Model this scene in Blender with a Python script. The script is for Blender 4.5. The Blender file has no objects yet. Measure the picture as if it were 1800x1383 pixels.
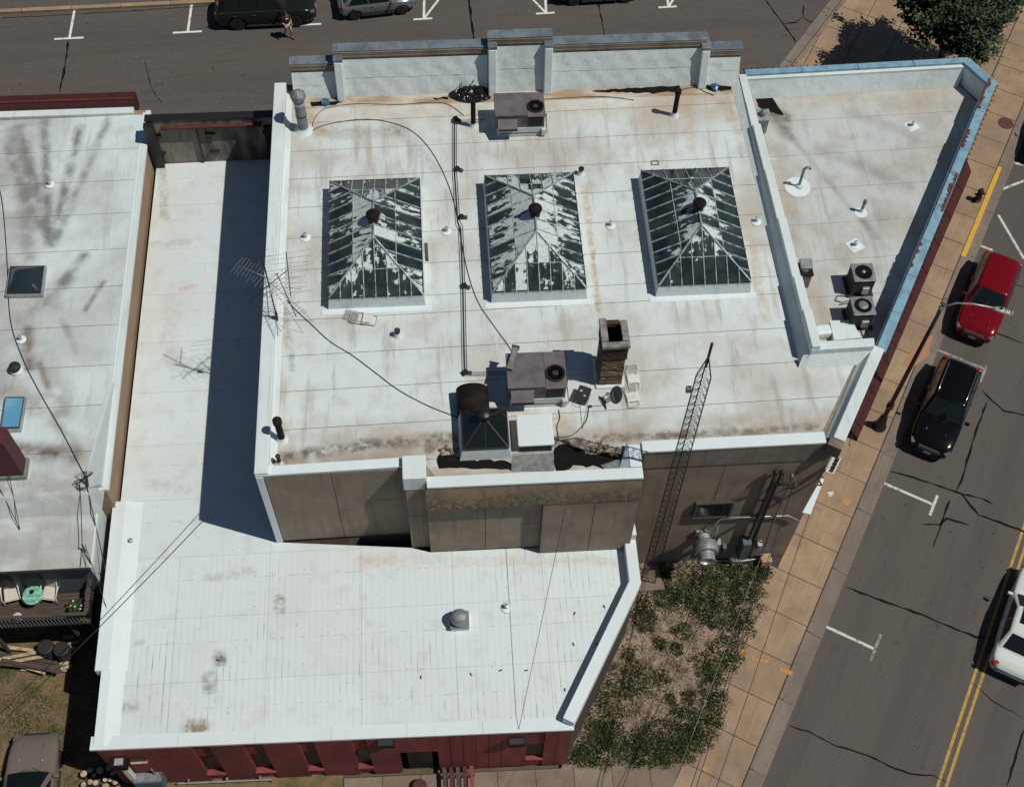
import bpy, bmesh, math, random
from mathutils import Vector, Matrix
R = math.radians
random.seed(11)
scene = bpy.context.scene
COL = scene.collection

# ------------------------------------------------------------------ camera
FPX, PITCH, ROLL, YAW, HCAM = 2251.22, R(58.551), R(1.9396), R(5.3212), 48.0
CAMLOC = Vector((0, 0, HCAM))
_fw = Vector((math.sin(YAW) * math.cos(PITCH), math.cos(YAW) * math.cos(PITCH), -math.sin(PITCH)))
_rt = _fw.cross(Vector((0, 0, 1))).normalized()
_up = _rt.cross(_fw)
_r2 = _rt * math.cos(ROLL) + _up * math.sin(ROLL)
_u2 = -_rt * math.sin(ROLL) + _up * math.cos(ROLL)
cam_d = bpy.data.cameras.new('Camera')
cam = bpy.data.objects.new('Camera', cam_d)
COL.objects.link(cam)
cam_d.sensor_width = 36
cam_d.lens = FPX / 1800 * 36
cam_d.clip_end = 2000
cam.matrix_world = Matrix(((_r2.x, _u2.x, -_fw.x, 0), (_r2.y, _u2.y, -_fw.y, 0), (_r2.z, _u2.z, -_fw.z, HCAM), (0, 0, 0, 1)))
scene.camera = cam

# ------------------------------------------------------------------ light
SUN_EL = R(60)
SUN_H = Vector((0.940, -0.342))
world = bpy.data.worlds.new('World')
scene.world = world
world.use_nodes = True
wn = world.node_tree.nodes
sky = wn.new('ShaderNodeTexSky')
sky.sky_type = 'NISHITA'
sky.sun_disc = False
sky.dust_density = 0.4
sky.ozone_density = 3.0
sky.sun_elevation = SUN_EL
sky.sun_rotation = math.atan2(SUN_H.x, SUN_H.y)
world.node_tree.links.new(sky.outputs[0], wn['Background'].inputs[0])
wn['Background'].inputs[1].default_value = 0.05
sun_d = bpy.data.lights.new('Sun', 'SUN')
sun_d.energy = 5.0
sun_d.angle = R(0.5)
sun_d.color = (1.0, 0.93, 0.85)
sun = bpy.data.objects.new('Sun', sun_d)
COL.objects.link(sun)
_sd = Vector((SUN_H.x * math.cos(SUN_EL), SUN_H.y * math.cos(SUN_EL), math.sin(SUN_EL)))
sun.rotation_euler = _sd.to_track_quat('Z', 'Y').to_euler()
sun.location = (60, -20, 90)
scene.view_settings.view_transform = 'Standard'
scene.view_settings.look = 'None'
scene.view_settings.gamma = 1
scene.view_settings.exposure = -0.42
scene.view_settings.use_curve_mapping = False

# ------------------------------------------------------------------ survey: a point of the photograph at a known height (or on a known wall) in metres
def ray(px, py):
    return _r2 * ((px - 900) / FPX) + _u2 * (-(py - 691.5) / FPX) + _fw
def at(px, py, z=0.0):
    r = ray(px, py)
    return CAMLOC + r * ((z - HCAM) / r.z)
def aty(px, py, y):
    r = ray(px, py)
    return CAMLOC + r * (y / r.y)
def over(px, py, base):
    """height of a point that stands over the ground point base"""
    r = ray(px, py)
    k = math.hypot(base.x, base.y) / math.hypot(r.x, r.y)
    return HCAM + r.z * k
FA = Vector((13.13, 20.93))      # the east frontage: s runs along the street, off across it
FU = Vector((0.512, 0.859))
FN = Vector((0.859, -0.512))
FANG = math.atan2(FU.y, FU.x)
def so(s, off, z=0.0):
    p = FA + FU * s + FN * off
    return Vector((p.x, p.y, z))

# ------------------------------------------------------------------ mesh helpers
WL = {}
class MB:
    def __init__(self):
        self.v, self.f = [], []
    def add(self, vs, fs):
        o = len(self.v)
        self.v += [Vector(p) for p in vs]
        self.f += [tuple(i + o for i in f) for f in fs]
        return self
    def box(self, x0, x1, y0, y1, z0, z1):
        return self.add([(x0, y0, z0), (x1, y0, z0), (x1, y1, z0), (x0, y1, z0), (x0, y0, z1), (x1, y0, z1), (x1, y1, z1), (x0, y1, z1)],
                        [(3, 2, 1, 0), (4, 5, 6, 7), (0, 1, 5, 4), (1, 2, 6, 5), (2, 3, 7, 6), (3, 0, 4, 7)])
    def obox(self, c, d, rot=0.0, tilt=0.0, roll=0.0):
        m = Matrix.Translation(Vector(c)) @ Matrix.Rotation(rot, 4, 'Z') @ Matrix.Rotation(tilt, 4, 'Y') @ Matrix.Rotation(roll, 4, 'X')
        h = Vector(d) / 2
        vs = [m @ Vector((sx * h.x, sy * h.y, sz * h.z)) for sz in (-1, 1) for sx, sy in ((-1, -1), (1, -1), (1, 1), (-1, 1))]
        return self.add(vs, [(3, 2, 1, 0), (4, 5, 6, 7), (0, 1, 5, 4), (1, 2, 6, 5), (2, 3, 7, 6), (3, 0, 4, 7)])
    def prism(self, poly, z0, z1):
        n = len(poly)
        a = sum(poly[i][0] * poly[(i + 1) % n][1] - poly[(i + 1) % n][0] * poly[i][1] for i in range(n))
        if a < 0:
            poly = poly[::-1]
        z1s = z1 if isinstance(z1, (list, tuple)) else [z1] * n
        vs = [(p[0], p[1], z0) for p in poly] + [(p[0], p[1], z) for p, z in zip(poly, z1s)]
        fs = [tuple(range(n))[::-1], tuple(range(n, 2 * n))] + [(i, (i + 1) % n, n + (i + 1) % n, n + i) for i in range(n)]
        return self.add(vs, fs)
    def sheet(self, poly, z):
        n = len(poly)
        a = sum(poly[i][0] * poly[(i + 1) % n][1] - poly[(i + 1) % n][0] * poly[i][1] for i in range(n))
        if a < 0:
            poly = poly[::-1]
        return self.add([(p[0], p[1], z) for p in poly], [tuple(range(n))])
    def slab(self, pts, t):
        """a flat piece given by its upper polygon, thickened by t against its normal"""
        pts = [Vector(p) for p in pts]
        n = len(pts)
        nr = Vector((0, 0, 0))
        for i in range(n):
            nr += pts[i].cross(pts[(i + 1) % n])
        nr.normalize()
        return self.add(pts + [p - nr * t for p in pts], [tuple(range(n)), tuple(range(2 * n - 1, n - 1, -1))] + [(i, n + i, n + (i + 1) % n, (i + 1) % n) for i in range(n)])
    def tube(self, pts, r, n=8, caps=True, r2=None):
        pts = [Vector(p) for p in pts]
        m = len(pts)
        rings = []
        prev = None
        for i, p in enumerate(pts):
            d = (pts[min(i + 1, m - 1)] - pts[max(i - 1, 0)]).normalized()
            a = prev if prev is not None else (Vector((0, 0, 1)) if abs(d.z) < .9 else Vector((1, 0, 0)))
            s = d.cross(a)
            if s.length < 1e-4:
                s = d.cross(Vector((0.3, 1, 0.2)))
            s.normalize()
            t = s.cross(d).normalized()
            prev = t
            rr = r if r2 is None else r + (r2 - r) * i / (m - 1)
            rings.append([p + (s * math.cos(2 * math.pi * k / n) + t * math.sin(2 * math.pi * k / n)) * rr for k in range(n)])
        vs = [v for ring in rings for v in ring]
        fs = [(i * n + k, i * n + (k + 1) % n, (i + 1) * n + (k + 1) % n, (i + 1) * n + k) for i in range(m - 1) for k in range(n)]
        if caps:
            fs += [tuple(range(n))[::-1], tuple(range((m - 1) * n, m * n))]
        return self.add(vs, fs)
    def lathe(self, prof, c=(0, 0, 0), n=20, rot=None):
        c = Vector(c)
        vs, fs = [], []
        m = len(prof)
        for r, z in prof:
            for k in range(n):
                p = Vector((r * math.cos(2 * math.pi * k / n), r * math.sin(2 * math.pi * k / n), z))
                if rot:
                    p = rot @ p
                vs.append(p + c)
        for i in range(m - 1):
            for k in range(n):
                fs.append((i * n + k, i * n + (k + 1) % n, (i + 1) * n + (k + 1) % n, (i + 1) * n + k))
        fs += [tuple(range(n))[::-1], tuple(range((m - 1) * n, m * n))]
        return self.add(vs, fs)
    def ring(self, c, r0, r1, z0, z1, n=24):
        return self.lathe([(r0, z0), (r1, z0), (r1, z1), (r0, z1), (r0, z0)], c, n)
    def build(self, name, mat, parent=None, smooth=False, bevel=0.0, subsurf=0, auto=False):
        off = WL.get(parent, Vector((0, 0, 0))) if parent else Vector((0, 0, 0))
        me = bpy.data.meshes.new(name)
        me.from_pydata([v - off for v in self.v], [], self.f)
        me.materials.append(mat)
        if smooth:
            for p in me.polygons:
                p.use_smooth = True
        if auto:
            me.set_sharp_from_angle(angle=R(38))
        o = bpy.data.objects.new(name, me)
        COL.objects.link(o)
        o.parent = parent
        WL[o] = off
        if bevel:
            b = o.modifiers.new('Bevel', 'BEVEL')
            b.width = bevel
            b.segments = 2
            b.limit_method = 'ANGLE'
        if subsurf:
            s = o.modifiers.new('Subsurf', 'SUBSURF')
            s.levels = s.render_levels = subsurf
        return o

def tag(o, label=None, cat=None, group=None, kind=None):
    if label: o['label'] = label
    if cat: o['category'] = cat
    if group: o['group'] = group
    if kind: o['kind'] = kind
    return o
def thing(name, loc, label, cat, group=None):
    o = bpy.data.objects.new(name, None)
    COL.objects.link(o)
    o.location = loc
    o.empty_display_size = .3
    WL[o] = Vector(loc)
    return tag(o, label, cat, group)
def placed(root, loc, rotz):
    """turn a thing that was built round the origin and set it down"""
    root.location = loc
    root.rotation_euler = (0, 0, rotz)
def clip(poly, a, b):
    """keep the part of poly on the left of the line a -> b"""
    out = []
    n = len(poly)
    def sd(p): return (b[0] - a[0]) * (p[1] - a[1]) - (b[1] - a[1]) * (p[0] - a[0])
    for i in range(n):
        p, q = poly[i], poly[(i + 1) % n]
        dp, dq = sd(p), sd(q)
        if dp >= 0: out.append(p)
        if dp * dq < 0:
            t = dp / (dp - dq)
            out.append((p[0] + (q[0] - p[0]) * t, p[1] + (q[1] - p[1]) * t))
    return out
def strip(pts, w, z, jit=0.0, taper=True):
    """flat ribbon along a polyline"""
    pts = [Vector((p[0], p[1])) for p in pts]
    dense = []
    for a, b in zip(pts[:-1], pts[1:]):
        k = max(1, int((b - a).length / .25))
        for i in range(k):
            dense.append(a.lerp(b, i / k))
    dense.append(pts[-1])
    m = len(dense)
    vs, fs = [], []
    for i, p in enumerate(dense):
        d = (dense[min(i + 1, m - 1)] - dense[max(i - 1, 0)]).normalized()
        s = Vector((-d.y, d.x))
        ww = w * (1 + random.uniform(-.65, .55) * (1 if jit else 0)) / 2
        if taper and (i == 0 or i == m - 1): ww *= .25
        q = p + s * random.uniform(-jit, jit)
        vs += [(q.x + s.x * ww, q.y + s.y * ww, z), (q.x - s.x * ww, q.y - s.y * ww, z)]
    for i in range(m - 1):
        fs.append((2 * i + 1, 2 * i + 3, 2 * i + 2, 2 * i))
    return MB().add(vs, fs)
def blob(poly, jit, z, n=6):
    """irregular flat patch from a rough outline"""
    out = []
    m = len(poly)
    for i in range(m):
        a, b = Vector(poly[i][:2]), Vector(poly[(i + 1) % m][:2])
        k = max(1, int((b - a).length / .18))
        for j in range(k):
            p = a.lerp(b, j / k)
            out.append((p.x + random.uniform(-jit, jit), p.y + random.uniform(-jit, jit)))
    return MB().sheet(out, z)

# ------------------------------------------------------------------ materials
class NT:
    def __init__(self, name):
        self.m = bpy.data.materials.new(name)
        self.m.use_nodes = True
        self.t = self.m.node_tree
        self.b = self.t.nodes['Principled BSDF']
        self.x = None
    def new(self, typ): return self.t.nodes.new(typ)
    def put(self, sock, v):
        if isinstance(v, bpy.types.NodeSocket): self.t.links.new(v, sock)
        elif isinstance(v, (tuple, list)) and len(v) == 3 and sock.type == 'RGBA': sock.default_value = (*v, 1)
        else: sock.default_value = v
    def math(self, op, a, b=0.0, clamp=False):
        n = self.new('ShaderNodeMath'); n.operation = op; n.use_clamp = clamp
        self.put(n.inputs[0], a); self.put(n.inputs[1], b)
        return n.outputs[0]
    def mul(self, a, b): return self.math('MULTIPLY', a, b)
    def addc(self, a, b): return self.math('ADD', a, b, True)
    def pos(self):
        if not self.x:
            g = self.new('ShaderNodeNewGeometry'); s = self.new('ShaderNodeSeparateXYZ')
            self.t.links.new(g.outputs['Position'], s.inputs[0])
            self.p = g.outputs['Position']; self.x, self.y, self.z = s.outputs
            sn = self.new('ShaderNodeSeparateXYZ'); self.t.links.new(g.outputs['Normal'], sn.inputs[0]); self.nz = sn.outputs[2]
        return self.p
    def scaled(self, sx, sy, sz, rot=0.0):
        self.pos()
        n = self.new('ShaderNodeMapping'); self.t.links.new(self.p, n.inputs[0])
        n.inputs['Scale'].default_value = (sx, sy, sz); n.inputs['Rotation'].default_value = (0, 0, rot)
        return n.outputs[0]
    def noise(self, scale, detail=4.0, vec=None, rough=.55):
        n = self.new('ShaderNodeTexNoise')
        self.t.links.new(vec if vec is not None else self.pos(), n.inputs['Vector'])
        n.inputs['Scale'].default_value = scale; n.inputs['Detail'].default_value = detail; n.inputs['Roughness'].default_value = rough
        return n.outputs['Fac']
    def rng(self, v, a, b, c=0.0, d=1.0):
        n = self.new('ShaderNodeMapRange'); n.interpolation_type = 'SMOOTHSTEP'
        self.put(n.inputs[0], v)
        for i, k in enumerate((a, b, c, d)): n.inputs[i + 1].default_value = k
        return n.outputs[0]
    def mix(self, f, a, b):
        n = self.new('ShaderNodeMix'); n.data_type = 'RGBA'
        self.put(n.inputs[0], f); self.put(n.inputs[6], a); self.put(n.inputs[7], b)
        return n.outputs[2]
    def fin(self, color, rough=.8, metal=0.0, bump=None, dist=.01, strength=.5, coat=0.0, spec=None):
        self.put(self.b.inputs['Base Color'], color); self.put(self.b.inputs['Roughness'], rough); self.put(self.b.inputs['Metallic'], metal)
        if coat: self.b.inputs['Coat Weight'].default_value = coat; self.b.inputs['Coat Roughness'].default_value = .04
        if spec is not None: self.b.inputs['Specular IOR Level'].default_value = spec
        if bump is not None:
            n = self.new('ShaderNodeBump'); n.inputs['Distance'].default_value = dist; n.inputs['Strength'].default_value = strength
            self.t.links.new(bump, n.inputs['Height']); self.t.links.new(n.outputs[0], self.b.inputs['Normal'])
        return self.m

def plain(name, c, rough=.6, metal=0.0, c2=None, scale=3.0, lo=.35, hi=.7, bscale=0.0, bdist=.01, coat=0.0, vec=None, spec=None):
    t = NT(name)
    col = c
    if c2 is not None:
        v = t.scaled(*vec) if vec else None
        col = t.mix(t.rng(t.noise(scale, 6, v), lo, hi), c, c2)
    b = t.noise(bscale, 4) if bscale else None
    return t.fin(col, rough, metal, b, bdist, .6, coat, spec)

def stains(t, col, strokes, zs, hard=True):
    """stains and smears with a place and a shape of their own: (a, b, width, colour, amount), a and b surveyed on the roof"""
    t.pos()
    if not strokes: return col
    flat = t.scaled(1, 1, 0)
    nz = t.mul(t.math('SUBTRACT', t.noise(2.2, 5), .5), 1.5)
    br = t.rng(t.noise(5.0, 5), .25, .68) if hard else t.rng(t.noise(1.6, 6), .22, .66)
    for a, b, w, c, amt in strokes:
        a, b = at(*a, zs), at(*b, zs)
        a.z = b.z = 0
        def vm(op, p, q=None, k=None):
            n = t.new('ShaderNodeVectorMath'); n.operation = op
            t.put(n.inputs[0], p)
            if q is not None: t.put(n.inputs[1], q)
            if k is not None: t.put(n.inputs['Scale'], k)
            return n
        d = vm('SUBTRACT', flat, tuple(a)).outputs[0]
        ab = b - a
        if ab.length > .05:
            k = t.math('MULTIPLY', vm('DOT_PRODUCT', d, tuple(ab)).outputs['Value'], 1 / ab.length_squared, True)
            d = vm('SUBTRACT', d, vm('SCALE', tuple(ab), None, k).outputs[0]).outputs[0]
        dist = t.math('ADD', vm('LENGTH', d).outputs['Value'], t.mul(nz, w if hard else w * .7))
        f = t.mul(t.mul(t.rng(dist, w if hard else w * 1.7, w * .12 if hard else 0.0), br), amt)
        col = t.mix(f, col, c)
    return col

def membrane(name, c, dirt, edges=(), streak=.5, grime=.35, seed=0.0, wrinkle=True, strokes=(), zs=0.0, hard=True):
    """white roofing membrane with its own dirt: broad grime, streaks down the fall of the roof and stained bands near the given edges"""
    t = NT(name); t.pos()
    big = t.rng(t.noise(.22, 5, t.scaled(1, 1, 1, seed)), .42, .72)
    mid = t.rng(t.noise(1.1, 7), .45, .75)
    st = t.rng(t.noise(1.0, 6, t.scaled(2.6, .28, 1), .62), .52, .70)
    col = t.mix(t.mul(big, grime), c, dirt)
    col = t.mix(t.mul(mid, grime * .6), col, dirt)
    col = t.mix(t.mul(st, streak), col, (dirt[0] * .7, dirt[1] * .7, dirt[2] * .72))
    wob = t.mul(t.math('SUBTRACT', t.noise(.8, 5), .5), 1.6)
    for ax, a, b, colr, amt in edges:
        src = {'x': t.x, 'y': t.y, 'o': None}[ax] if ax != 'o' else t.math('SUBTRACT', t.mul(t.x, FN.x), t.mul(t.y, -FN.y))
        f = t.rng(t.math('ADD', src, wob), a, b)
        f = t.mul(f, t.rng(t.noise(1.4, 6, t.scaled(.5, 1, 1)), .2, .62))
        col = t.mix(t.mul(f, amt), col, colr)
    col = stains(t, col, strokes, zs, hard)
    fine = t.rng(t.noise(16, 3), .66, .74)
    col = t.mix(t.mul(fine, .16), col, (.16, .13, .1))
    wr = t.noise(1.5, 3) if wrinkle else t.noise(5.5, 4)
    return t.fin(col, .62, 0, wr, .09 if wrinkle else .01, .5)

M = {}
WHITE = (.62, .665, .655)
BROWN = (.40, .315, .225)
RUST, DK, GR = (.40, .24, .11), (.10, .072, .05), (.17, .17, .16)
ST_MAIN = (((1027, 330), (1040, 430), .22, RUST, .6), ((1040, 430), (1052, 545), .16, RUST, .75), ((900, 738), (990, 742), .5, (.42, .31, .19), .8), ((500, 545), (514, 650), .2, DK, .45), ((1318, 410), (1345, 560), .3, (.42, .33, .22), .6),
    ((560, 235), (700, 232), .5, DK, .35), ((700, 225), (770, 300), .45, DK, .25), ((520, 170), (560, 230), .4, (.36, .25, .14), .7), ((480, 806), (640, 784), .34, DK, .9), ((640, 784), (810, 766), .34, DK, .9), ((1000, 775), (1200, 764), .26, DK, .9), ((1200, 764), (1430, 750), .24, DK, .75), ((500, 178), (780, 172), .3, DK, .6), ((960, 165), (1280, 158), .3, DK, .6), ((505, 200), (500, 330), .3, (.33, .25, .16), .6), ((490, 560), (480, 760), .25, (.33, .25, .16), .5),
    ((470, 820), (700, 806), .3, (.30, .25, .2), .5), ((755, 790), (812, 790), .35, DK, .8), ((985, 775), (1090, 800), .4, DK, .7), ((1100, 235), (1110, 330), .3, (.40, .33, .25), .4), ((1210, 190), (1215, 260), .4, (.38, .30, .2), .45), ((1270, 180), (1300, 230), .4, (.34, .25, .15), .5), ((640, 190), (650, 300), .3, (.4, .32, .22), .4),
    ((760, 420), (770, 520), .2, (.36, .33, .28), .4), ((545, 700), (552, 770), .2, (.4, .33, .25), .4), ((1000, 640), (1010, 760), .25, (.42, .35, .26), .4), ((860, 640), (855, 700), .4, (.40, .31, .2), .45))
ST_WEDGE = (((1390, 240), (1540, 420), .16, (.22, .19, .15), .5), ((1330, 160), (1385, 235), .35, (.10, .07, .045), .8), ((1350, 168), (1680, 140), .3, (.26, .2, .14), .5), ((1400, 330), (1410, 345), .5, (.26, .22, .17), .5), ((1440, 260), (1600, 330), .3, GR, .45), ((1500, 200), (1640, 250), .3, GR, .35), ((1370, 260), (1395, 420), .3, (.30, .24, .18), .5),
    ((1515, 385), (1560, 440), .2, GR, .4), ((1430, 520), (1470, 600), .5, (.30, .23, .16), .6), ((1440, 400), (1490, 470), .3, (.30, .25, .2), .45), ((1345, 190), (1380, 205), .3, (.06, .045, .03), .8))
ST_NB = (((85, 425), (78, 205), .22, GR, 0.95), ((88, 425), (35, 225), .25, GR, 0.91), ((92, 425), (140, 225), .22, GR, 0.95), ((95, 430), (190, 210), .2, GR, 0.78), ((70, 400), (12, 260), .25, GR, 0.78), ((105, 500), (148, 450), .22, GR, 0.95), ((60, 545), (120, 490), .3, GR, 0.78), ((150, 545), (182, 495), .12, GR, 0.91), ((48, 580), (52, 645), .22, DK, 0.95), ((70, 640), (85, 680), .14, DK, 0.78),
    ((10, 470), (90, 540), .45, (.25, .24, .22), .6), ((30, 560), (110, 700), .5, (.26, .24, .21), .6), ((10, 690), (110, 730), .5, (.2, .17, .14), .65), ((30, 790), (130, 800), .35, DK, 0.95), ((100, 730), (140, 800), .3, (.22, .19, .15), .6), ((20, 230), (60, 330), .3, GR, 0.65), ((40, 330), (50, 450), .35, GR, 0.65), ((110, 560), (135, 620), .15, GR, 0.65))
M['roof_main'] = membrane('roof_membrane_main', (.55, .63, .625), (.36, .325, .27), edges=(('y', 35.6, 38.0, (.40, .30, .19), .55), ('y', 22.9, 21.5, (.27, .20, .135), .7), ('x', -5.4, -6.4, (.36, .28, .19), .5)), streak=.46, grime=.75, seed=.4, strokes=ST_MAIN, zs=9.3)
M['roof_wedge'] = membrane('roof_membrane_wedge', (.455, .505, .495), (.32, .29, .25), edges=(('y', 36.0, 38.6, (.33, .25, .17), .5), ('x', 14.6, 13.2, (.34, .27, .19), .45)), streak=.35, grime=1.0, seed=1.1, strokes=ST_WEDGE, zs=8.5, hard=False)
M['roof_nb'] = membrane('roof_membrane_neighbour', (.54, .64, .645), (.34, .35, .335), edges=(('x', -15.6, -18.2, (.27, .26, .235), .6), ('y', 25.2, 22.8, (.22, .18, .14), .55)), streak=.3, grime=.6, seed=2.0, strokes=ST_NB, zs=5.8, hard=False)
M['wrap'] = membrane('parapet_wrap', (.57, .655, .655), (.38, .43, .42), streak=.25, grime=.3)
M['cap'] = membrane('white_cap', (.60, .695, .71), (.47, .50, .49), streak=.1, grime=.25, wrinkle=False)
M['cant'] = plain('stained_cant', (.45, .42, .36), .8, 0, (.29, .215, .135), 1.3, .36, .62, 12, .01, vec=(.5, 1.6, 1))
def lowroof():
    t = NT('coated_rib_roof'); t.pos()
    base = t.mix(t.mul(t.rng(t.noise(.3, 5), .42, .7), .7), (.575, .665, .675), (.525, .575, .565))
    fx = t.math('FRACT', t.mul(t.x, 4.4))
    south = t.rng(t.y, 20.6, 19.8)
    line = t.mul(t.math('LESS_THAN', fx, .12), south)
    patch = t.rng(t.noise(.42, 5, t.scaled(1.2, .8, 1)), .45, .64)
    patch2 = t.rng(t.noise(1.6, 6, t.scaled(2.6, .9, 1)), .42, .66)
    m = t.mul(t.mul(line, patch), patch2)
    col = t.mix(t.mul(line, .08), base, (.3, .33, .34))
    col = t.mix(t.mul(m, .85), col, (.09, .085, .08))
    fy = t.math('FRACT', t.mul(t.math('ADD', t.y, t.mul(t.noise(.7, 2), .06)), .415))
    lap = t.math('LESS_THAN', fy, .010)
    oi = t.new('ShaderNodeObjectInfo')
    col = t.mix(t.mul(oi.outputs['Random'], .35), col, (.50, .555, .56))
    dots = t.rng(t.noise(3.4, 3, t.scaled(2, .3, 1)), .47, .62)
    col = t.mix(t.mul(t.mul(lap, dots), .5), col, (.17, .16, .15))
    seam = t.math('LESS_THAN', t.math('FRACT', t.mul(t.x, .30)), .008)
    col = t.mix(t.mul(seam, .3), col, (.68, .72, .72))
    spots = t.rng(t.noise(8, 4), .68, .74)
    col = t.mix(t.mul(spots, .6), col, (.12, .105, .09))
    flecks = t.rng(t.noise(26, 2), .66, .72)
    col = t.mix(t.mul(flecks, .3), col, (.2, .19, .17))
    col = t.mix(t.mul(t.rng(t.noise(1.6, 6), .5, .75), .35), col, (.42, .42, .39))
    col = t.mix(t.mul(t.rng(t.x, -11.2, -12.6), t.mul(t.rng(t.noise(.8, 4), .35, .7), .4)), col, (.50, .45, .36))
    P_ = (.56, .36, .36)
    D_ = (.10, .085, .065)
    col = stains(t, col, (((385, 1152), (390, 1160), .35, D_, .95), ((365, 1192), (368, 1205), .38, D_, .6), ((335, 1280), (355, 1276), .5, (.20, .13, .07), .9), ((491, 1055), (492, 1068), .3, (.17, .14, .1), .8), ((635, 985), (690, 975), .35, P_, .4), ((318, 510), (345, 500), .2, (.6, .25, .27), .5),
        ((285, 300), (290, 380), .3, (.22, .18, .13), .5), ((270, 430), (330, 425), .3, (.26, .24, .21), .4), ((200, 1245), (235, 1240), .3, (.24, .21, .17), .6), ((440, 1265), (470, 1250), .4, P_, .35), ((260, 850), (330, 860), .3, (.3, .27, .23), .4), ((640, 985), (1080, 985), .35, (.46, .40, .32), .45),
        ((365, 1015), (440, 1005), .3, (.33, .32, .28), .5), ((490, 900), (540, 960), .3, (.45, .40, .34), .4), ((300, 530), (300, 640), .6, (.45, .41, .35), .4), ((240, 1130), (252, 1128), .2, (.36, .38, .28), .6)), 4.3)
    bump = t.math('PINGPONG', fx, .5)
    return t.fin(col, .55, 0, t.mul(bump, south), .012, .3)
M['roof_low'] = lowroof()
M['under'] = plain('dark_seam_felt', (.12, .10, .085), .9)  # dark felt that shows in the gaps between membrane sheets
def asphalt(ang):
    t = NT('asphalt'); t.pos()
    sp = t.noise(34, 2)
    rot = t.new('ShaderNodeVectorRotate'); rot.rotation_type = 'Z_AXIS'; rot.inputs['Angle'].default_value = -ang
    t.t.links.new(t.p, rot.inputs['Vector'])
    mp = t.new('ShaderNodeMapping'); t.t.links.new(rot.outputs[0], mp.inputs[0]); mp.inputs['Scale'].default_value = (.05, 1, 1)
    mp2 = t.new('ShaderNodeMapping'); t.t.links.new(rot.outputs[0], mp2.inputs[0]); mp2.inputs['Scale'].default_value = (.35, 2.4, 1)
    base = t.mix(t.rng(sp, .28, .72), (.034, .031, .029), (.128, .116, .102))
    base = t.mix(t.mul(t.rng(t.noise(.3, 6), .35, .7), .6), base, (.080, .071, .060))
    base = t.mix(t.mul(t.rng(t.noise(.55, 4, mp.outputs[0]), .46, .66), .45), base, (.052, .049, .046))
    base = t.mix(t.mul(t.rng(t.noise(1.6, 6, mp2.outputs[0]), .52, .72), .4), base, (.045, .042, .040))
    pt = t.rng(t.noise(3.1, 2), .71, .76)
    base = t.mix(t.mul(pt, .75), base, (.02, .019, .018))
    oil = t.rng(t.noise(.9, 4), .66, .78)
    base = t.mix(t.mul(oil, .45), base, (.03, .028, .027))
    return t.fin(base, .88, 0, sp, .006, .5)
M['asphalt_n'] = asphalt(.02)
M['asphalt'] = asphalt(FANG)
def concrete(name, a, b, dark, dirx=None):
    t = NT(name); t.pos()
    col = t.mix(t.rng(t.noise(.9, 6), .32, .7), a, b)
    v = t.scaled(.35, 3.2, 1, -FANG) if dirx is None else t.scaled(*dirx)
    n = t.new('ShaderNodeMapping')
    rot = t.new('ShaderNodeVectorRotate'); rot.rotation_type = 'Z_AXIS'; rot.inputs['Angle'].default_value = -FANG
    t.t.links.new(t.p, rot.inputs['Vector']); t.t.links.new(rot.outputs[0], n.inputs[0]); n.inputs['Scale'].default_value = (.22, 5.0, 1)
    col = t.mix(t.mul(t.rng(t.noise(1.6, 5, n.outputs[0]), .5, .72), .5), col, (a[0] * 1.25, a[1] * 1.25, a[2] * 1.28))
    col = t.mix(t.mul(t.rng(t.noise(1.3, 5, n.outputs[0]), .55, .75), .45), col, dark)
    col = t.mix(t.mul(t.rng(t.noise(22, 3), .45, .75), .45), col, dark)
    col = t.mix(t.mul(t.rng(t.noise(2.6, 5), .56, .74), .5), col, dark)
    col = t.mix(t.mul(t.rng(t.noise(.35, 4), .45, .7), .35), col, dark)
    col = t.mix(t.mul(t.rng(t.noise(7, 2), .70, .75), .6), col, (dark[0] * .4, dark[1] * .4, dark[2] * .4))
    oi = t.new('ShaderNodeObjectInfo')
    col = t.mix(t.mul(t.rng(oi.outputs['Random'], .3, 1.0), .38), col, (a[0] * .66, a[1] * .66, a[2] * .70))
    col = t.mix(t.mul(t.rng(oi.outputs['Random'], .16, .0), .35), col, (a[0] * 1.2, a[1] * 1.24, a[2] * 1.35))
    return t.fin(col, .85, 0, t.noise(40, 2), .004, .4)
M['walk'] = concrete('sidewalk_concrete', (.33, .238, .148), (.25, .178, .112), (.13, .094, .064))
M['gutter'] = concrete('gutter_concrete', (.20, .168, .135), (.16, .13, .105), (.09, .075, .062))
M['apron'] = concrete('apron_concrete', (.21, .165, .12), (.15, .12, .09), (.085, .07, .055))
M['joint'] = plain('joint_dirt', (.05, .04, .032), .95)
M['ground'] = plain('bare_soil', (.12, .088, .055), .95, 0, (.075, .062, .036), 1.2, .3, .7, 20, .02)
M['lawn'] = plain('dry_lawn', (.16, .115, .06), .95, 0, (.075, .072, .028), 1.6, .4, .7, 25, .03)
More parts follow.
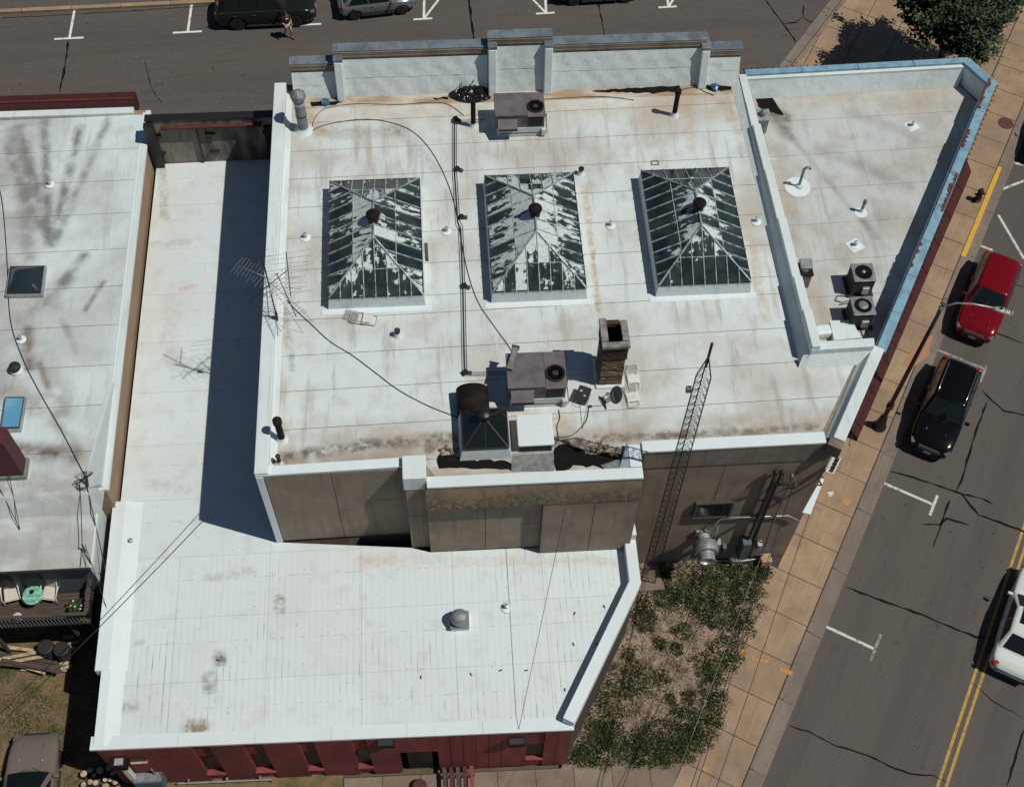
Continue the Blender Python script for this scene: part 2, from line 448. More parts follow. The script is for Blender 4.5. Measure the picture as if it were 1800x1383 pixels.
def stucco(name, a, b, moss=0.0):
    t = NT(name); t.pos()
    col = t.mix(t.rng(t.noise(.8, 6), .34, .7), a, b)
    run = t.rng(t.noise(1.5, 6, t.scaled(2.4, 2.4, .22)), .48, .72)
    col = t.mix(t.mul(run, .5), col, (b[0] * .55, b[1] * .55, b[2] * .55))
    lt = t.rng(t.noise(2.1, 5, t.scaled(1.6, 1.6, .3)), .55, .75)
    col = t.mix(t.mul(lt, .35), col, (a[0] * 1.3, a[1] * 1.28, a[2] * 1.25))
    col = t.mix(t.mul(t.rng(t.noise(24, 3), .45, .75), .3), col, (b[0] * .6, b[1] * .6, b[2] * .6))
    if moss:
        low = t.rng(t.math('ADD', t.z, t.mul(t.math('SUBTRACT', t.noise(4.0, 6), .5), .9)), 9.3, 8.6)
        col = t.mix(t.mul(t.mul(low, t.rng(t.noise(7, 6), .3, .6)), moss), col, (.055, .046, .022))
    return t.fin(col, .88, 0, t.noise(26, 4), .006, .5)
M['stucco'] = stucco('taupe_stucco', (.255, .208, .156), (.185, .150, .114))
M['stucco_top'] = stucco('mossy_cornice', (.20, .16, .11), (.14, .11, .075), .85)
M['stucco_band'] = stucco('grey_cornice', (.21, .178, .148), (.145, .122, .103))
M['wallgap'] = plain('wall_joint', (.045, .034, .027), .9)
M['tan_wall'] = plain('tan_painted_wall', (.285, .20, .13), .8, 0, (.24, .165, .105), .9, .3, .7, 14, .004)
def redwall():
    t = NT('red_painted_brick'); t.pos()
    bz = t.math('FRACT', t.mul(t.z, 13.0))
    mort = t.math('LESS_THAN', bz, .14)
    col = t.mix(t.rng(t.noise(1.1, 6, t.scaled(1, 1, .5)), .35, .7), (.20, .030, .035), (.11, .017, .022))
    col = t.mix(t.mul(t.rng(t.noise(3, 5, t.scaled(.5, 1, 4)), .62, .75), .35), col, (.22, .08, .075))
    col = t.mix(t.mul(mort, .35), col, (.05, .009, .011))
    return t.fin(col, .7, 0, bz, .006, .4)
M['red'] = redwall()
M['red_board'] = plain('red_siding', (.21, .036, .038), .65, 0, (.13, .022, .025), 1.6, .35, .7, 8, .003, vec=(1.5, 1, .3))
M['maroon'] = plain('maroon_awning', (.055, .013, .013), .6, 0, (.045, .011, .011), 2, .4, .6, spec=.3)
def bricky(name, a, b, mortar, z=14.0):
    t = NT(name); t.pos()
    fz = t.math('LESS_THAN', t.math('FRACT', t.mul(t.z, z)), .16)
    fx = t.math('LESS_THAN', t.math('FRACT', t.mul(t.math('ADD', t.x, t.mul(t.y, 1.0)), 4.6)), .06)
    col = t.mix(t.rng(t.noise(5, 4), .35, .65), a, b)
    col = t.mix(t.math('MAXIMUM', fz, fx), col, mortar)
    return t.fin(col, .85)
M['brick_dark'] = bricky('maroon_brick', (.10, .022, .026), (.06, .014, .018), (.03, .012, .013))
M['paver'] = bricky('red_paver', (.10, .03, .022), (.07, .022, .018), (.035, .02, .017), 5)
M['grey_wall'] = plain('stained_grey_wall', (.25, .22, .185), .85, 0, (.07, .062, .053), 1.0, .38, .66, 20, .006, vec=(1.6, 1, .4))
M['coping_grey'] = plain('blue_grey_coping', (.19, .235, .265), .5, .3, (.12, .15, .17), 2, .38, .65)
M['coping_blue'] = plain('pale_blue_coping', (.20, .37, .47), .5, .1, (.15, .27, .345), 2.5, .4, .65)
M['rust_hole'] = plain('peeled_coping', (.05, .017, .012), .8, 0, (.13, .05, .02), 6, .45, .6)
M['concrete_grey'] = plain('weathered_concrete', (.19, .165, .135), .85, 0, (.125, .10, .075), 1.2, .35, .7, 20, .006, vec=(1, 1, .6))
M['tar'] = plain('black_tar', (.008, .0075, .007), .9, 0, (.012, .010, .008), 4, .5, .7, 9, .03, spec=.1)
M['tarseam'] = plain('crack_filler', (.007, .0065, .0065), .9, spec=.15)
M['wpaint'] = plain('worn_white_paint', (.52, .52, .49), .8, 0, (.17, .155, .14), 7, .52, .66)
M['wpaint_new'] = plain('white_road_paint', (.66, .66, .62), .8, 0, (.40, .385, .36), 6, .5, .7)
M['wpaint_old'] = plain('faded_white_paint', (.27, .26, .24), .85, 0, (.13, .12, .11), 5, .4, .65)
M['ypaint'] = plain('yellow_road_paint', (.40, .255, .05), .8, 0, (.22, .15, .06), 6, .45, .7)
M['ycurb'] = plain('yellow_curb_paint', (.55, .33, .025), .7, 0, (.32, .2, .07), 7, .55, .7)
M['orange'] = plain('orange_marking', (.50, .21, .035), .85, 0, (.31, .2, .11), 8, .42, .62)
M['redmark'] = plain('red_wash', (.36, .17, .10), .85, 0, (.28, .18, .11), 4, .35, .7)
M['black'] = plain('black_metal', (.012, .012, .013), .45)
M['brown_metal'] = plain('dark_brown_metal', (.012, .0095, .009), .8, 0, (.022, .016, .013), 4, .45, .7, spec=.12)
M['rust'] = plain('rusty_metal', (.06, .03, .02), .75, .2, (.03, .02, .016), 6, .4, .6)
M['galv'] = plain('galvanised_steel', (.22, .245, .25), .6, .35, (.15, .165, .17), 5, .4, .65)
M['galv_lt'] = plain('light_galvanised', (.42, .45, .45), .45, .5, (.33, .35, .35), 5, .4, .65)
M['mauve'] = plain('mauve_grey_sheet_metal', (.135, .122, .132), .6, .1, (.09, .08, .086), 1.8, .38, .66)
M['mauve_d'] = plain('mauve_grey_panel', (.095, .082, .092), .55, .2)
M['fan'] = plain('fan_blade', (.03, .018, .016), .5, .3)
M['white_m'] = plain('white_enamel', (.62, .62, .58), .5, 0, (.5, .49, .45), 5, .45, .7)
M['wood_grey'] = plain('weathered_boards', (.075, .058, .046), .85, 0, (.04, .031, .026), 3, .35, .65, 30, .004, vec=(.4, 4, 4))
M['wood_tan'] = plain('tan_plywood', (.42, .31, .19), .85, 0, (.3, .21, .12), 4, .4, .65)
M['cable'] = plain('black_cable', (.009, .009, .009), .6)
M['wire_grey'] = plain('bare_wire', (.25, .26, .26), .5, .6)
M['glass'] = plain('dark_glass', (.008, .013, .014), .07, 0, spec=.5)
M['pane_dark'] = plain('dull_dark_pane', (.006, .008, .008), .35, 0, spec=.12)  # darker, duller glass for the red wall's windows and door
M['recess_shade'] = plain('painted_recess_shade', (.004, .004, .004), 1.0, 0, spec=.0)  # flat black that stands in for the shade inside the doorway recess
M['glass_b'] = plain('blue_skylight_glazing', (.10, .28, .42), .12, 0, (.16, .36, .50), 1.2, .35, .65)
M['glass_d'] = plain('smoked_dome', (.018, .028, .034), .08, 0, spec=.8)
M['louvre'] = plain('dark_coil', (.014, .014, .015), .7)
M['leaf'] = plain('tree_leaf', (.012, .028, .010), .6, 0, (.042, .072, .020), 1.5, .42, .62, spec=.35)
M['weed'] = plain('weed_leaf', (.024, .054, .015), .75, 0, (.060, .098, .026), 1.3, .4, .62, spec=.25)
M['drygrass'] = plain('dry_grass_blade', (.20, .15, .07), .8, 0, (.10, .10, .035), 1.3, .4, .62)
M['bark'] = plain('bark', (.05, .036, .026), .9)
M['stone'] = plain('pale_gravel', (.52, .44, .39), .85, 0, (.22, .14, .115), 9, .35, .65)
M['logend'] = plain('cut_log_end', (.42, .35, .25), .85, 0, (.25, .19, .12), 6, .4, .65)
M['soil'] = plain('gravelly_soil', (.27, .205, .145), .95, 0, (.07, .055, .036), 1.4, .38, .66, 24, .02)
M['teal'] = plain('green_mosaic', (.10, .33, .25), .35, 0, (.30, .50, .42), 9, .45, .6)
M['cushion'] = plain('beige_cushion', (.52, .49, .41), .85)
M['bluegrey'] = plain('blue_grey_paint', (.075, .105, .125), .65)
M['rubber'] = plain('tyre_rubber', (.012, .012, .012), .8)
M['rim'] = plain('alloy_rim', (.45, .45, .46), .3, .8)
M['chrome'] = plain('chrome_trim', (.65, .66, .67), .15, 1)
M['lampglass'] = plain('clear_lens', (.14, .15, .155), .12, .3)
M['redlens'] = plain('red_lens', (.28, .012, .012), .2)
M['plate'] = plain('number_plate', (.55, .56, .58), .5)
M['trim'] = plain('black_plastic_trim', (.015, .015, .016), .6)
def paint(name, c, metal=.3):
    return plain(name, c, .16, metal, coat=.25, spec=.2)
M['p_red'] = paint('red_car_paint', (.16, .004, .010), .2)
M['p_black'] = paint('black_car_paint', (.003, .003, .0035), .0)
M['p_char'] = paint('charcoal_car_paint', (.012, .014, .014), .1)
M['p_silver'] = paint('silver_car_paint', (.22, .25, .26), .5)
M['p_white'] = paint('white_car_paint', (.55, .60, .58), .0)
M['p_bronze'] = paint('bronze_car_paint', (.19, .165, .14), .3)
def skyglass(name, th, ridge):
    """dark glazing with what is left of a coat of whitewash, streaked down each pane; more of it stays near the ridge"""
    t = NT(name); t.pos()
    g_ = t.new('ShaderNodeNewGeometry'); sn = t.new('ShaderNodeSeparateXYZ'); t.t.links.new(g_.outputs['True Normal'], sn.inputs[0])
    side = t.math('GREATER_THAN', t.math('ABSOLUTE', sn.outputs[0]), t.math('ABSOLUTE', sn.outputs[1]))
    na = t.noise(2.2, 7, t.scaled(.55, 2.0, .5), .66)
    nb_ = t.noise(2.2, 7, t.scaled(2.0, .55, .5), .66)
    n = t.math('ADD', t.mul(na, side), t.mul(nb_, t.math('SUBTRACT', 1.0, side)))
    n = t.math('ADD', t.mul(n, .6), t.mul(t.noise(3.0, 6, t.scaled(1, 1.5, 1), .6), .4))
    oi = t.new('ShaderNodeObjectInfo')
    per = t.mul(t.math('SUBTRACT', oi.outputs['Random'], .5), .20)
    v = t.math('ADD', t.math('ADD', n, per), t.mul(t.rng(t.z, 10.05, 10.95), ridge))
    f = t.rng(v, th, th + .018)
    film = t.mul(t.rng(v, th - .2, th + .02), .07)
    g = t.mix(t.rng(t.noise(.9, 2), .4, .6), (.008, .019, .022), (.020, .034, .034))
    g = t.mix(film, g, (.30, .35, .35))
    w = t.mix(t.rng(t.noise(9, 4), .4, .7), (.50, .58, .58), (.36, .43, .44))
    col = t.mix(f, g, w)
    r = t.math('ADD', t.mul(f, .5), .10)
    return t.fin(col, r, 0, None)
SKY = [skyglass('glazing_part_painted', .545, .07), skyglass('glazing_mostly_painted', .535, .20), skyglass('glazing_nearly_bare', .665, .22)]
# ================================================================== the setting
ZR = -0.12                                   # road surface; pavements are at 0
tag(MB().sheet([(-260, -200), (260, -200), (260, 320), (-260, 320)], -0.2).build('ground', M['ground']), kind='structure')

# --- streets
ns = tag(MB().sheet([(-120, 40.2), (24.5, 41.2), (34, 54), (34, 56), (-120, 54.5)], ZR - .004).build('north_street', M['asphalt_n']), kind='structure')
es_poly = [tuple(so(s, o)[:2]) for s, o in ((-90, 2.3), (90, 2.3), (90, 16.5), (-90, 16.5))]
es = tag(MB().sheet(es_poly, ZR).build('east_street', M['asphalt']), kind='structure')
far = tag(MB().prism([tuple(so(s, o)[:2]) for s, o in ((-90, 16.6), (90, 16.6), (90, 24), (-90, 24))], -.3, 0.0).build('far_pavement', M['walk']), kind='structure')

def paint_line(par, a, b, w, mat, z, name='parking_line'):
    a, b = Vector(a[:2]), Vector(b[:2])
    d = (b - a).normalized() * 1
    s = Vector((-d.y, d.x)) * w / 2
    return MB().sheet([tuple(a + s), tuple(a - s), tuple(b - s), tuple(b + s)], z).build(name, mat, par)
# parking bays on the north street
for px in ((122, 68, 131, 18), (330, 57, 337, 8), (540, 44, 546, -6)):
    a, b = at(px[0], px[1], ZR), at(px[2], px[3], ZR)
    paint_line(ns, a, b, .13, M['wpaint_new'], ZR + .006)
    d = Vector((1, .03)) * .78
    paint_line(ns, a.xy - d, a.xy + d * .95, .13, M['wpaint_new'], ZR + .010)
for (x, y, dx) in ((745, 34, 1), (960, 24, -1), (1175, 13, 1)):
    a = at(x, y, ZR)
    b = a + Vector((.10, 2.3, 0))
    paint_line(ns, a, b, .13, M['wpaint_new'], ZR + .006)
    c = a + Vector((1.15 * dx, 2.0, 0))
    paint_line(ns, a, c, .12, M['wpaint_new'], ZR + .010)
    paint_line(ns, a.xy - Vector((.55, .02)), a.xy + Vector((.45, .02)), .13, M['wpaint_new'], ZR + .014)
# bays on the east street
def tbar(s, o0, o1, mat, tmat, t0=-.55, t1=.55):
    paint_line(es, so(s, o0), so(s, o1), .12, mat, ZR + .006)
    if tmat: paint_line(es, so(s + t0, o1), so(s + t1, o1), .12, tmat, ZR + .010)
tbar(5.25, 2.5, 5.0, M['wpaint'], M['wpaint'], -.55, .5)
tbar(-1.98, 2.5, 4.85, M['wpaint'], M['wpaint_old'], -.55, .7)
tbar(12.9, 2.5, 5.0, M['wpaint_old'], M['wpaint_old'], -.8, .2)
tbar(-9.2, 2.5, 4.9, M['wpaint'], M['wpaint_old'])
for a, b in (((1755, 378), (1800, 455)), ((1730, 345), (1800, 318)), ((1752, 282), (1800, 290)), ((1712, 428), (1745, 440))):
    paint_line(es, at(*a, ZR), at(*b, ZR), .13, M['wpaint'], ZR + .006)
for o in (8.66, 8.95):
    paint_line(es, so(-40, o), so(34, o), .115, M['ypaint'], ZR + .006, 'centre_line')
# tar-filled cracks
def crack(par, pix, w=.05, jit=.02, z=ZR + .018):
    return strip([at(x, y, ZR) for x, y in pix], w, z, jit).build('tar_seam', M['tarseam'], par)
for pix, w in ((((120, 72), (117, 100), (112, 130), (105, 165)), .10), (((823, -8), (828, 30), (835, 82)), .10), (((1050, 0), (1058, 35), (1064, 72)), .06),
               (((1345, 0), (1375, 40), (1400, 75)), .06), (((1375, 43), (1400, 40), (1412, 30), (1420, 38), (1440, 42)), .07), (((1412, 30), (1412, 10)), .06),
               (((255, 105), (262, 140), (268, 160), (285, 182)), .03), (((0, 33), (200, 22), (380, 10)), .03)):
    crack(ns, pix, w)
for pix, w in ((((1560, 826), (1640, 850), (1690, 868), (1720, 905), (1790, 930), (1830, 950)), .075), (((1735, 705), (1712, 770), (1690, 845), (1679, 866)), .07),
               (((1725, 686), (1745, 705), (1765, 722), (1810, 732)), .06), (((1690, 868), (1725, 876), (1745, 886)), .07), (((1670, 878), (1657, 915), (1640, 962)), .07),
               (((1620, 921), (1652, 922), (1665, 911), (1703, 923)), .07), (((1487, 1032), (1550, 1055), (1620, 1080), (1680, 1105), (1715, 1119), (1745, 1122)), .08),
               (((1385, 1274), (1420, 1285), (1470, 1310), (1525, 1327), (1560, 1345), (1600, 1360), (1640, 1362), (1665, 1375)), .05), (((1800, 1280), (1785, 1330), (1770, 1383)), .06),
               (((1710, 1200), (1745, 1232), (1800, 1262)), .025), (((1745, 582), (1800, 605)), .05), (((1750, 497), (1800, 504)), .04), (((1728, 1049), (1745, 1050)), .08)):
    crack(es, pix, w)

# --- kerb and gutter on the east street
kerb = tag(MB().prism([tuple(so(s, o)[:2]) for s, o in ((-60, 2.13), (60, 2.13), (60, 2.15), (-60, 2.15))], -.3, -.02).build('kerb', M['joint']), kind='structure')
s = -30.0
while s < 36:
    L = 3.05
    MB().prism([tuple(so(a, o)[:2]) for a, o in ((s, 2.16), (s + L - .025, 2.16), (s + L - .025, 2.36), (s, 2.36))], -.3, random.uniform(-.004, .004)).build('kerb_block', M['ycurb'] if 18.4 < s + L / 2 < 24.2 else M['gutter'], kerb, bevel=.015)
    MB().prism([tuple(so(a, o)[:2]) for a, o in ((s, 2.365), (s + L - .02, 2.365), (s + L - .02, 2.82), (s, 2.82))], -.3, ZR + .022 + random.uniform(-.003, .003)).build('gutter_slab', M['gutter'], kerb)
    s += L
# yellow paint that runs along the kerb
for a, b in ((18.5, 24.3), (-12.5, -9.6)):
    MB().prism([tuple(so(q, o)[:2]) for q, o in ((a, 2.15), (b, 2.15), (b, 2.372), (a, 2.372))], -.1, .012).build('kerb_paint', M['ycurb'], kerb)

# --- pavement slabs
walk = tag(MB().sheet([tuple(so(q, o)[:2]) for q, o in ((-60, -.3), (60, -.3), (60, 2.14), (-60, 2.14))], -.03).build('pavement', M['joint']), kind='structure')
PITCH_S = 1.80
k = -18
while k < 22:
    a = 4.83 + (k - 2) * PITCH_S
    o0 = .18 if a > -1.0 else -.12
    MB().prism([tuple(so(q, o)[:2]) for q, o in ((a, o0), (a + PITCH_S - .03, o0), (a + PITCH_S - .03, 2.12), (a, 2.12))], -.2, random.uniform(-.006, .006)).build('paving_slab', M['walk'], walk)
    k += 1
# corner plaza beyond the wedge building
kA, kB = at(1402, 112, 0), at(1488, 0, 0)
plaza = tag(MB().sheet(clip([tuple(so(q, o)[:2]) for q, o in ((17, -14), (60, -30), (60, .15), (17, .15))], kB.xy, kA.xy), -.04).build('plaza', M['joint']), kind='structure')
for i in range(22):
    for j in range(-14, 1):
        a, o = 14 + i * 1.8, j * 1.8
        poly = [tuple(so(q, w)[:2]) for q, w in ((a, o - 1.65), (a + 1.77, o - 1.65), (a + 1.77, o + .12), (a, o + .12))]
        if max(p[1] for p in poly) < 38.8: continue
        poly = clip(poly, kB.xy, kA.xy)
        if len(poly) > 2 and max(p[1] for p in poly) > 39 and min(p[1] for p in poly) < 58 and min(p[0] for p in poly) < 36:
            MB().prism(poly, -.2, random.uniform(-.005, .005)).build('paving_slab', M['walk'], plaza)
dk = (kB - kA).xy.normalized(); nk = Vector((-dk.y, dk.x))
for i in range(-2, 8):
    a = kA.xy + dk * (i * 2.4)
    MB().prism([tuple(a), tuple(a + dk * 2.37), tuple(a + dk * 2.37 + nk * .2), tuple(a + nk * .2)], -.3, .01).build('kerb_block', M['ycurb'] if i > 2 else M['gutter'], plaza)
    MB().prism([tuple(a + nk * .21), tuple(a + dk * 2.37 + nk * .21), tuple(a + dk * 2.37 + nk * .75), tuple(a + nk * .75)], -.3, ZR + .02).build('gutter_slab', M['gutter'], plaza)
# north kerb and pavers
nwalk = tag(MB().prism([(-120, 54.6), (24, 56.6), (24, 62), (-120, 62)], -.3, -.012).build('north_pavement', M['paver']), kind='structure')
for i in range(-10, 14):
    x = i * 2.6 - 1
    y = 54.33 + (x + 22.94) * .0255
    MB().prism([(x, y), (x + 2.57, y + .066), (x + 2.57, y + .32), (x, y + .25)], -.3, .02).build('kerb_block', M['walk'], nwalk)
# apron in front of the red wall
apron = tag(MB().sheet([(-4.6, 2), (4.2, 2), tuple(so(-9.6, -.16).xy), (-4.6, 12.95)], -.03).build('apron', M['joint']), kind='structure')
for i in range(12):
    for j in range(3):
        x = -4.55 + i * 1.42
        poly = [(x, 12.9 - 3 * j - 2.97), (x + 1.4, 12.9 - 3 * j - 2.97), (x + 1.4, 12.88 - 3 * j - .02 * i), (x, 12.9 - 3 * j - .02 * i)]
        q = [p for p in poly]
        q2 = []
        n = len(q)
        # stop at the edge of the street pavement
        def inside(p): return (Vector(p) - FA).dot(FN) < -.15
        for a in range(n):
            p, r = q[a], q[(a + 1) % n]
            dp, dr = (Vector(p) - FA).dot(FN) + .15, (Vector(r) - FA).dot(FN) + .15
            if dp <= 0: q2.append(p)
            if dp * dr < 0:
                t = dp / (dp - dr); q2.append((p[0] + (r[0] - p[0]) * t, p[1] + (r[1] - p[1]) * t))
        if len(q2) > 2:
            MB().prism(q2, -.2, random.uniform(-.006, .004)).build('apron_slab', M['apron'], apron)
# yard west of the low building, weedy plot east of it
yard = tag(MB().sheet([(-40, -5), (-4.6, -5), (-4.6, 13.2), (-12.3, 13.2), (-12.3, 24), (-40, 24)], -.05).build('yard', M['lawn']), kind='structure')
PLOT = [tuple(so(-9.55, -.14)[:2]), tuple(so(-1.1, -.14)[:2]), (12.7, 20.95), (6.4, 20.95), (6.4, 18.2), (3.6, 13.2), (3.5, 12.75)]
plot = tag(MB().sheet(PLOT, -.02).build('gravel_plot', M['soil']), kind='structure')

# ================================================================== main building
ZM, ZL, ZW, ZN = 9.3, 4.3, 8.5, 5.8
main = thing('main_building', (3, 29, 0), 'large tan commercial building with white membrane roof and three glazed skylights', 'building')
OUT = [(-6.66, 20.66), (-1.66, 20.72), (-1.66, 20.14), (-.98, 20.14), (-.98, 19.93), (6.40, 19.90), (6.40, 20.95), tuple(so(.1, .2).xy), tuple(so(4.42, .2).xy), (12.98, 24.72), (12.80, 39.0), (-6.56, 39.0)]
MB().prism(OUT, -.1, ZM - .02).build('wall', M['stucco'], main)
ROOF = [(-6.2, 20.98), (-1.05, 21.05), (-.55, 20.25), (6.0, 20.22), (6.05, 21.1), (12.82, 21.25), (14.72, 24.30), (12.86, 24.30), (12.68, 38.64), (-6.16, 38.64)]
MB().sheet(ROOF, ZM - .012).build('underlay', M['under'], main)
def sheets(poly, ys, slope, z, mat, parent, gap=.022):
    for a, b in zip(ys[:-1], ys[1:]):
        p = clip(poly, (-40, a + gap / 2 - 40 * slope), (40, a + gap / 2 + 40 * slope))
        p = clip(p, (40, b - gap / 2 + 40 * slope), (-40, b - gap / 2 - 40 * slope))
        if len(p) > 2:
            MB().prism(p, z - .011, z + random.uniform(0, .003)).build('membrane_sheet', mat, parent)
YS = [19.9, 21.1, 22.6, 24.15, 25.65, 27.2, 28.0, 29.5, 31.0, 32.5, 33.95, 35.4, 36.9, 39.5]
sheets(ROOF, YS, .016, ZM, M['roof_main'], main)

# west parapet, wrapped in membrane
MB().prism([(-6.70, 20.62), (-6.22, 20.62), (-6.12, 38.7), (-6.6, 38.7)], ZM - .03, 9.72).build('parapet', M['wrap'], main, bevel=.03)
MB().add([(-6.22, 20.9, 9.52), (-6.0, 20.9, ZM + .005), (-5.9, 38.3, ZM + .005), (-6.12, 38.3, 9.52)], [(0, 1, 2, 3)]).build('cant_strip', M['wrap'], main)
# south parapets with white caps
def wall_run(pts, w, z0, z1, mat, name='parapet', bev=.02, side=1, parent=None):
    """a low wall along a polyline, w wide towards its left side"""
    P = [Vector(p[:2]) for p in pts]
    m = len(P)
    L, Rr = [], []
    for i, p in enumerate(P):
        d0 = (P[i] - P[i - 1]).normalized() if i else (P[1] - P[0]).normalized()
        d1 = (P[i + 1] - P[i]).normalized() if i < m - 1 else d0
        n0, n1 = Vector((-d0.y, d0.x)), Vector((-d1.y, d1.x))
        b = (n0 + n1).normalized()
        k = w / max(.3, b.dot(n0))
        L.append(p + b * k * side); Rr.append(p)
    return MB().prism([tuple(p) for p in Rr + L[::-1]], z0, z1).build(name, mat, parent, bevel=bev)
wall_run([(-6.60, 20.66), (-1.68, 20.73)], .26, ZM - .25, 9.48, M['stucco'], 'parapet', 0, 1, main)
wall_run([(-6.68, 20.60), (-1.68, 20.69)], .36, 9.482, 9.60, M['cap'], 'parapet_cap', parent=main)
MB().box(-1.72, -.92, 20.08, 20.98, ZM - .3, 9.84).build('pier_cap', M['wrap'], main, bevel=.03)
wall_run([(-.92, 19.90), (6.42, 19.87)], .34, ZM - .2, 9.48, M['stucco'], 'parapet', 0, 1, main)
wall_run([(-.92, 19.84), (6.42, 19.81)], .42, 9.482, 9.60, M['cap'], 'parapet_cap', parent=main)
wall_run([(6.42, 20.24), (6.44, 21.12)], .42, ZM - .2, 9.615, M['cap'], parent=main)
MB().add([(5.62, 20.26, ZM + .01), (6.02, 20.26, ZM + .01), (6.02, 20.26, 9.6), (5.95, 21.2, ZM + .01), (6.02, 21.2, ZM + .01), (6.02, 21.2, 9.6)], [(0, 1, 2), (3, 5, 4), (0, 2, 5, 3), (0, 3, 4, 1), (1, 4, 5, 2)]).build('return_flashing', M['wrap'], main)
wall_run([(6.5, 20.92), (12.9, 20.95)], .30, ZM - .2, 9.48, M['stucco'], 'parapet', 0, 1, main)
wall_run([(6.5, 20.80), (12.9, 20.83)], .44, 9.482, 9.60, M['cap'], 'parapet_cap', parent=main)
# south-east parapet on the street side
MB().prism([tuple(so(q, o)[:2]) for q, o in ((.05, -.02), (4.35, -.02), (4.35, .40), (.05, .40))], ZM - .6, 9.72).build('parapet', M['wrap'], main, bevel=.03)
MB().add([tuple(so(.1, -.02, 9.6)), tuple(so(.1, -.28, ZM + .006)), tuple(so(4.0, -.28, ZM + .006)), tuple(so(4.0, -.02, 9.6))], [(0, 3, 2, 1)]).build('cant_strip', M['wrap'], main)
MB().prism([tuple(so(q, o)[:2]) for q, o in ((-.28, -.1), (.05, -.1), (.05, .42), (-.28, .42))], 9.0, 9.66).build('corner_block', M['concrete_grey'], main, bevel=.02)
# stepped parapet between the main roof and the wedge roof
edge = [38.5, 36.9, 35.5, 33.0, 30.5, 27.6, 26.0, 24.38]
tops = [9.52, 9.55, 9.75, 9.85, 9.96, 10.10, 10.24]
for i in range(7):
    y1, y0 = edge[i], edge[i + 1]
    xa, xb = 12.62 + .30 * (38.5 - y1) / 14, 12.62 + .30 * (38.5 - y0) / 14
    MB().prism([(xa, y1 - .001), (xb, y0), (xb + .33, y0), (xa + .33, y1 - .001)], ZW - .1, tops[i]).build('parapet_step', M['wrap'], main, bevel=.025)
MB().add([(12.6, 38.3, 9.5), (12.28, 38.3, ZM + .006), (12.62, 24.2, ZM + .006), (12.92, 24.3, 9.8)], [(0, 1, 2, 3)]).build('cant_strip', M['wrap'], main)
MB().prism([(12.93, 24.36), (15.25, 24.42), (15.3, 24.78), (12.93, 24.72)], ZW - .1, 10.02).build('parapet', M['wrap'], main, bevel=.025)
MB().add([(12.7, 24.35, 9.75), (12.55, 24.08, ZM + .006), (15.0, 24.1, ZM + .006), (15.2, 24.41, 9.75)], [(0, 1, 2, 3)]).build('cant_strip', M['wrap'], main)
# north parapet: bays of different height with buttresses
bays = [(-5.85, -4.05, 1.36), (-4.05, 2.15, 1.98), (2.15, 4.72, 2.42), (4.72, 11.05, 1.98), (11.05, 12.6, 1.42)]
for x0, x1, h in bays:
    hm = h - .34
    MB().box(x0, x1, 38.620, 39.020, ZM - .1, ZM + h).build('parapet_core', M['concrete_grey'], main)
    def lean(z0, z1, y0, y1, nm):
        nx = max(6, int((x1 - x0) / .22)); nz = 5
        vs, fs = [], []
        ph = random.uniform(0, 6)
        for j in range(nz + 1):
            for i in range(nx + 1):
                u, v = i / nx, j / nz
                e_ = 0 if i in (0, nx) or j in (0, nz) else 1
                wr_ = e_ * (.025 * math.sin(7 * u * (x1 - x0) + 4 * v + ph) * math.sin(3 * v) + random.uniform(-.018, .018))
                vs.append((x0 + .02 + (x1 - x0 - .04) * u, y0 + (y1 - y0) * v - wr_, z0 + (z1 - z0) * v + (random.uniform(-.03, .03) if j == 0 and e_ else 0)))
        for j in range(nz):
            for i in range(nx):
                a_ = j * (nx + 1) + i; fs.append((a_, a_ + 1, a_ + nx + 2, a_ + nx + 1))
        return MB().add(vs, fs).build(nm, M['wrap'], main, smooth=True)
    lean(ZM + .01, ZM + hm * .52, 38.160, 38.410, 'wrap_lower')
    lean(ZM + hm * .52 - .02, ZM + hm, 38.390, 38.610, 'wrap_upper')
    MB().box(x0 - .03, x1 + .03, 38.660, 39.120, ZM + h, ZM + h + .08).build('coping', M['coping_grey'], main, bevel=.015)
    MB().box(x0 + .01, x1 - .01, 38.592, 38.619, ZM + h - .22, ZM + h - .17).build('ledge', M['concrete_grey'], main)
for x, h in ((-4.05, 1.74), (2.15, 2.16), (4.42, 2.16), (10.85, 1.74)):
    MB().add([(x, 37.910, ZM), (x + .34, 37.910, ZM), (x + .34, 38.860, ZM), (x, 38.860, ZM), (x, 38.310, ZM + h), (x + .34, 38.310, ZM + h), (x + .34, 38.860, ZM + h), (x, 38.860, ZM + h)],
             [(3, 2, 1, 0), (4, 5, 6, 7), (0, 1, 5, 4), (1, 2, 6, 5), (2, 3, 7, 6), (3, 0, 4, 7)]).build('buttress', M['wrap'], main, bevel=.04)
    MB().box(x - .02, x + .36, 38.330, 39.200, ZM + h + .001, ZM + h + .16).build('buttress_cap', M['coping_grey'], main, bevel=.02)
MB().sheet([(-6.0, 37.610), (12.35, 37.610), (12.5, 38.310), (-6.0, 38.310)], ZM + .008).build('cant_strip', M['cant'], main)
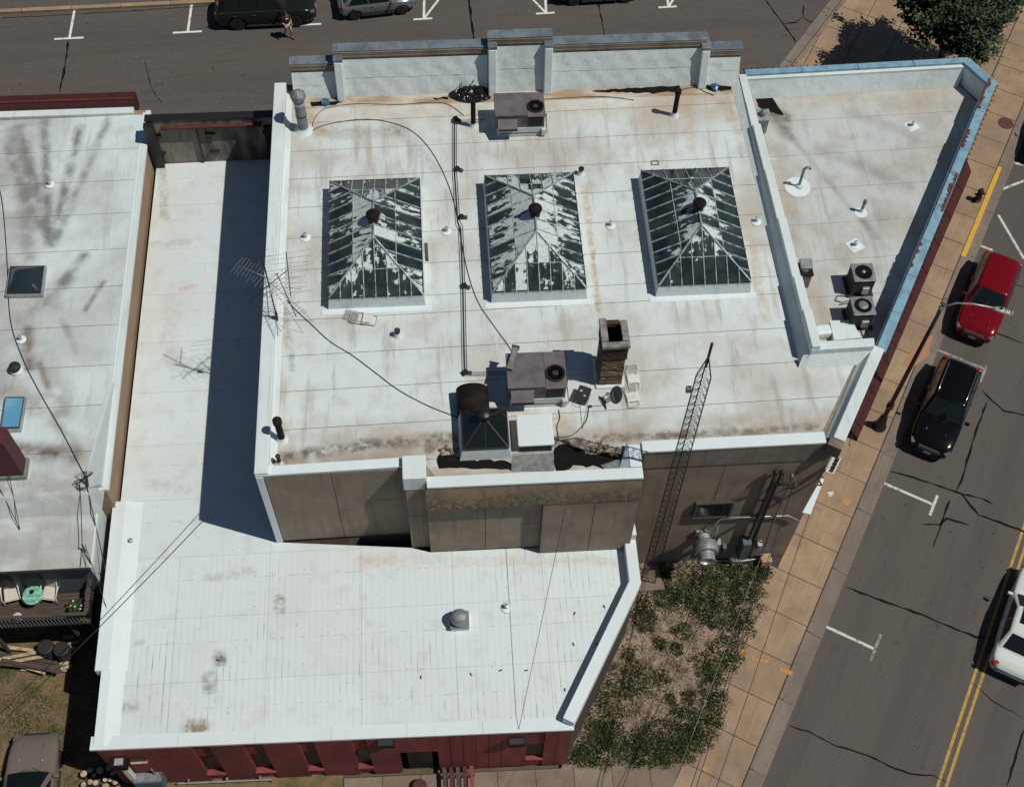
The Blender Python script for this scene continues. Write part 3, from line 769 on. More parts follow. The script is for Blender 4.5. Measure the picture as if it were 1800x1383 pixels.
# south wall panels
def panel_wall(xs, zs, y0, y1, mat, parent, proud=.035, gap=.022):
    """panels between the given joints on a wall that runs from (xs[0], y0) to (xs[-1], y1)"""
    for a, b in zip(xs[:-1], xs[1:]):
        for c, d in zip(zs[:-1], zs[1:]):
            ya = y0 + (y1 - y0) * (a - xs[0]) / (xs[-1] - xs[0]); yb = y0 + (y1 - y0) * (b - xs[0]) / (xs[-1] - xs[0])
            MB().prism([(a + gap / 2, ya - proud), (b - gap / 2, yb - proud), (b - gap / 2, yb + .02), (a + gap / 2, ya + .02)], c + gap / 2, d - gap / 2).build('wall_panel', mat, parent)
MB().prism([(-6.6, 20.645), (-1.66, 20.70), (-1.66, 20.75), (-6.6, 20.75)], ZL, 9.46).build('joint_backing', M['wallgap'], main)
panel_wall([-6.42, -4.15, -1.67], [ZL + .1, 7.25, 9.46], 20.65, 20.70, M['stucco'], main)
MB().box(-6.67, -6.44, 20.58, 20.64, ZL, 9.47).build('corner_trim', M['cap'], main)
MB().box(-1.66, -.99, 20.10, 20.138, 7.0, 9.0).build('wall_panel', M['stucco'], main)
MB().box(-1.66, -.99, 20.10, 20.138, ZL, 6.975).build('wall_panel', M['stucco'], main)
MB().box(-.97, 6.39, 19.895, 19.925, ZL, 9.1).build('joint_backing', M['wallgap'], main)
panel_wall([-.98, 1.05, 3.05], [ZL + .08, 6.4, 8.42], 19.90, 19.90, M['stucco'], main)
panel_wall([3.05, 4.85, 6.40], [ZL + .08, 6.4, 8.42], 19.90, 19.89, M['stucco'], main, proud=.30)
MB().add([(-.98, 19.92, 8.44), (6.41, 19.9, 8.44), (6.41, 19.56, 8.44), (-.98, 19.56, 8.44), (-.98, 19.92, 9.46), (6.41, 19.9, 9.46), (6.41, 19.86, 9.46), (-.98, 19.88, 9.46)],
         [(0, 3, 2, 1), (3, 7, 6, 2), (0, 4, 7, 3), (1, 2, 6, 5), (4, 5, 6, 7), (0, 1, 5, 4)]).build('cornice', M['stucco_top'], main)
MB().prism([(6.42, 20.90), (13.3, 20.9), (13.3, 21.0), (6.42, 20.95)], 0, 8.4).build('joint_backing', M['wallgap'], main)
panel_wall([6.42, 9.62, 13.32], [.05, 2.2, 4.25, 6.4, 8.3], 20.915, 20.915, M['stucco'], main)
MB().prism([(6.44, 20.84), (13.3, 20.84), (13.3, 21.04), (6.44, 20.94)], 8.32, 9.47).build('cornice', M['stucco_band'], main)
# ponding, tar and dirt on the roof, as flat patches with an outline of their own
def patch(pix, z, mat, parent, name='tar_patch', jit=.05):
    return blob([at(x, y, z) for x, y in pix], jit, z + .008).build(name, mat, parent)
ZP = ZM + .006
patch(((1040, 161), (1090, 157), (1150, 152), (1196, 151), (1193, 160), (1150, 164), (1095, 163)), ZP + .02, M['tar'], main)
patch(((1236, 152), (1262, 149), (1286, 152), (1284, 158), (1250, 160)), ZP + .02, M['tar'], main)
patch(((545, 180), (590, 178), (605, 181), (580, 186), (550, 188)), ZP + .02, M['tar'], main)
patch(((760, 173), (788, 170), (786, 175), (765, 175)), ZP + .02, M['tar'], main)
patch(((768, 800), (800, 798), (812, 806), (900, 812), (902, 828), (850, 824), (800, 822), (770, 822)), ZP, M['tar'], main, jit=.07)
patch(((974, 786), (1000, 781), (1030, 797), (1090, 795), (1100, 808), (1060, 822), (1010, 820), (978, 828)), ZP, M['tar'], main, jit=.08)
MB().sheet([tuple(at(x, y, ZP).xy) for x, y in ((900, 800), (972, 796), (975, 828), (899, 829))], ZP + .014).build('walk_pad', M['galv'], main)
MB().sheet([tuple(at(x, y, ZP).xy) for x, y in ((1056, 818), (1090, 806), (1104, 822), (1066, 827))], ZP + .014).build('walk_pad', M['galv'], main)

# ================================================================== wedge building on the corner
wedge = thing('corner_building', (17, 31, 0), 'wedge-shaped corner building with low white roof behind a pale blue coping', 'building')
nE = at(1751, 143, 9.6).xy
nC = at(1703, 101, 9.6).xy
eN = nE
W0 = so(4.4, .42).xy
WOUT = [(12.98, 24.74), tuple(so(4.44, .2).xy), (eN.x - .12, eN.y - .1), (nC.x - .05, nC.y - .1), (12.82, 38.62)]
MB().prism(WOUT, -.1, ZW - .02).build('wall', M['brick_dark'], wedge)
WR = [(13.2, 24.7), tuple(so(4.4, .1).xy), (eN.x - .42, eN.y - .22), (nC.x - .18, nC.y - .46), (12.95, 38.3)]
MB().sheet(WR, ZW - .012).build('underlay', M['under'], wedge)
sheets(WR, [23.5, 25.6, 27.3, 29.0, 30.8, 32.6, 34.4, 36.3, 40], .03, ZW, M['roof_wedge'], wedge, .014)
def run_pts(side):
    return [so(4.36, .42), Vector((eN.x, eN.y, 0)), Vector((nC.x, nC.y, 0)), Vector((12.9, 38.66, 0))]
wall_run([tuple(p.xy) for p in run_pts(0)], .36, ZW - .1, 9.42, M['wrap'], 'parapet', .02, 1, wedge)
PTS = run_pts(0)
P0 = [p.xy for p in PTS]
# coping in lengths
def coping_len(a, b, w0, w1, z, mat, parent, n):
    d = (b - a).normalized(); nn = Vector((-d.y, d.x)); L = (b - a).length
    for i in range(n):
        p, q = a + d * (L * i / n + .008), a + d * (L * (i + 1) / n - .008)
        MB().prism([tuple(p - nn * w0), tuple(q - nn * w0), tuple(q + nn * w1), tuple(p + nn * w1)], z - .12, z + .045 + random.uniform(0, .006)).build('coping', mat, parent, bevel=.012)
coping_len(P0[0], P0[1], .06, .30, 9.5, M['coping_blue'], wedge, 8)
coping_len(P0[1], P0[2], .06, .34, 9.5, M['coping_blue'], wedge, 1)
coping_len(P0[2], P0[3], .06, .22, 9.5, M['coping_blue'], wedge, 4)
MB().add([(12.95, 38.30, 9.3), (12.95, 38.02, ZW + .006), (nC.x - .3, nC.y - .62, ZW + .006), (nC.x - .15, nC.y - .36, 9.3)], [(0, 1, 2, 3)]).build('base_flashing', M['wrap'], wedge)
# places where the blue coat has come off
def edge_pt(s, o):
    """point along the street edge of the coping: s metres from its south end, o metres inwards from its outer edge"""
    d = (P0[1] - P0[0]).normalized(); n = Vector((-d.y, d.x))
    return P0[0] + d * s + n * (o - .06)
def peel(s0, s1, o0, o1):
    out = []
    k = int((s1 - s0) / .09)
    for i in range(k + 1): out.append(tuple(edge_pt(s0 + (s1 - s0) * i / k, o0)))
    for i in range(k, -1, -1): out.append(tuple(edge_pt(s0 + (s1 - s0) * i / k, o1 + random.uniform(-.07, .07) * (1 if 0 < i < k else .3))))
    return MB().sheet(out, 9.556).build('peeled_patch', M['rust_hole'], wedge)
sE = (eN - FA).dot(FU)
for a, b, o0, o1 in ((10.9, 12.0, .39, .25), (7.3, 9.5, .02, .16), (13.3, 15.2, .39, .24), (4.0, 5.5, .39, .33)):
    peel(a, b, o0, o1)
patch(((1328, 160), (1352, 166), (1368, 186), (1378, 204), (1350, 196), (1332, 188)), ZW + .006, M['tar'], wedge, jit=.04)
# awning over the pavement
a0, a1 = 4.55, 20.8
aw = thing('awning', so(10, .5, 3.2), 'long dark maroon shopfront awning over the tan pavement', 'awning')
MB().add([so(a0, .31, 4.0), so(a1, .31, 4.0), so(a1 - .35, .98, 3.35), so(a0, .98, 3.35), so(a0, .98, 3.1), so(a1 - .35, .98, 3.1), so(a0, .31, 3.1), so(a1, .31, 3.1)],
         [(0, 3, 2, 1), (3, 4, 5, 2), (0, 6, 4, 3), (1, 2, 5, 7), (4, 6, 7, 5), (0, 1, 7, 6)]).build('canopy', M['maroon'], aw)
for i in range(0, 9):
    q = a0 + .5 + i * 1.75
    MB().tube([so(q, .315, 4.02), so(q, .985, 3.37)], .014, 5).build('rib', M['maroon'], aw)
# string of lamps below the coping
sl = thing('light_string', so(12, .5, 9.4), 'string of small bulbs clipped along the street edge of the coping', 'string lights')
pts, bulbs = [], MB()
q = -4.2
while q < (P0[1] - P0[0]).length:
    e_ = edge_pt(q, -.03); e2 = edge_pt(q, -.08)
    pts.append(Vector((e_.x, e_.y, 9.46)))
    bulbs.lathe([(.0, -.05), (.028, -.035), (.03, 0), (.012, .04)], (e2.x, e2.y, 9.46), 6)
    q += .3
MB().tube(pts, .012, 5).build('cord', M['cable'], sl)
bo = tag(bulbs.build('bulb', M['trim'], sl), kind='stuff')
bulbs2 = MB(); pts = []
d = (P0[3] - P0[2]); n = int(d.length / .3)
for i in range(n + 1):
    p = P0[2] + d * i / n + Vector((0, .09))
    pts.append(Vector((p.x, p.y, 9.5)))
    bulbs2.lathe([(.0, -.05), (.028, -.035), (.03, 0), (.012, .04)], (p.x, p.y + .05, 9.5), 6)
sl2 = thing('light_string', tuple(pts[0]), 'string of small bulbs clipped along the coping beside the leafy tree', 'string lights')
MB().tube(pts, .012, 5).build('cord', M['cable'], sl2)
tag(bulbs2.build('bulb', M['trim'], sl2), kind='stuff')

# ================================================================== low building with the red wall
low = thing('low_building', (-3, 17, 0), 'low building with white ribbed roof and red brick front wall', 'building')
LO = [(-12.62, 13.28), (3.72, 13.02), (6.60, 18.0), (6.60, 19.85), (-1.0, 19.88), (-1.7, 20.1), (-6.6, 20.6), (-6.64, 39.5), (-12.58, 39.4)]
MB().prism([(-12.5, 13.42), (3.66, 13.16), (6.48, 18.04), (6.48, 19.8), (-.9, 19.84), (-.9, 20.0), (-6.62, 20.6), (-6.62, 39.4), (-12.5, 39.4)], -.1, ZL - .06).build('wall', M['brick_dark'], low)
MB().prism(LO, ZL - .055, ZL - .014).build('roof_deck', plain('lap_deck_grey', (.30, .31, .31), .9), low)  # mid-grey deck that keeps the gaps between roof panels faint
gx = [-13.5, -10.2, -6.9, -3.55, -.2, 3.1, 7.0]
gy = [13.0, 15.4, 17.8, 20.2, 22.6, 25.0, 27.4, 29.8, 32.2, 34.6, 37.0, 40.0]
for yi in range(len(gy) - 1):
    cols = gx if gy[yi] < 20 else [-13.5, -6.9, -3.55, 0.0] if gy[yi] < 21 else [-13.5, -6.0]
    for xi in range(len(cols) - 1):
        p_ = clip(LO, (-40, gy[yi] + .004), (40, gy[yi] + .004))
        p_ = clip(p_, (40, gy[yi + 1] - .004), (-40, gy[yi + 1] - .004))
        if len(p_) > 2: p_ = clip(p_, (cols[xi] + .004, 60), (cols[xi] + .004, 0))
        if len(p_) > 2: p_ = clip(p_, (cols[xi + 1] - .004, 0), (cols[xi + 1] - .004, 60))
        if len(p_) > 2: MB().prism(p_, ZL - .013, ZL + random.uniform(-.002, .003)).build('roof_panel', M['roof_low'], low)
# south edge metal, in lengths
xs = [-12.75, -9.8, -7.2, -4.6, -2.0, .6, 3.75]
def ys(x): return 13.24 - .0165 * (x + 12.75)
for a, b in zip(xs[:-1], xs[1:]):
    MB().add([(a + .004, ys(a) - .06, ZL - .02), (b - .004, ys(b) - .06, ZL - .02), (b - .004, ys(b) - .06, ZL + .10), (a + .004, ys(a) - .06, ZL + .10),
              (a + .004, ys(a) + .42, ZL + .05), (b - .004, ys(b) + .42, ZL + .05), (a + .004, ys(a) + .42, ZL + .001), (b - .004, ys(b) + .42, ZL + .001)],
             [(0, 1, 2, 3), (3, 2, 5, 4), (4, 5, 7, 6), (0, 3, 4, 6), (1, 7, 5, 2)]).build('edge_metal', M['cap'], low)
# west parapet with a sloping inner side
def west_par(y0, y1, x0, x1, x2, z):
    MB().add([(x0, y0, ZL - .3), (x0, y1, ZL - .3), (x0, y0, z), (x0, y1, z), (x1, y0, z), (x1, y1, z), (x2, y0, ZL + .002), (x2, y1, ZL + .002), (x1, y0, ZL - .3), (x1, y1, ZL - .3)],
             [(0, 2, 3, 1), (2, 4, 5, 3), (4, 6, 7, 5), (0, 8, 4, 2), (1, 3, 5, 9), (8, 6, 4), (9, 5, 7)]).build('parapet', M['cap'], low)
west_par(13.3, 15.95, -12.62, -12.3, -11.8, ZL + .12)
west_par(15.95, 22.55, -12.84, -12.36, -11.75, ZL + .16)
# east parapet
wall_run([(3.72, 13.02), (6.62, 18.02), (6.62, 19.75)], .42, ZL - .25, ZL + .5, M['cap'], 'parapet', .02, 1, low)
MB().prism([(6.42, 19.75), (6.62, 19.75), (6.58, 20.5), (6.5, 20.5)], ZL, ZL + .9).build('end_flashing', M['cap'], low)
# red front wall: piers, spandrels, openings
YW = 13.28
def wy(x): return 13.33 - .0165 * (x + 12.75)
def wallbox(x0, x1, z0, z1, d0, d1, mat, name, parent=low, **k):
    """box on the front wall; d0..d1 measured outwards from the wall plane"""
    return MB().prism([(x0, wy(x0) - d1), (x1, wy(x1) - d1), (x1, wy(x1) - d0), (x0, wy(x0) - d0)], z0, z1).build(name, mat, parent, **k)
wins = []
for g in ((353, 394, 1327, 1357), (441, 483, 1322, 1354), (536, 569, 1318, 1352), (626, 657, 1314, 1347)):
    c = aty((g[0] + g[1]) / 2, (g[2] + g[3]) / 2, wy(-5))
    t = aty((g[0] + g[1]) / 2 - 8, g[2], wy(-5)); b = aty((g[0] + g[1]) / 2 + 6, g[3], wy(-5))
    w = (aty(g[1], (g[2] + g[3]) / 2, wy(-5)).x - aty(g[0], (g[2] + g[3]) / 2, wy(-5)).x) * .82
    wins.append((c.x, w, .95, 2.75))
x = -12.55
for cx, w, z0, z1 in wins:
    wallbox(x, cx - w / 2, 0, ZL - .06, 0, .16, M['red'], 'brick_pier')
    wallbox(cx - w / 2, cx + w / 2, z1, ZL - .06, 0, .03, M['red'], 'spandrel')
    wallbox(cx - w / 2, cx + w / 2, 0, z0 - .1, 0, .10, M['red'], 'apron_panel')
    fr = wallbox(cx - w / 2, cx + w / 2, z0, z1, -.02, .01, M['trim'], 'window')
    wallbox(cx - w / 2 + .07, cx + w / 2 - .07, z0 + .07, z1 - .07, .011, .02, M['pane_dark'], 'pane', fr)
    wallbox(cx - w / 2 - .03, cx + w / 2 + .03, z0 - .1, z0, 0, .22, M['red_board'], 'sill')
    x = cx + w / 2
dL, dR = aty(704, 1330, wy(0)).x, aty(771, 1330, wy(1)).x
wallbox(x, dL, 0, ZL - .06, 0, .16, M['red'], 'brick_pier')
wallbox(dL, dR, 2.45, ZL - .06, 0, .13, M['red_board'], 'door_header')
MB().prism([(dL, wy(dL)), (dR, wy(dR)), (dR, wy(dR) + 1.6), (dL, wy(dL) + 1.6)], 0.0, .01).build('porch_floor', M['apron'], low)
wallbox(dL, dR, 0, 2.45, -.05, .005, M['recess_shade'], 'doorway')  # no recess is cut here; its shade is painted on as a black panel
wallbox(dL + .25, dL + 1.15, .05, 2.2, .006, .03, M['pane_dark'], 'door')
x = dR
w5a, w5b = aty(926, 1316, wy(3)).x - .02, aty(953, 1316, wy(3)).x + .02
k = 0
bounds = [x]
while bounds[-1] + .46 < w5a: bounds.append(bounds[-1] + .455)
bounds[-1] = w5a
for a, b in zip(bounds[:-1], bounds[1:]):
    wallbox(a + .008, b - .008, 0, ZL - .06, 0, .12, M['red_board'], 'siding_board')
wallbox(w5a, w5b, 2.55, ZL - .06, 0, .05, M['red_board'], 'spandrel')
wallbox(w5a, w5b, 0, .85, 0, .08, M['red_board'], 'apron_panel')
fr = wallbox(w5a, w5b, .95, 2.55, -.02, .01, M['trim'], 'window')
wallbox(w5a + .06, w5b - .06, 1.02, 2.48, .011, .02, M['pane_dark'], 'pane', fr)
wallbox(w5a - .02, w5b + .02, .85, .95, 0, .17, M['red_board'], 'sill')
q = w5b
while q + .4 < 3.7:
    wallbox(q + .008, min(q + .47, 3.68) - .008, 0, ZL - .06, 0, .12, M['red_board'], 'siding_board')
    q += .47
# east side wall trim
MB().prism([(3.68, 13.12), (6.46, 17.98), (6.50, 17.96), (3.72, 13.08)], 0, ZL - .1).build('side_wall', M['wallgap'], low)
# back of the street front at the north end
MB().box(-12.5, -6.66, 39.45, 39.75, ZL - .2, 6.95).build('street_front', M['grey_wall'], low)
MB().box(-11.9, -7.6, 39.25, 39.44, 6.60, 6.68).build('beam', M['brick_dark'], low)
MB().box(-12.55, -6.66, 39.42, 39.8, 6.96, 7.02).build('coping', M['black'], low)
for x in (-12.25, -9.9, -7.4):
    for z in (5.0, 6.1):
        MB().box(x - .22, x + .22, 39.33, 39.449, z - .04, z + .05).build('bracket', M['black'], low)
MB().box(-7.55, -7.2, 39.28, 39.448, ZL, 6.5).build('post', M['black'], low)
MB().box(-10.5, -10.44, 39.35, 39.449, ZL + .1, 6.5).build('post', M['black'], low)
MB().box(-12.6, -12.2, 39.15, 39.45, ZL, 6.9).build('post', M['black'], low)

# ================================================================== neighbour
nb = thing('neighbour_building', (-19, 30, 0), 'tan-sided building with dirty white membrane roof, two skylights and rear deck', 'building')
NX = -12.74
MB().prism([(-40, 22.3), (NX, 22.3), (NX, 41.3), (-40, 40.9)], -.1, ZN - .05).build('wall', M['tan_wall'], nb)
NR = [(-40, 22.5), (-12.86, 22.5), (-12.86, 41.0), (-40, 40.7)]
MB().sheet(NR, ZN - .03).build('underlay', M['under'], nb)
ysn = [21, 24.2, 26.2, 28.0, 29.9, 31.8, 33.7, 35.6, 37.4, 39.2, 42]
sheets(NR, ysn, .012, ZN - .015, M['roof_nb'], nb)
MB().box(-12.88, -12.66, 22.35, 41.2, ZN - .12, ZN + .03).build('edge_metal', M['wrap'], nb)
MB().box(-13.0, -12.885, 22.35, 41.1, ZN - .02, ZN + .012).build('edge_strip', M['cap'], nb)
MB().add([(-13.6, 22.45, ZN), (-12.9, 22.45, ZN), (-12.9, 22.45, ZN + .3), (-13.15, 27.0, ZN), (-12.9, 27.0, ZN), (-12.9, 27.0, ZN + .05)], [(0, 1, 2), (3, 5, 4), (0, 2, 5, 3), (1, 4, 5, 2), (0, 3, 4, 1)]).build('upstand', M['wrap'], nb)
MB().box(-40, -13.4, 41.0, 41.35, ZN - .3, ZN + .12).build('edge_metal', M['wrap'], nb)
MB().box(-40, -13.35, 41.36, 42.1, ZN - .5, ZN + .3).build('front_cornice', M['maroon'], nb)
MB().box(-40, -13.45, 41.62, 41.72, ZN + .31, ZN + .36).build('cornice_trim', M['brick_dark'], nb)
# rear wing
ZRW = 5.2
RX = at(166, 930, ZRW).x
RY = at(100, 1000, ZRW).y
MB().prism([(-40, RY + .12), (RX - .1, RY + .12), (RX - .1, 22.3), (-40, 22.3)], -.1, ZRW - .05).build('rear_wall', M['bluegrey'], nb)
MB().box(RX - .09, RX - .04, RY + .1, 22.28, 2.0, ZRW - .06).build('side_cladding', M['wrap'], nb)
MB().prism([(-40, RY), (RX, RY), (RX, 22.28), (-40, 22.28)], ZRW - .05, ZRW).build('rear_roof', M['roof_nb'], nb)
MB().add([(-40, 22.6, ZN + .012), (-40, 22.22, ZN + .008), (-40, 21.7, ZRW + .006), (-13.0, 21.7, ZRW + .006), (-12.8, 22.22, ZN + .008), (-12.9, 22.6, ZN + .012)], [(0, 1, 4, 5), (1, 2, 3, 4)]).build('transition_membrane', M['roof_nb'], nb)
MB().box(-40, RX, RY - .08, RY - .002, ZRW - .16, ZRW + .03).build('gutter', M['trim'], nb)
MB().box(RX, RX + .06, RY, 22.2, ZRW - .14, ZRW + .02).build('edge_metal', M['cap'], nb)
for x in (-17.6, -16.6, -15.5):
    w_ = MB().box(x - .42, x + .32, RY + .06, RY + .118, 3.7, 4.8).build('window', M['trim'], nb)
    MB().box(x - .36, x + .26, RY + .045, RY + .059, 3.76, 4.74).build('pane', M['trim'], w_)
# ================================================================== glazed roof lanterns
def skylight(cx, cy, label, mat):
    hw, hl, ze, zr, rl = 1.72, 2.78, .58, 1.62, .83
    t = thing('skylight', (cx, cy, ZM), label, 'skylight', None)
    O = Vector((cx, cy, ZM))
    c = MB()
    b0, b1 = .07, 0.0
    lo = [(-hw - b0, -hl - b0), (hw + b0, -hl - b0), (hw + b0, hl + b0), (-hw - b0, hl + b0)]
    hi = [(-hw, -hl), (hw, -hl), (hw, hl), (-hw, hl)]
    c.add([O + Vector((x, y, .0)) for x, y in lo] + [O + Vector((x, y, ze)) for x, y in hi], [(3, 2, 1, 0), (4, 5, 6, 7), (0, 1, 5, 4), (1, 2, 6, 5), (2, 3, 7, 6), (3, 0, 4, 7)])
    c.build('kerb', M['wrap'], t)
    fl = MB()
    fl.box(cx - hw - .3, cx + hw + .3, cy - hl - .32, cy - hl - .072, ZM, ZM + .02)
    fl.build('base_flashing', M['cap'], t)
    # dark well under the glass
    E = [Vector((-hw, -hl, ze + .02)), Vector((hw, -hl, ze + .02)), Vector((hw, hl, ze + .02)), Vector((-hw, hl, ze + .02))]
    Rs, Rn = Vector((0, -rl, zr)), Vector((0, rl, zr))
    d = Vector((0, 0, -.05))
    MB().add([O + p + d for p in E + [Rs, Rn]], [(0, 1, 4), (1, 2, 5, 4), (2, 3, 5), (3, 0, 4, 5)]).build('well', M['louvre'], t)
    # slopes: origin, axis along the eaves, axis up the slope, outline in those axes
    def slope(a, b, top):
        ax = (b - a); L = ax.length; ax.normalize()
        k = top[0] - a
        up = k - ax * k.dot(ax); h = up.length; up.normalize()
        outl = [(0, 0), (L, 0)] + [((p - a).dot(ax), h) for p in top]
        return a, ax, up, L, h, outl
    slopes = [(slope(E[0], E[1], [Rs]), 8, (.46,)), (slope(E[1], E[2], [Rn, Rs]), 11, (.54,)), (slope(E[2], E[3], [Rn]), 8, (.46,)), (slope(E[3], E[0], [Rs, Rn]), 11, (.54,))]
    for (a, ax, up, L, h, outl), n, rows in slopes:
        nr = ax.cross(up)
        if nr.z < 0: nr = -nr
        cuts = [0] + [r * h for r in rows] + [h]
        for i in range(n):
            u0, u1 = L * i / n, L * (i + 1) / n
            for v0, v1 in zip(cuts[:-1], cuts[1:]):
                g = .018
                poly = clip(outl, (u0 + g, 10), (u0 + g, -10))
                poly = clip(poly, (u1 - g, -10), (u1 - g, 10))
                if len(poly) > 2: poly = clip(poly, (-10, v0 + g * .6), (10, v0 + g * .6))
                if len(poly) > 2: poly = clip(poly, (10, v1 - g * .6), (-10, v1 - g * .6))
                if len(poly) < 3: continue
                ar = abs(sum(poly[q][0] * poly[(q + 1) % len(poly)][1] - poly[(q + 1) % len(poly)][0] * poly[q][1] for q in range(len(poly)))) / 2
                if ar < .02: continue
                tl = [random.uniform(-.004, .004) for _ in range(2)]
                pts = [O + a + ax * p[0] + up * p[1] + nr * (tl[0] * (p[0] - u0) + tl[1]) for p in poly]
                nn = (pts[1] - pts[0]).cross(pts[2] - pts[1])
                if nn.z < 0: pts = pts[::-1]
                MB().slab(pts, .008).build('pane', mat, t)
        for i in range(n + 1):
            u = min(max(L * i / n, .03), L - .03)
            seg = clip(clip(outl, (u - .001, 10), (u - .001, -10)), (u + .001, -10), (u + .001, 10))
            if len(seg) < 3: continue
            vt = max(p[1] for p in seg)
            if vt < .12: continue
            p0, p1 = O + a + ax * u + nr * .02, O + a + ax * u + up * vt + nr * .02
            dv = (p1 - p0).normalized()
            p0 -= dv * .05
            w = ax * .02
            MB().add([p0 - w - nr * .02, p0 + w - nr * .02, p1 + w - nr * .02, p1 - w - nr * .02, p0 - w * .5 + nr * .022, p0 + w * .5 + nr * .022, p1 + w * .5 + nr * .022, p1 - w * .5 + nr * .022],
                     [(0, 3, 2, 1), (4, 5, 6, 7), (0, 1, 5, 4), (1, 2, 6, 5), (2, 3, 7, 6), (3, 0, 4, 7)]).build('glazing_bar', M['bar'], t)
        for r in rows:
            v = r * h
            seg = clip(clip(outl, (-10, v - .001), (10, v - .001)), (10, v + .001), (-10, v + .001))
            if len(seg) > 2:
                ua, ub = min(p[0] for p in seg), max(p[0] for p in seg)
                MB().tube([O + a + ax * ua + up * v + nr * .006, O + a + ax * ub + up * v + nr * .006], .015, 5).build('cross_bar', M['bar'], t)
    for p, q in ((E[0], Rs), (E[1], Rs), (E[2], Rn), (E[3], Rn), (Rs, Rn)):
        MB().tube([O + p + Vector((0, 0, .02)), O + q + Vector((0, 0, .02))], .038, 6).build('hip_capping', M['barc'], t)
    for p, q in zip(E, E[1:] + E[:1]):
        MB().tube([O + p - Vector((0, 0, .005)), O + q - Vector((0, 0, .005))], .028, 5).build('eaves_rail', M['trim'], t)
    v = MB()
    vc = O + Vector((0, -.02, 0))
    v.lathe([(.19, zr - .12), (.19, zr + .20), (.21, zr + .22)], vc, 18)
    vo = v.build('ridge_vent', M['rust'], t, smooth=True, auto=True)
    MB().lathe([(.20, zr + .20), (.255, zr + .25), (.26, zr + .31), (.21, zr + .38), (.10, zr + .43), (.035, zr + .44), (.03, zr + .49)], vc, 20).build('vent_cap', M['brown_metal'], vo, smooth=True, auto=True)
    return t
M['bar'] = plain('glazing_bar_paint', (.40, .45, .44), .6, 0, (.16, .17, .165), 5, .45, .62)
M['barc'] = plain('hip_capping_metal', (.33, .38, .38), .5, .3, (.16, .18, .18), 4, .45, .62)
skylight(-2.53, 30.38, 'hipped glass skylight with half-peeled white paint, by the antenna side of the roof', SKY[0])
skylight(3.46, 30.36, 'hipped glass skylight with thick flaking white paint, between two darker skylights', SKY[1])
skylight(9.58, 30.33, 'hipped glass skylight with nearly bare dark panes, beside the stepped parapet', SKY[2])

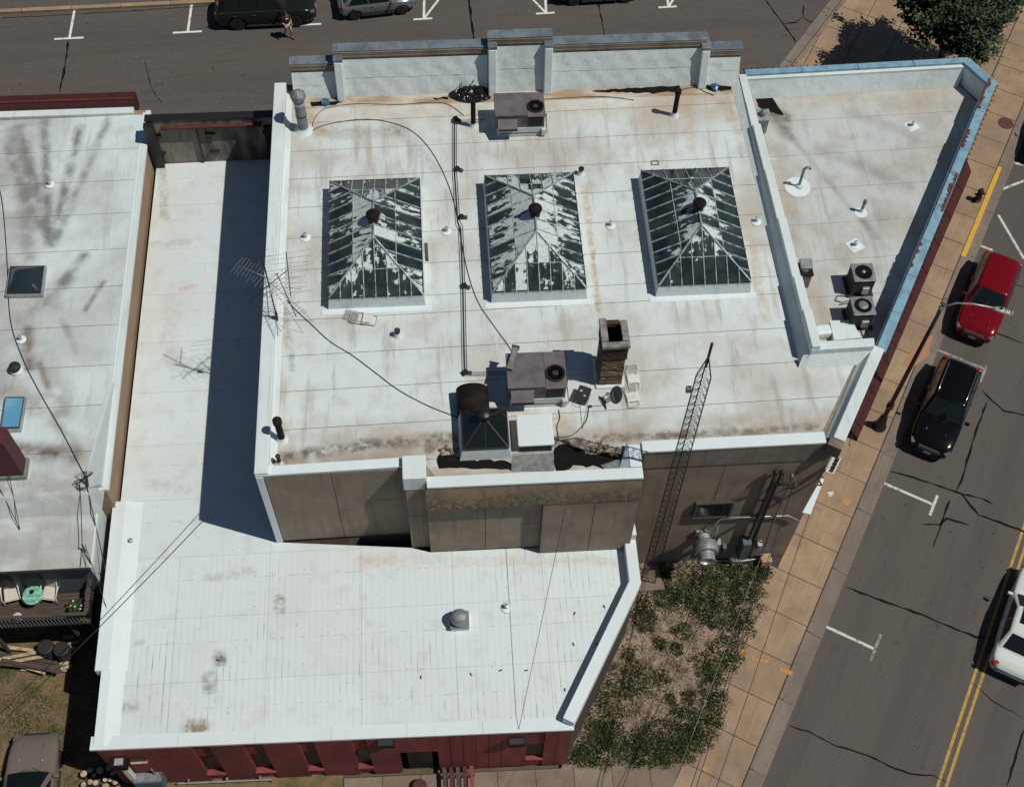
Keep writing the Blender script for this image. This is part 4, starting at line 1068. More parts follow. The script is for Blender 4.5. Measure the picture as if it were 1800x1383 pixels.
# ================================================================== rooftop plant
def hvac(cx, cy, w, l, h, label, fanx, zc=.42):
    z = ZM
    t = thing('rooftop_unit', (cx, cy, z), label, 'air conditioner')
    MB().box(cx - w / 2 + .06, cx + w / 2 - .06, cy - l / 2 + .08, cy + l / 2 - .06, z + .002, z + zc).build('roof_kerb', M['wrap'], t)
    MB().box(cx - w / 2, cx + w / 2, cy - l / 2 + .1, cy + l / 2, z + zc, z + h - .05).build('cabinet', M['mauve'], t, bevel=.02)
    fw = w * .36
    # raised main lid and lower fan deck
    MB().box(cx - w / 2 - .03, cx + w / 2 - fw, cy - l / 2 + .07, cy + l / 2 + .03, z + h - .05, z + h + .03).build('lid', M['mauve'], t, bevel=.015)
    dk = MB().box(cx + w / 2 - fw + .004, cx + w / 2 + .03, cy - l / 2 + .0, cy + l / 2 + .03, z + h - .05, z + h + .012).build('fan_deck', M['mauve'], t, bevel=.015)
    fc = Vector((cx + w / 2 - fw / 2 + .01, cy - l * .10, z + h + .012))
    r = fw * .46
    MB().ring(fc, r - .04, r + .02, 0, .055, 26).build('fan_ring', M['black'], dk)
    MB().lathe([(r - .04, .004), (.0, .0045)], fc, 24).build('fan_well', M['louvre'], dk)
    f = MB()
    for i in range(5):
        a = 2 * math.pi * i / 5
        ca, sa = Vector((math.cos(a), math.sin(a), 0)), Vector((-math.sin(a), math.cos(a), 0))
        f.add([fc + ca * .08 + sa * .05 + Vector((0, 0, .02)), fc + ca * (r - .06) + sa * .14 + Vector((0, 0, .03)), fc + ca * (r - .06) - sa * .10 + Vector((0, 0, .012)), fc + ca * .08 - sa * .05 + Vector((0, 0, .012))], [(0, 1, 2, 3), (3, 2, 1, 0)])
    f.build('fan', M['fan'], dk)
    MB().lathe([(.11, .0), (.11, .04), (.05, .055)], fc + Vector((.0, 0, .01)), 12).build('fan_hub', M['rust'], dk)
    g = MB()
    for q in (.35, .6, .85):
        g.ring(fc + Vector((0, 0, .05)), r * q - .008, r * q + .004, 0, .008, 22)
    for i in range(4):
        a = math.pi * i / 4
        g.tube([fc + Vector((-math.cos(a) * r, -math.sin(a) * r, .055)), fc + Vector((math.cos(a) * r, math.sin(a) * r, .055))], .007, 4)
    g.build('fan_guard', M['black'], dk)
    # economiser hood on the south side, coil opening beside it
    hx0, hx1 = cx - w / 2 + .08, cx - w / 2 + w * .44
    yS = cy - l / 2 + .1
    MB().add([(hx0, yS, z + h - .2), (hx1, yS, z + h - .2), (hx1, yS - .34, z + h - .45), (hx0, yS - .34, z + h - .45), (hx0, yS, z + zc + .12), (hx1, yS, z + zc + .12), (hx1, yS - .34, z + zc + .18), (hx0, yS - .34, z + zc + .18)],
             [(0, 3, 2, 1), (3, 7, 6, 2), (0, 4, 7, 3), (1, 2, 6, 5), (4, 5, 6, 7)]).build('intake_hood', M['mauve'], t)
    MB().box(hx0 + .02, hx1 - .02, yS - .36, yS - .341, z + zc + .2, z + zc + .3).build('hood_screen', M['black'], t)
    MB().box(cx + w / 2 - fw + .05, cx + w / 2 - .08, yS - .02, yS - .001, z + zc + .12, z + h - .15).build('coil', M['louvre'], t)
    for i in range(7):
        xx = cx + w / 2 - fw + .1 + i * (fw - .2) / 6
        MB().box(xx - .008, xx + .008, yS - .032, yS - .021, z + zc + .12, z + h - .15).build('coil_guard', M['black'], t)
    MB().tube([(cx - w / 2 + .15, yS - .1, z + .22), (cx + w / 2 + .12, yS - .1, z + .22), (cx + w / 2 + .12, cy, z + .22), (cx + w / 2 + .12, cy, z + .6)], .022, 6).build('gas_pipe', M['rust'], t, smooth=True)
    MB().box(cx + w / 2 - .1, cx + w / 2 + .06, yS - .16, yS - .04, z + .1, z + .42).build('disconnect', M['white_m'], t)
    return t
c1 = (at(872, 238, ZM) + at(955, 236, ZM)) / 2
hvac(c1.x, c1.y + .52, 1.95, 1.28, 1.14, 'mauve-grey rooftop air conditioner below the tall parapet bay', .6)
c2 = (at(897, 722, ZM) + at(988, 715, ZM)) / 2
hvac(c2.x + .02, c2.y + .80, 2.0, 1.48, 1.22, 'mauve-grey rooftop air conditioner beside the brick chimney', .6)
u2 = Vector((c2.x + .02, c2.y + .76, ZM + 1.25))
lb = thing('light_fitting', u2 + Vector((-.83, .55, 0)), 'tilted floodlight housing lying on the rooftop unit beside the chimney', 'floodlight')
MB().obox(u2 + Vector((-.80, .52, .10)), (.22, .95, .13), -.3).build('housing', M['concrete_grey'], lb, bevel=.02)
MB().obox(u2 + Vector((-.80, .52, .17)), (.14, .80, .02), -.3).build('lens', M['galv'], lb)
MB().obox(u2 + Vector((-.66, .98, .09)), (.27, .08, .16), -.3).build('end_cap', M['trim'], lb)

# brown hooded exhaust
e0 = at(832, 730, ZM)
hd = thing('exhaust_hood', (e0.x, e0.y, ZM), 'dark brown curved metal exhaust hood on a wooden kerb', 'exhaust vent')
MB().box(e0.x - .48, e0.x + .48, e0.y - .05, e0.y + .78, ZM + .002, ZM + .3).build('kerb', M['wrap'], hd)
n = 16
ring0 = [(e0.x + .54 * math.cos(a), .54 * math.sin(a)) for a in [math.pi * i / n for i in range(n + 1)]]
hb = MB(); vs = []; fs = []
for yy, dz in ((e0.y - .12, .30), (e0.y + .82, .40)):
    for x_, z_ in ring0: vs.append((x_, yy - (z_ * .28 if yy < e0.y else 0), ZM + dz + z_ * .78))
for i in range(n): fs.append((i, i + 1, n + 2 + i, n + 1 + i))
ho = hb.add(vs, fs).build('hood', M['brown_metal'], hd, smooth=True)
ho.modifiers.new('Solidify', 'SOLIDIFY').thickness = .03
MB().add([(x_, e0.y + .81, ZM + .40 + z_ * .78) for x_, z_ in ring0], [tuple(range(n + 1))[::-1]]).build('back_plate', M['brown_metal'], hd)
for sx in (-1, 1): MB().box(e0.x + sx * .54 - .015, e0.x + sx * .54 + .015, e0.y - .1, e0.y + .81, ZM + .05, ZM + .34).build('side_plate', M['brown_metal'], hd)
MB().box(e0.x - .48, e0.x + .48, e0.y + .1, e0.y + .75, ZM + .3, ZM + .5).build('throat', M['black'], hd)
pl = tag(MB().prism([tuple(at(x, y, ZM).xy) for x, y in ((836, 731), (862, 716), (873, 717), (872, 736), (840, 737))], ZM + .004, ZM + .06).build('plywood_offcut', M['wood_tan']), 'tan plywood offcut lying behind the small pyramid skylight', 'plywood')

# small pyramid skylight
k0, k1 = at(818, 808, ZM), at(890, 803, ZM)
sc = Vector(((k0.x + k1.x) / 2, k0.y + .86, ZM))
ps = thing('pyramid_skylight', sc, 'small square pyramid skylight with dark panes and a stubby vent', 'skylight')
hw = .78
MB().add([sc + Vector((x * (hw + .12), y * (hw + .12), 0)) for x, y in ((-1, -1), (1, -1), (1, 1), (-1, 1))] + [sc + Vector((x * hw, y * hw, .55)) for x, y in ((-1, -1), (1, -1), (1, 1), (-1, 1))],
         [(3, 2, 1, 0), (4, 5, 6, 7), (0, 1, 5, 4), (1, 2, 6, 5), (2, 3, 7, 6), (3, 0, 4, 7)]).build('kerb', M['wrap'], ps)
cs = [sc + Vector((x * hw, y * hw, .57)) for x, y in ((-1, -1), (1, -1), (1, 1), (-1, 1))]
ap = sc + Vector((0, .12, 1.12))
MB().add([c - Vector((0, 0, .03)) for c in cs] + [ap - Vector((0, 0, .05))], [(0, 1, 4), (1, 2, 4), (2, 3, 4), (3, 0, 4)]).build('well', M['louvre'], ps)
for i in range(4):
    a, b = cs[i], cs[(i + 1) % 4]
    m = (a + b) / 2
    if i in (0, 2):
        MB().slab([a, m, ap], .01).build('pane', M['glass'], ps); MB().slab([m, b, ap], .01).build('pane', M['glass'], ps)
        MB().tube([m, ap], .025, 5).build('glazing_bar', M['trim'], ps)
    else:
        MB().slab([a, b, ap], .01).build('pane', M['glass'], ps)
    MB().tube([a, ap], .03, 6).build('hip_bar', M['trim'], ps)
    MB().tube([a, b], .035, 6).build('eaves_rail', M['trim'], ps)
MB().lathe([(.15, -.12), (.15, .2), (.19, .21), (.19, .3), (.06, .36)], ap, 14).build('vent', M['black'], ps, smooth=True, auto=True)

# white roof hatch
h0 = at(942, 797, ZM)
hh = thing('roof_hatch', (h0.x, h0.y + .6, ZM), 'plain white box roof hatch beside the pyramid skylight', 'roof hatch')
MB().box(h0.x - .55, h0.x + .55, h0.y + .08, h0.y + 1.2, ZM + .002, ZM + .46).build('kerb', M['trim'], hh)
MB().box(h0.x - .62, h0.x + .62, h0.y + .02, h0.y + 1.26, ZM + .461, ZM + .56).build('lid', M['cap'], hh, bevel=.03)
MB().box(h0.x - .615, h0.x + .615, h0.y + .6, h0.y + .612, ZM + .556, ZM + .566).build('lid_seam', M['wrap'], hh)

# ---------------------------------------------------------------- brick chimney, laid in courses
b0, b1, b2, b3 = at(1052, 680, ZM), at(1092, 677, ZM), at(1092, 640, ZM), at(1052, 640, ZM)
cc = Vector(((b0.x + b1.x) / 2, b0.y + .52, ZM))
cw, cl, ch = .40, .50, 2.66
ch_t = thing('chimney', cc, 'tall weathered brick chimney with grey coping stones and an open flue', 'chimney')
M['cbrick'] = plain('weathered_yellow_brick', (.26, .195, .125), .9, 0, (.045, .034, .026), 2.2, .40, .60, vec=(1.2, 1.2, 6.3))
M['stone_grey'] = plain('grey_coping_stone', (.24, .235, .22), .85, 0, (.12, .115, .105), 3, .4, .65)
M['cbrick_r'] = plain('dark_red_brick', (.070, .026, .024), .9, 0, (.028, .016, .016), 2.2, .38, .62, vec=(1.2, 1.2, 6.3))
MB().box(cc.x - cw + .03, cc.x + cw - .03, cc.y - cl + .03, cc.y + cl - .03, ZM, ZM + ch - .3).build('mortar_core', M['joint'], ch_t)
def courses(z0, z1, mat, name, grow=0.0):
    bb = MB(); z = z0; k = 0
    while z < z1 - .03:
        for side in range(4):
            Ls = (cw if side % 2 == 0 else cl) * 2 + grow * 2
            n = 5; bl = Ls / n
            for i in range(-1, n):
                a0 = -Ls / 2 + (i + (.5 if k % 2 else 0)) * bl
                a1 = a0 + bl - .014
                a0, a1 = max(a0, -Ls / 2), min(a1, Ls / 2)
                if a1 - a0 < .03: continue
                p = random.uniform(-.008, .014) + grow
                if side == 0: bb.box(cc.x + a0, cc.x + a1, cc.y - cl - p, cc.y - cl + .08, z, z + .062)
                elif side == 1: bb.box(cc.x + cw - .08, cc.x + cw + p, cc.y + a0, cc.y + a1, z, z + .062)
                elif side == 2: bb.box(cc.x + a0, cc.x + a1, cc.y + cl - .08, cc.y + cl + p, z, z + .062)
                else: bb.box(cc.x - cw - p, cc.x - cw + .08, cc.y + a0, cc.y + a1, z, z + .062)
        z += .075; k += 1
    return tag(bb.build(name, mat, ch_t), kind='stuff')
courses(ZM + .02, ZM + 1.72, M['cbrick'], 'lower_brickwork')
courses(ZM + 1.75, ZM + 2.45, M['cbrick_r'], 'upper_brickwork', .035)
for i, (x0, x1, y0, y1) in enumerate(((-.48, -.24, -.36, .60), (.24, .48, -.34, .50), (-.48, .48, -.60, -.37), (-.235, .235, .42, .60))):
    MB().box(cc.x + x0, cc.x + x1, cc.y + y0, cc.y + y1, ZM + ch - .16, ZM + ch + random.uniform(-.01, .02) - (.10 if i == 3 else 0)).build('coping_stone', M['stone_grey'] if i < 3 else M['cbrick_r'], ch_t, bevel=.02)
MB().box(cc.x - .26, cc.x + .26, cc.y - .38, cc.y + .42, ZM + ch - .33, ZM + ch - .3).build('flue', M['black'], ch_t)
MB().box(cc.x - .52, cc.x + .52, cc.y - .62, cc.y + .62, ZM + .001, ZM + .09).build('flashing', M['wrap'], ch_t, bevel=.04)

# ---------------------------------------------------------------- satellite dish on the chimney foot
dc = at(1079, 707, ZM)
ds = thing('satellite_dish', (dc.x - .35, dc.y, ZM), 'grey satellite dish on a bent arm by the chimney foot', 'satellite dish')
dp = at(1083, 694, ZM + .75)
rot = Matrix.Rotation(R(-70), 4, 'Z') @ Matrix.Rotation(R(60), 4, 'X')
nn = 20
vs = [dp + rot @ Vector((0, 0, -.08))]; fs = []
for j in (1, 2, 3):
    rr = .34 * j / 3
    for i in range(nn):
        a = 2 * math.pi * i / nn
        vs.append(dp + rot @ Vector((rr * math.cos(a) * .88, rr * math.sin(a), -.08 + .08 * (j / 3) ** 2)))
for i in range(nn): fs.append((0, 1 + i, 1 + (i + 1) % nn))
for j in range(2):
    for i in range(nn): fs.append((1 + j * nn + i, 1 + (j + 1) * nn + i, 1 + (j + 1) * nn + (i + 1) % nn, 1 + j * nn + (i + 1) % nn))
do = MB().add(vs, fs).build('reflector', M['galv'], ds, smooth=True)
do.modifiers.new('Solidify', 'SOLIDIFY').thickness = .012
pb = Vector((dc.x - .28, dc.y + .12, ZM))
MB().tube([pb, pb + Vector((0, 0, .45)), dp + rot @ Vector((0, 0, -.1))], .025, 8).build('mast', M['galv'], ds, smooth=True)
fe = dp + rot @ Vector((0, -.12, .42))
MB().tube([dp + rot @ Vector((0, -.30, 0)), fe], .015, 6).build('feed_arm', M['galv'], ds)
MB().obox(fe, (.14, .09, .12), .5).build('receiver', M['galv_lt'], ds, bevel=.02)
MB().obox(pb + Vector((0, 0, .02)), (.4, .3, .035), .4).build('foot_plate', M['galv'], ds)
bx = at(1024, 700, ZM)
bk = thing('cooler_box', (bx.x, bx.y, ZM), 'small black plastic box with wire handles beside the rooftop unit', 'box')
MB().obox((bx.x, bx.y, ZM + .17), (.42, .52, .33), -.45).build('body', M['black'], bk, bevel=.03)
MB().obox((bx.x, bx.y, ZM + .345), (.46, .56, .03), -.45).build('lid', M['trim'], bk, bevel=.01)
for sgn in (-1, 1):
    q = Vector((bx.x, bx.y, ZM + .2)) + Matrix.Rotation(-.45, 3, 'Z') @ Vector((0, .27 * sgn, 0))
    e = Matrix.Rotation(-.45, 3, 'Z') @ Vector((.14, 0, 0)); o = Matrix.Rotation(-.45, 3, 'Z') @ Vector((0, .12 * sgn, 0))
    MB().tube([q - e, q - e + o, q + e + o, q + e], .01, 5).build('handle', M['wire_grey'], bk)
for (dx, dy) in ((-.06, .1), (.05, -.12)):
    MB().obox((bx.x + dx, bx.y + dy, ZM + .364), (.09, .05, .006), -.45).build('sticker', M['plate'], bk)

# ---------------------------------------------------------------- metal lawn chairs on the roof
def lawnchair(loc, rz, label, lying):
    t = thing('folding_chair', loc, label, 'chair', None)
    O = Vector(loc)
    mt = M['white_m']
    Rm = Matrix.Rotation(rz, 3, 'Z')
    def W(x, y, z): return O + Rm @ Vector((x, y, z))
    w = .23
    z0, z1 = .03, .09
    MB().tube([W(-w, -.45, z0), W(-w, .45, z0), W(-w * .85, .52, z0), W(w * .85, .52, z0), W(w, .45, z0), W(w, -.45, z0)], .014, 6).build('back_frame', mt, t, smooth=True)
    MB().tube([W(-w * .86, -.52, z1), W(-w * .86, .2, z1), W(w * .86, .2, z1), W(w * .86, -.52, z1), W(-w * .86, -.52, z1)], .014, 6).build('leg_frame', mt, t, smooth=True)
    for yy in (-.3, .02):
        MB().tube([W(-w, yy, z0), W(w, yy, z0)], .01, 6).build('stretcher', mt, t)
    MB().obox(W(0, .36, z0 + .02), (.40, .24, .014), rz).build('backrest', M['galv_lt'], t, bevel=.01)
    MB().obox(W(0, -.12, z1 + .012), (.38, .36, .014), rz).build('seat', mt, t, bevel=.01)
    for sx in (-1, 1):
        MB().tube([W(sx * w, .12, z0), W(sx * w * .86, -.1, z1)], .011, 5).build('link', mt, t)
    return t
p = at(1112, 662, ZM + .05); lawnchair((p.x, p.y, ZM), .03, 'white metal folding chair lying flat with its back uphill of the satellite dish', 1)
p = at(1110, 694, ZM + .05); lawnchair((p.x, p.y, ZM), .12, 'white metal folding chair lying flat right beside the satellite dish', 1)
p = at(628, 556, ZM + .05); lawnchair((p.x, p.y, ZM), 1.30, 'white folding chair lying at the foot of the half-peeled skylight', 1)
p = at(641, 559, ZM + .15); q_ = lawnchair((p.x, p.y, ZM + .115), 1.38, 'white folding chair stacked on top of another below the half-peeled skylight', 1)

# ---------------------------------------------------------------- pipes and small vents
def stack(px, base_y, top, r, mat, label, cap=None, z=ZM, band=False, name='vent_pipe'):
    b = at(px, base_y, z)
    h = over(top[0], top[1], b) - z
    t = thing(name, (b.x, b.y, z), label, 'vent pipe')
    MB().lathe([(r, 0), (r, h)], (b.x, b.y, z), 16).build('pipe', mat, t, smooth=True, auto=True)
    MB().lathe([(r * 1.9, .002), (r * 1.5, .05), (r * 1.12, .16), (r * 1.05, .2)], (b.x, b.y, z), 16).build('boot', M['wrap'], t, smooth=True, auto=True)
    if cap == 'cone':
        MB().lathe([(r * 1.45, h - .12), (r * 1.5, h + .06), (r * 1.35, h + .10), (r * .6, h + .24), (.02, h + .28)], (b.x, b.y, z), 8).build('cap', mat, t)
        MB().ring((b.x, b.y, z), r * 1.0, r * 1.08, h * .45, h * .45 + .04, 16).build('band', M['rust'], t)
        MB().ring((b.x, b.y, z), r * 1.0, r * 1.05, h * .78, h * .78 + .12, 16).build('band', M['galv_lt'], t)
    elif cap == 'tee':
        MB().lathe([(r * 1.35, h - .03), (r * 1.35, h + .14), (r * .9, h + .18)], (b.x, b.y, z), 14).build('cap', mat, t, smooth=True, auto=True)
    elif cap == 'flat':
        MB().lathe([(r * 1.25, h - .02), (r * 1.25, h + .03)], (b.x, b.y, z), 14).build('cap', mat, t, smooth=True, auto=True)
    return t
stack(534, 229, (526, 168), .21, M['galv'], 'tall galvanised flue with conical cap at the parapet corner', 'cone', name='flue')
stack(832, 222, (830, 178), .10, M['brown_metal'], 'dark brown vent pipe rising before the black debris heap', 'flat')
stack(1185, 203, (1191, 163), .10, M['brown_metal'], 'dark brown vent pipe standing beside the long tar patch', 'tee')
stack(496, 773, (489, 742), .12, M['brown_metal'], 'dark brown vent pipe near the white parapet corner', 'tee')
stack(699, 590, (698, 581), .09, M['rust'], 'short rusty vent stub below the white folding chairs', 'flat')
stack(1021, 306, (1023, 297), .09, M['black'], 'short black vent stub behind the flaking skylight', 'flat')
stack(492, 815, (491, 801), .07, M['rust'], 'rusty stub pipe pair in the parapet corner', 'flat')
stack(484, 817, (484, 810), .06, M['rust'], 'very short rusty stub beside another in the parapet corner', None)
dv = at(655, 190, ZM)
def roofdrain(px, py, z, label):
    p = at(px, py, z)
    t = thing('roof_drain', (p.x, p.y, z), label, 'roof vent', 'small one-way membrane vents')
    MB().lathe([(.22, .002), (.19, .03), (.08, .045)], (p.x, p.y, z), 14).build('flange', M['cap'], t, smooth=True)
    MB().lathe([(.06, .03), (.06, .2), (.08, .2), (.08, .24), (.02, .26)], (p.x, p.y, z), 10).build('stem', M['galv_lt'], t, smooth=True, auto=True)
LBL = 'small pale breather vent standing on the main white roof'
for x, y in ((537, 418), (785, 407), (1073, 397), (1329, 390)): roofdrain(x, y, ZM, LBL)
roofdrain(1603, 222, ZW, 'small breather vent on a square patch of the wedge roof, north end')
roofdrain(1503, 432, ZW, 'small breather vent on a square patch near the condensers')
roofdrain(88, 325, ZN, 'small breather vent on the streaked neighbouring roof')
roofdrain(60, 880, ZRW, 'small breather vent on the neighbouring rear wing roof')
roofdrain(232, 953, ZL, 'small breather vent beside the low white parapet')
roofdrain(890, 1068, ZL, 'small dark breather vent near the mushroom ventilator')
roofdrain(37, 597, ZN, 'small tipped breather vent between the two neighbouring skylights')
for x, y, s in ((1503, 432, .55), (1603, 222, .5), (790, 405, 0)):
    if s:
        p = at(x, y, ZW)
        MB().obox((p.x, p.y, ZW + .008), (s, s, .008), .5).build('patch', M['cap'], wedge)
# bent vent and capped pipe on the wedge roof
p = at(1404, 328, ZW)
g = thing('gooseneck_vent', (p.x, p.y, ZW), 'galvanised gooseneck vent on a round white patch', 'vent pipe')
hz = over(1411, 297, p) - ZW
MB().tube([(p.x, p.y, ZW), (p.x, p.y, ZW + hz), (p.x + .07, p.y, ZW + hz + .1), (p.x + .2, p.y, ZW + hz + .1), (p.x + .25, p.y, ZW + hz)], .055, 10).build('pipe', M['galv'], g, smooth=True)
MB().lathe([(.52, .006), (.45, .012), (.0, .013)], (p.x - .05, p.y - .02, ZW), 24).build('patch', M['cap'], g)
MB().lathe([(.16, .014), (.09, .1), (.065, .12)], (p.x, p.y, ZW), 14).build('boot', M['wrap'], g, smooth=True)
stack(1514, 372, (1515, 355), .055, M['galv'], 'slim capped grey pipe on the wedge roof', 'tee', ZW)
MB().lathe([(.26, .006), (.2, .012), (0, .013)], at(1513, 374, ZW), 18).build('patch', M['cap'], wedge)
# metal box chimneys by the stepped parapet
p = at(1341, 204, ZW + .85)
t = thing('flue_box', (p.x, p.y, ZW), 'square galvanised flue top with a round ball vent by the parapet', 'flue')
MB().box(p.x - .24, p.x + .24, p.y - .2, p.y + .25, ZW, ZW + .85).build('shaft', M['galv'], t)
MB().box(p.x - .30, p.x + .30, p.y - .28, p.y + .34, ZW + .851, ZW + .89).build('top_plate', M['galv_lt'], t)
MB().lathe([(.10, .89), (.13, .96), (.15, 1.04), (.11, 1.13), (.03, 1.16)], (p.x, p.y + .02, ZW), 14).build('ball_vent', M['galv'], t, smooth=True)
p = at(1412, 478, ZW + .8)
t = thing('flue_box', (p.x, p.y, ZW), 'brown box flue with a tilted grey cowl by the parapet', 'flue')
MB().box(p.x - .34, p.x + .32, p.y - .18, p.y + .36, ZW, ZW + .8).build('shaft', M['concrete_grey'], t)
MB().box(p.x - .38, p.x + .36, p.y - .22, p.y + .40, ZW + .8, ZW + .86).build('top_plate', M['brown_metal'], t)
MB().lathe([(.17, .86), (.17, 1.06)], (p.x + .06, p.y + .08, ZW), 14).build('collar', M['galv_lt'], t, smooth=True, auto=True)
MB().obox((p.x + .06, p.y + .12, ZW + 1.13), (.46, .42, .12), 0, .06, .15).build('cowl', M['galv'], t, bevel=.02)
# condensers
def condenser(px, py, label, rz, lid):
    p = at(px, py, ZW)
    t = thing('condenser_unit', (p.x, p.y, ZW), label, 'air conditioner', None)
    w = .40
    h = .82
    MB().obox((p.x, p.y, ZW + .04), (1.0, .95, .075), rz).build('pad', M['trim'], t)
    MB().obox((p.x, p.y, ZW + .08 + h / 2), (2 * w, 2 * w, h), rz).build('coil_body', M['louvre'], t, bevel=.06)
    for i in range(9):
        MB().obox((p.x, p.y, ZW + .14 + i * .085), (2 * w + .012, 2 * w + .012, .012), rz).build('coil_guard', M['trim'], t, bevel=.004)
    MB().obox((p.x, p.y, ZW + .08 + h + .03), (2 * w + .05, 2 * w + .05, .06), rz).build('top', M['galv'] if lid else M['galv'], t, bevel=.025)
    c = Vector((p.x, p.y, ZW + .08 + h + .06))
    MB().lathe([(.33, .003), (0, .0035)], c, 22).build('fan_opening', M['black'], t)
    g = MB()
    for q in (.12, .19, .26, .32): g.ring(c, q - .008, q + .004, .004, .02, 22)
    for i in range(6):
        a = math.pi * i / 6
        g.tube([c + Vector((-math.cos(a) * .33, -math.sin(a) * .33, .02)), c + Vector((math.cos(a) * .33, math.sin(a) * .33, .02))], .007, 4)
    g.build('fan_guard', M['trim'], t)
    MB().lathe([(.20 if lid else .07, .02), (.18 if lid else .07, .045), (.02, .05)], c, 18).build('motor_cap', M['galv'] if lid else M['galv_lt'], t, smooth=True)
    MB().obox((p.x + .1, p.y - w - .06, ZW + .42), (.26, .1, .34), rz).build('service_panel', M['galv_lt'], t, bevel=.01)
    return p
pa = condenser(1507, 505, 'dark condenser unit with open fan grille, next to coiled white-ringed cable', 0, False)
pb_ = condenser(1506, 563, 'dark condenser unit with a round motor plate, next to the coping corner', 0, True)
MB_ = [at(x, y, ZW + .03) for x, y in ((1523, 520), (1526, 528), (1500, 526), (1480, 532), (1468, 528), (1472, 520), (1490, 521), (1505, 527), (1495, 532), (1475, 536))]
tag(MB().tube(MB_, .02, 6).build('refrigerant_hose', M['trim'], None, smooth=True), 'dark hose looped on the roof between the two condensers', 'hose')
for i, pix in enumerate((((1502, 572), (1508, 585), (1512, 600)), ((1510, 572), (1516, 588), (1520, 598)), ((1520, 572), (1530, 566), (1522, 582), (1526, 592)))):
    tag(MB().tube([at(x, y, ZW + .03) for x, y in pix], .018, 6).build('refrigerant_pipe', M['trim'], None, smooth=True), 'black pipe running from the condenser to the coping corner', 'pipe', 'condenser pipes at the corner')
# white plinth and puddle-shaped patch by the parapet turn
MB().prism([tuple(at(x, y, ZW).xy) for x, y in ((1463, 606), (1455, 572), (1494, 571), (1510, 602))], ZW + .004, ZW + .32).build('plinth', M['wrap'], wedge)
p = at(1436, 590, ZW + .1)
MB().box(p.x - .05, p.x + .55, p.y - .9, p.y - .25, ZW + .003, ZW + .03).build('plywood_patch', M['wood_tan'], wedge)
MB().obox((p.x + .2, p.y + .1, ZW + .2), (.62, .45, .4), .1).build('curb_block', M['cap'], wedge, bevel=.1)
# twin refrigerant line set on blocks
LN = [at(x, y, ZM + .12) for x, y in ((850, 212), (800, 214), (800, 300), (806, 390), (811, 400), (815, 505), (818, 657), (897, 655))]
ls = thing('pipe_run', LN[3], 'pair of thin pipes on small blocks running between the rooftop units', 'pipe')
for d in (-.05, .05):
    MB().tube([p + Vector((d, d, 0)) for p in LN], .017, 6).build('line', M['trim'], ls)
for i, (x, y) in enumerate(((801, 212), (804, 300), (811, 384), (816, 505), (818, 657))):
    p = at(x, y, ZM)
    MB().obox((p.x + .06, p.y, ZM + .055), (.34, .13, .10), random.uniform(-.7, .1)).build('support_block', M['wood_grey'], ls)
    MB().obox((p.x, p.y, ZM + .125), (.18, .18, .08), random.uniform(0, .7)).build('clamp', M['black'], ls)
# loose cables on the roof
def cable(pix, z, r, label, mat=None, name='cable', group=None):
    pts = [at(x, y, z) for x, y in pix]
    sm = []
    for i in range(len(pts) - 1):
        p0, p1, p2, p3 = pts[max(i - 1, 0)], pts[i], pts[i + 1], pts[min(i + 2, len(pts) - 1)]
        for k in range(6):
            t = k / 6
            sm.append(.5 * ((2 * p1) + (p2 - p0) * t + (2 * p0 - 5 * p1 + 4 * p2 - p3) * t * t + (3 * p1 - p0 - 3 * p2 + p3) * t ** 3))
    sm.append(pts[-1])
    return tag(MB().tube(sm, r, 6).build(name, mat or M['cable'], None, smooth=True), label, 'cable', group)
cable(((545, 232), (565, 222), (600, 214), (640, 210), (680, 214), (720, 228), (750, 255), (775, 295), (795, 345), (806, 395), (820, 470), (840, 530), (870, 575), (895, 610), (911, 640)), ZM + .02, .016, 'long black cable curving from the tall flue past two skylights')
cable(((505, 528), (520, 545), (545, 568), (580, 600), (620, 625), (660, 655), (700, 685), (750, 712), (790, 728), (815, 738)), ZM + .02, .018, 'black cable running from the antenna to the pyramid skylight')
cable(((548, 225), (555, 205), (575, 190), (625, 183), (700, 184), (760, 180), (790, 185), (815, 203)), ZM + .02, .014, 'thin dark cable wandering along the stained north edge')
cable(((955, 175), (1000, 172), (1060, 170), (1115, 176)), ZM + .03, .012, 'thin cable from the rooftop unit along the north edge')
cable(((968, 768), (990, 768), (1010, 762), (1030, 740), (1035, 715)), ZM + .03, .016, 'dark cable from the roof hatch to the satellite dish')
cable(((1196, 158), (1222, 154), (1240, 162), (1255, 168)), ZM + .03, .014, 'thin cable from the vent pipe beside the long tar patch')
cable(((982, 720), (984, 735), (979, 750), (981, 770), (972, 785)), ZM + .03, .014, 'dark cable dropping from the rooftop unit past the hatch')
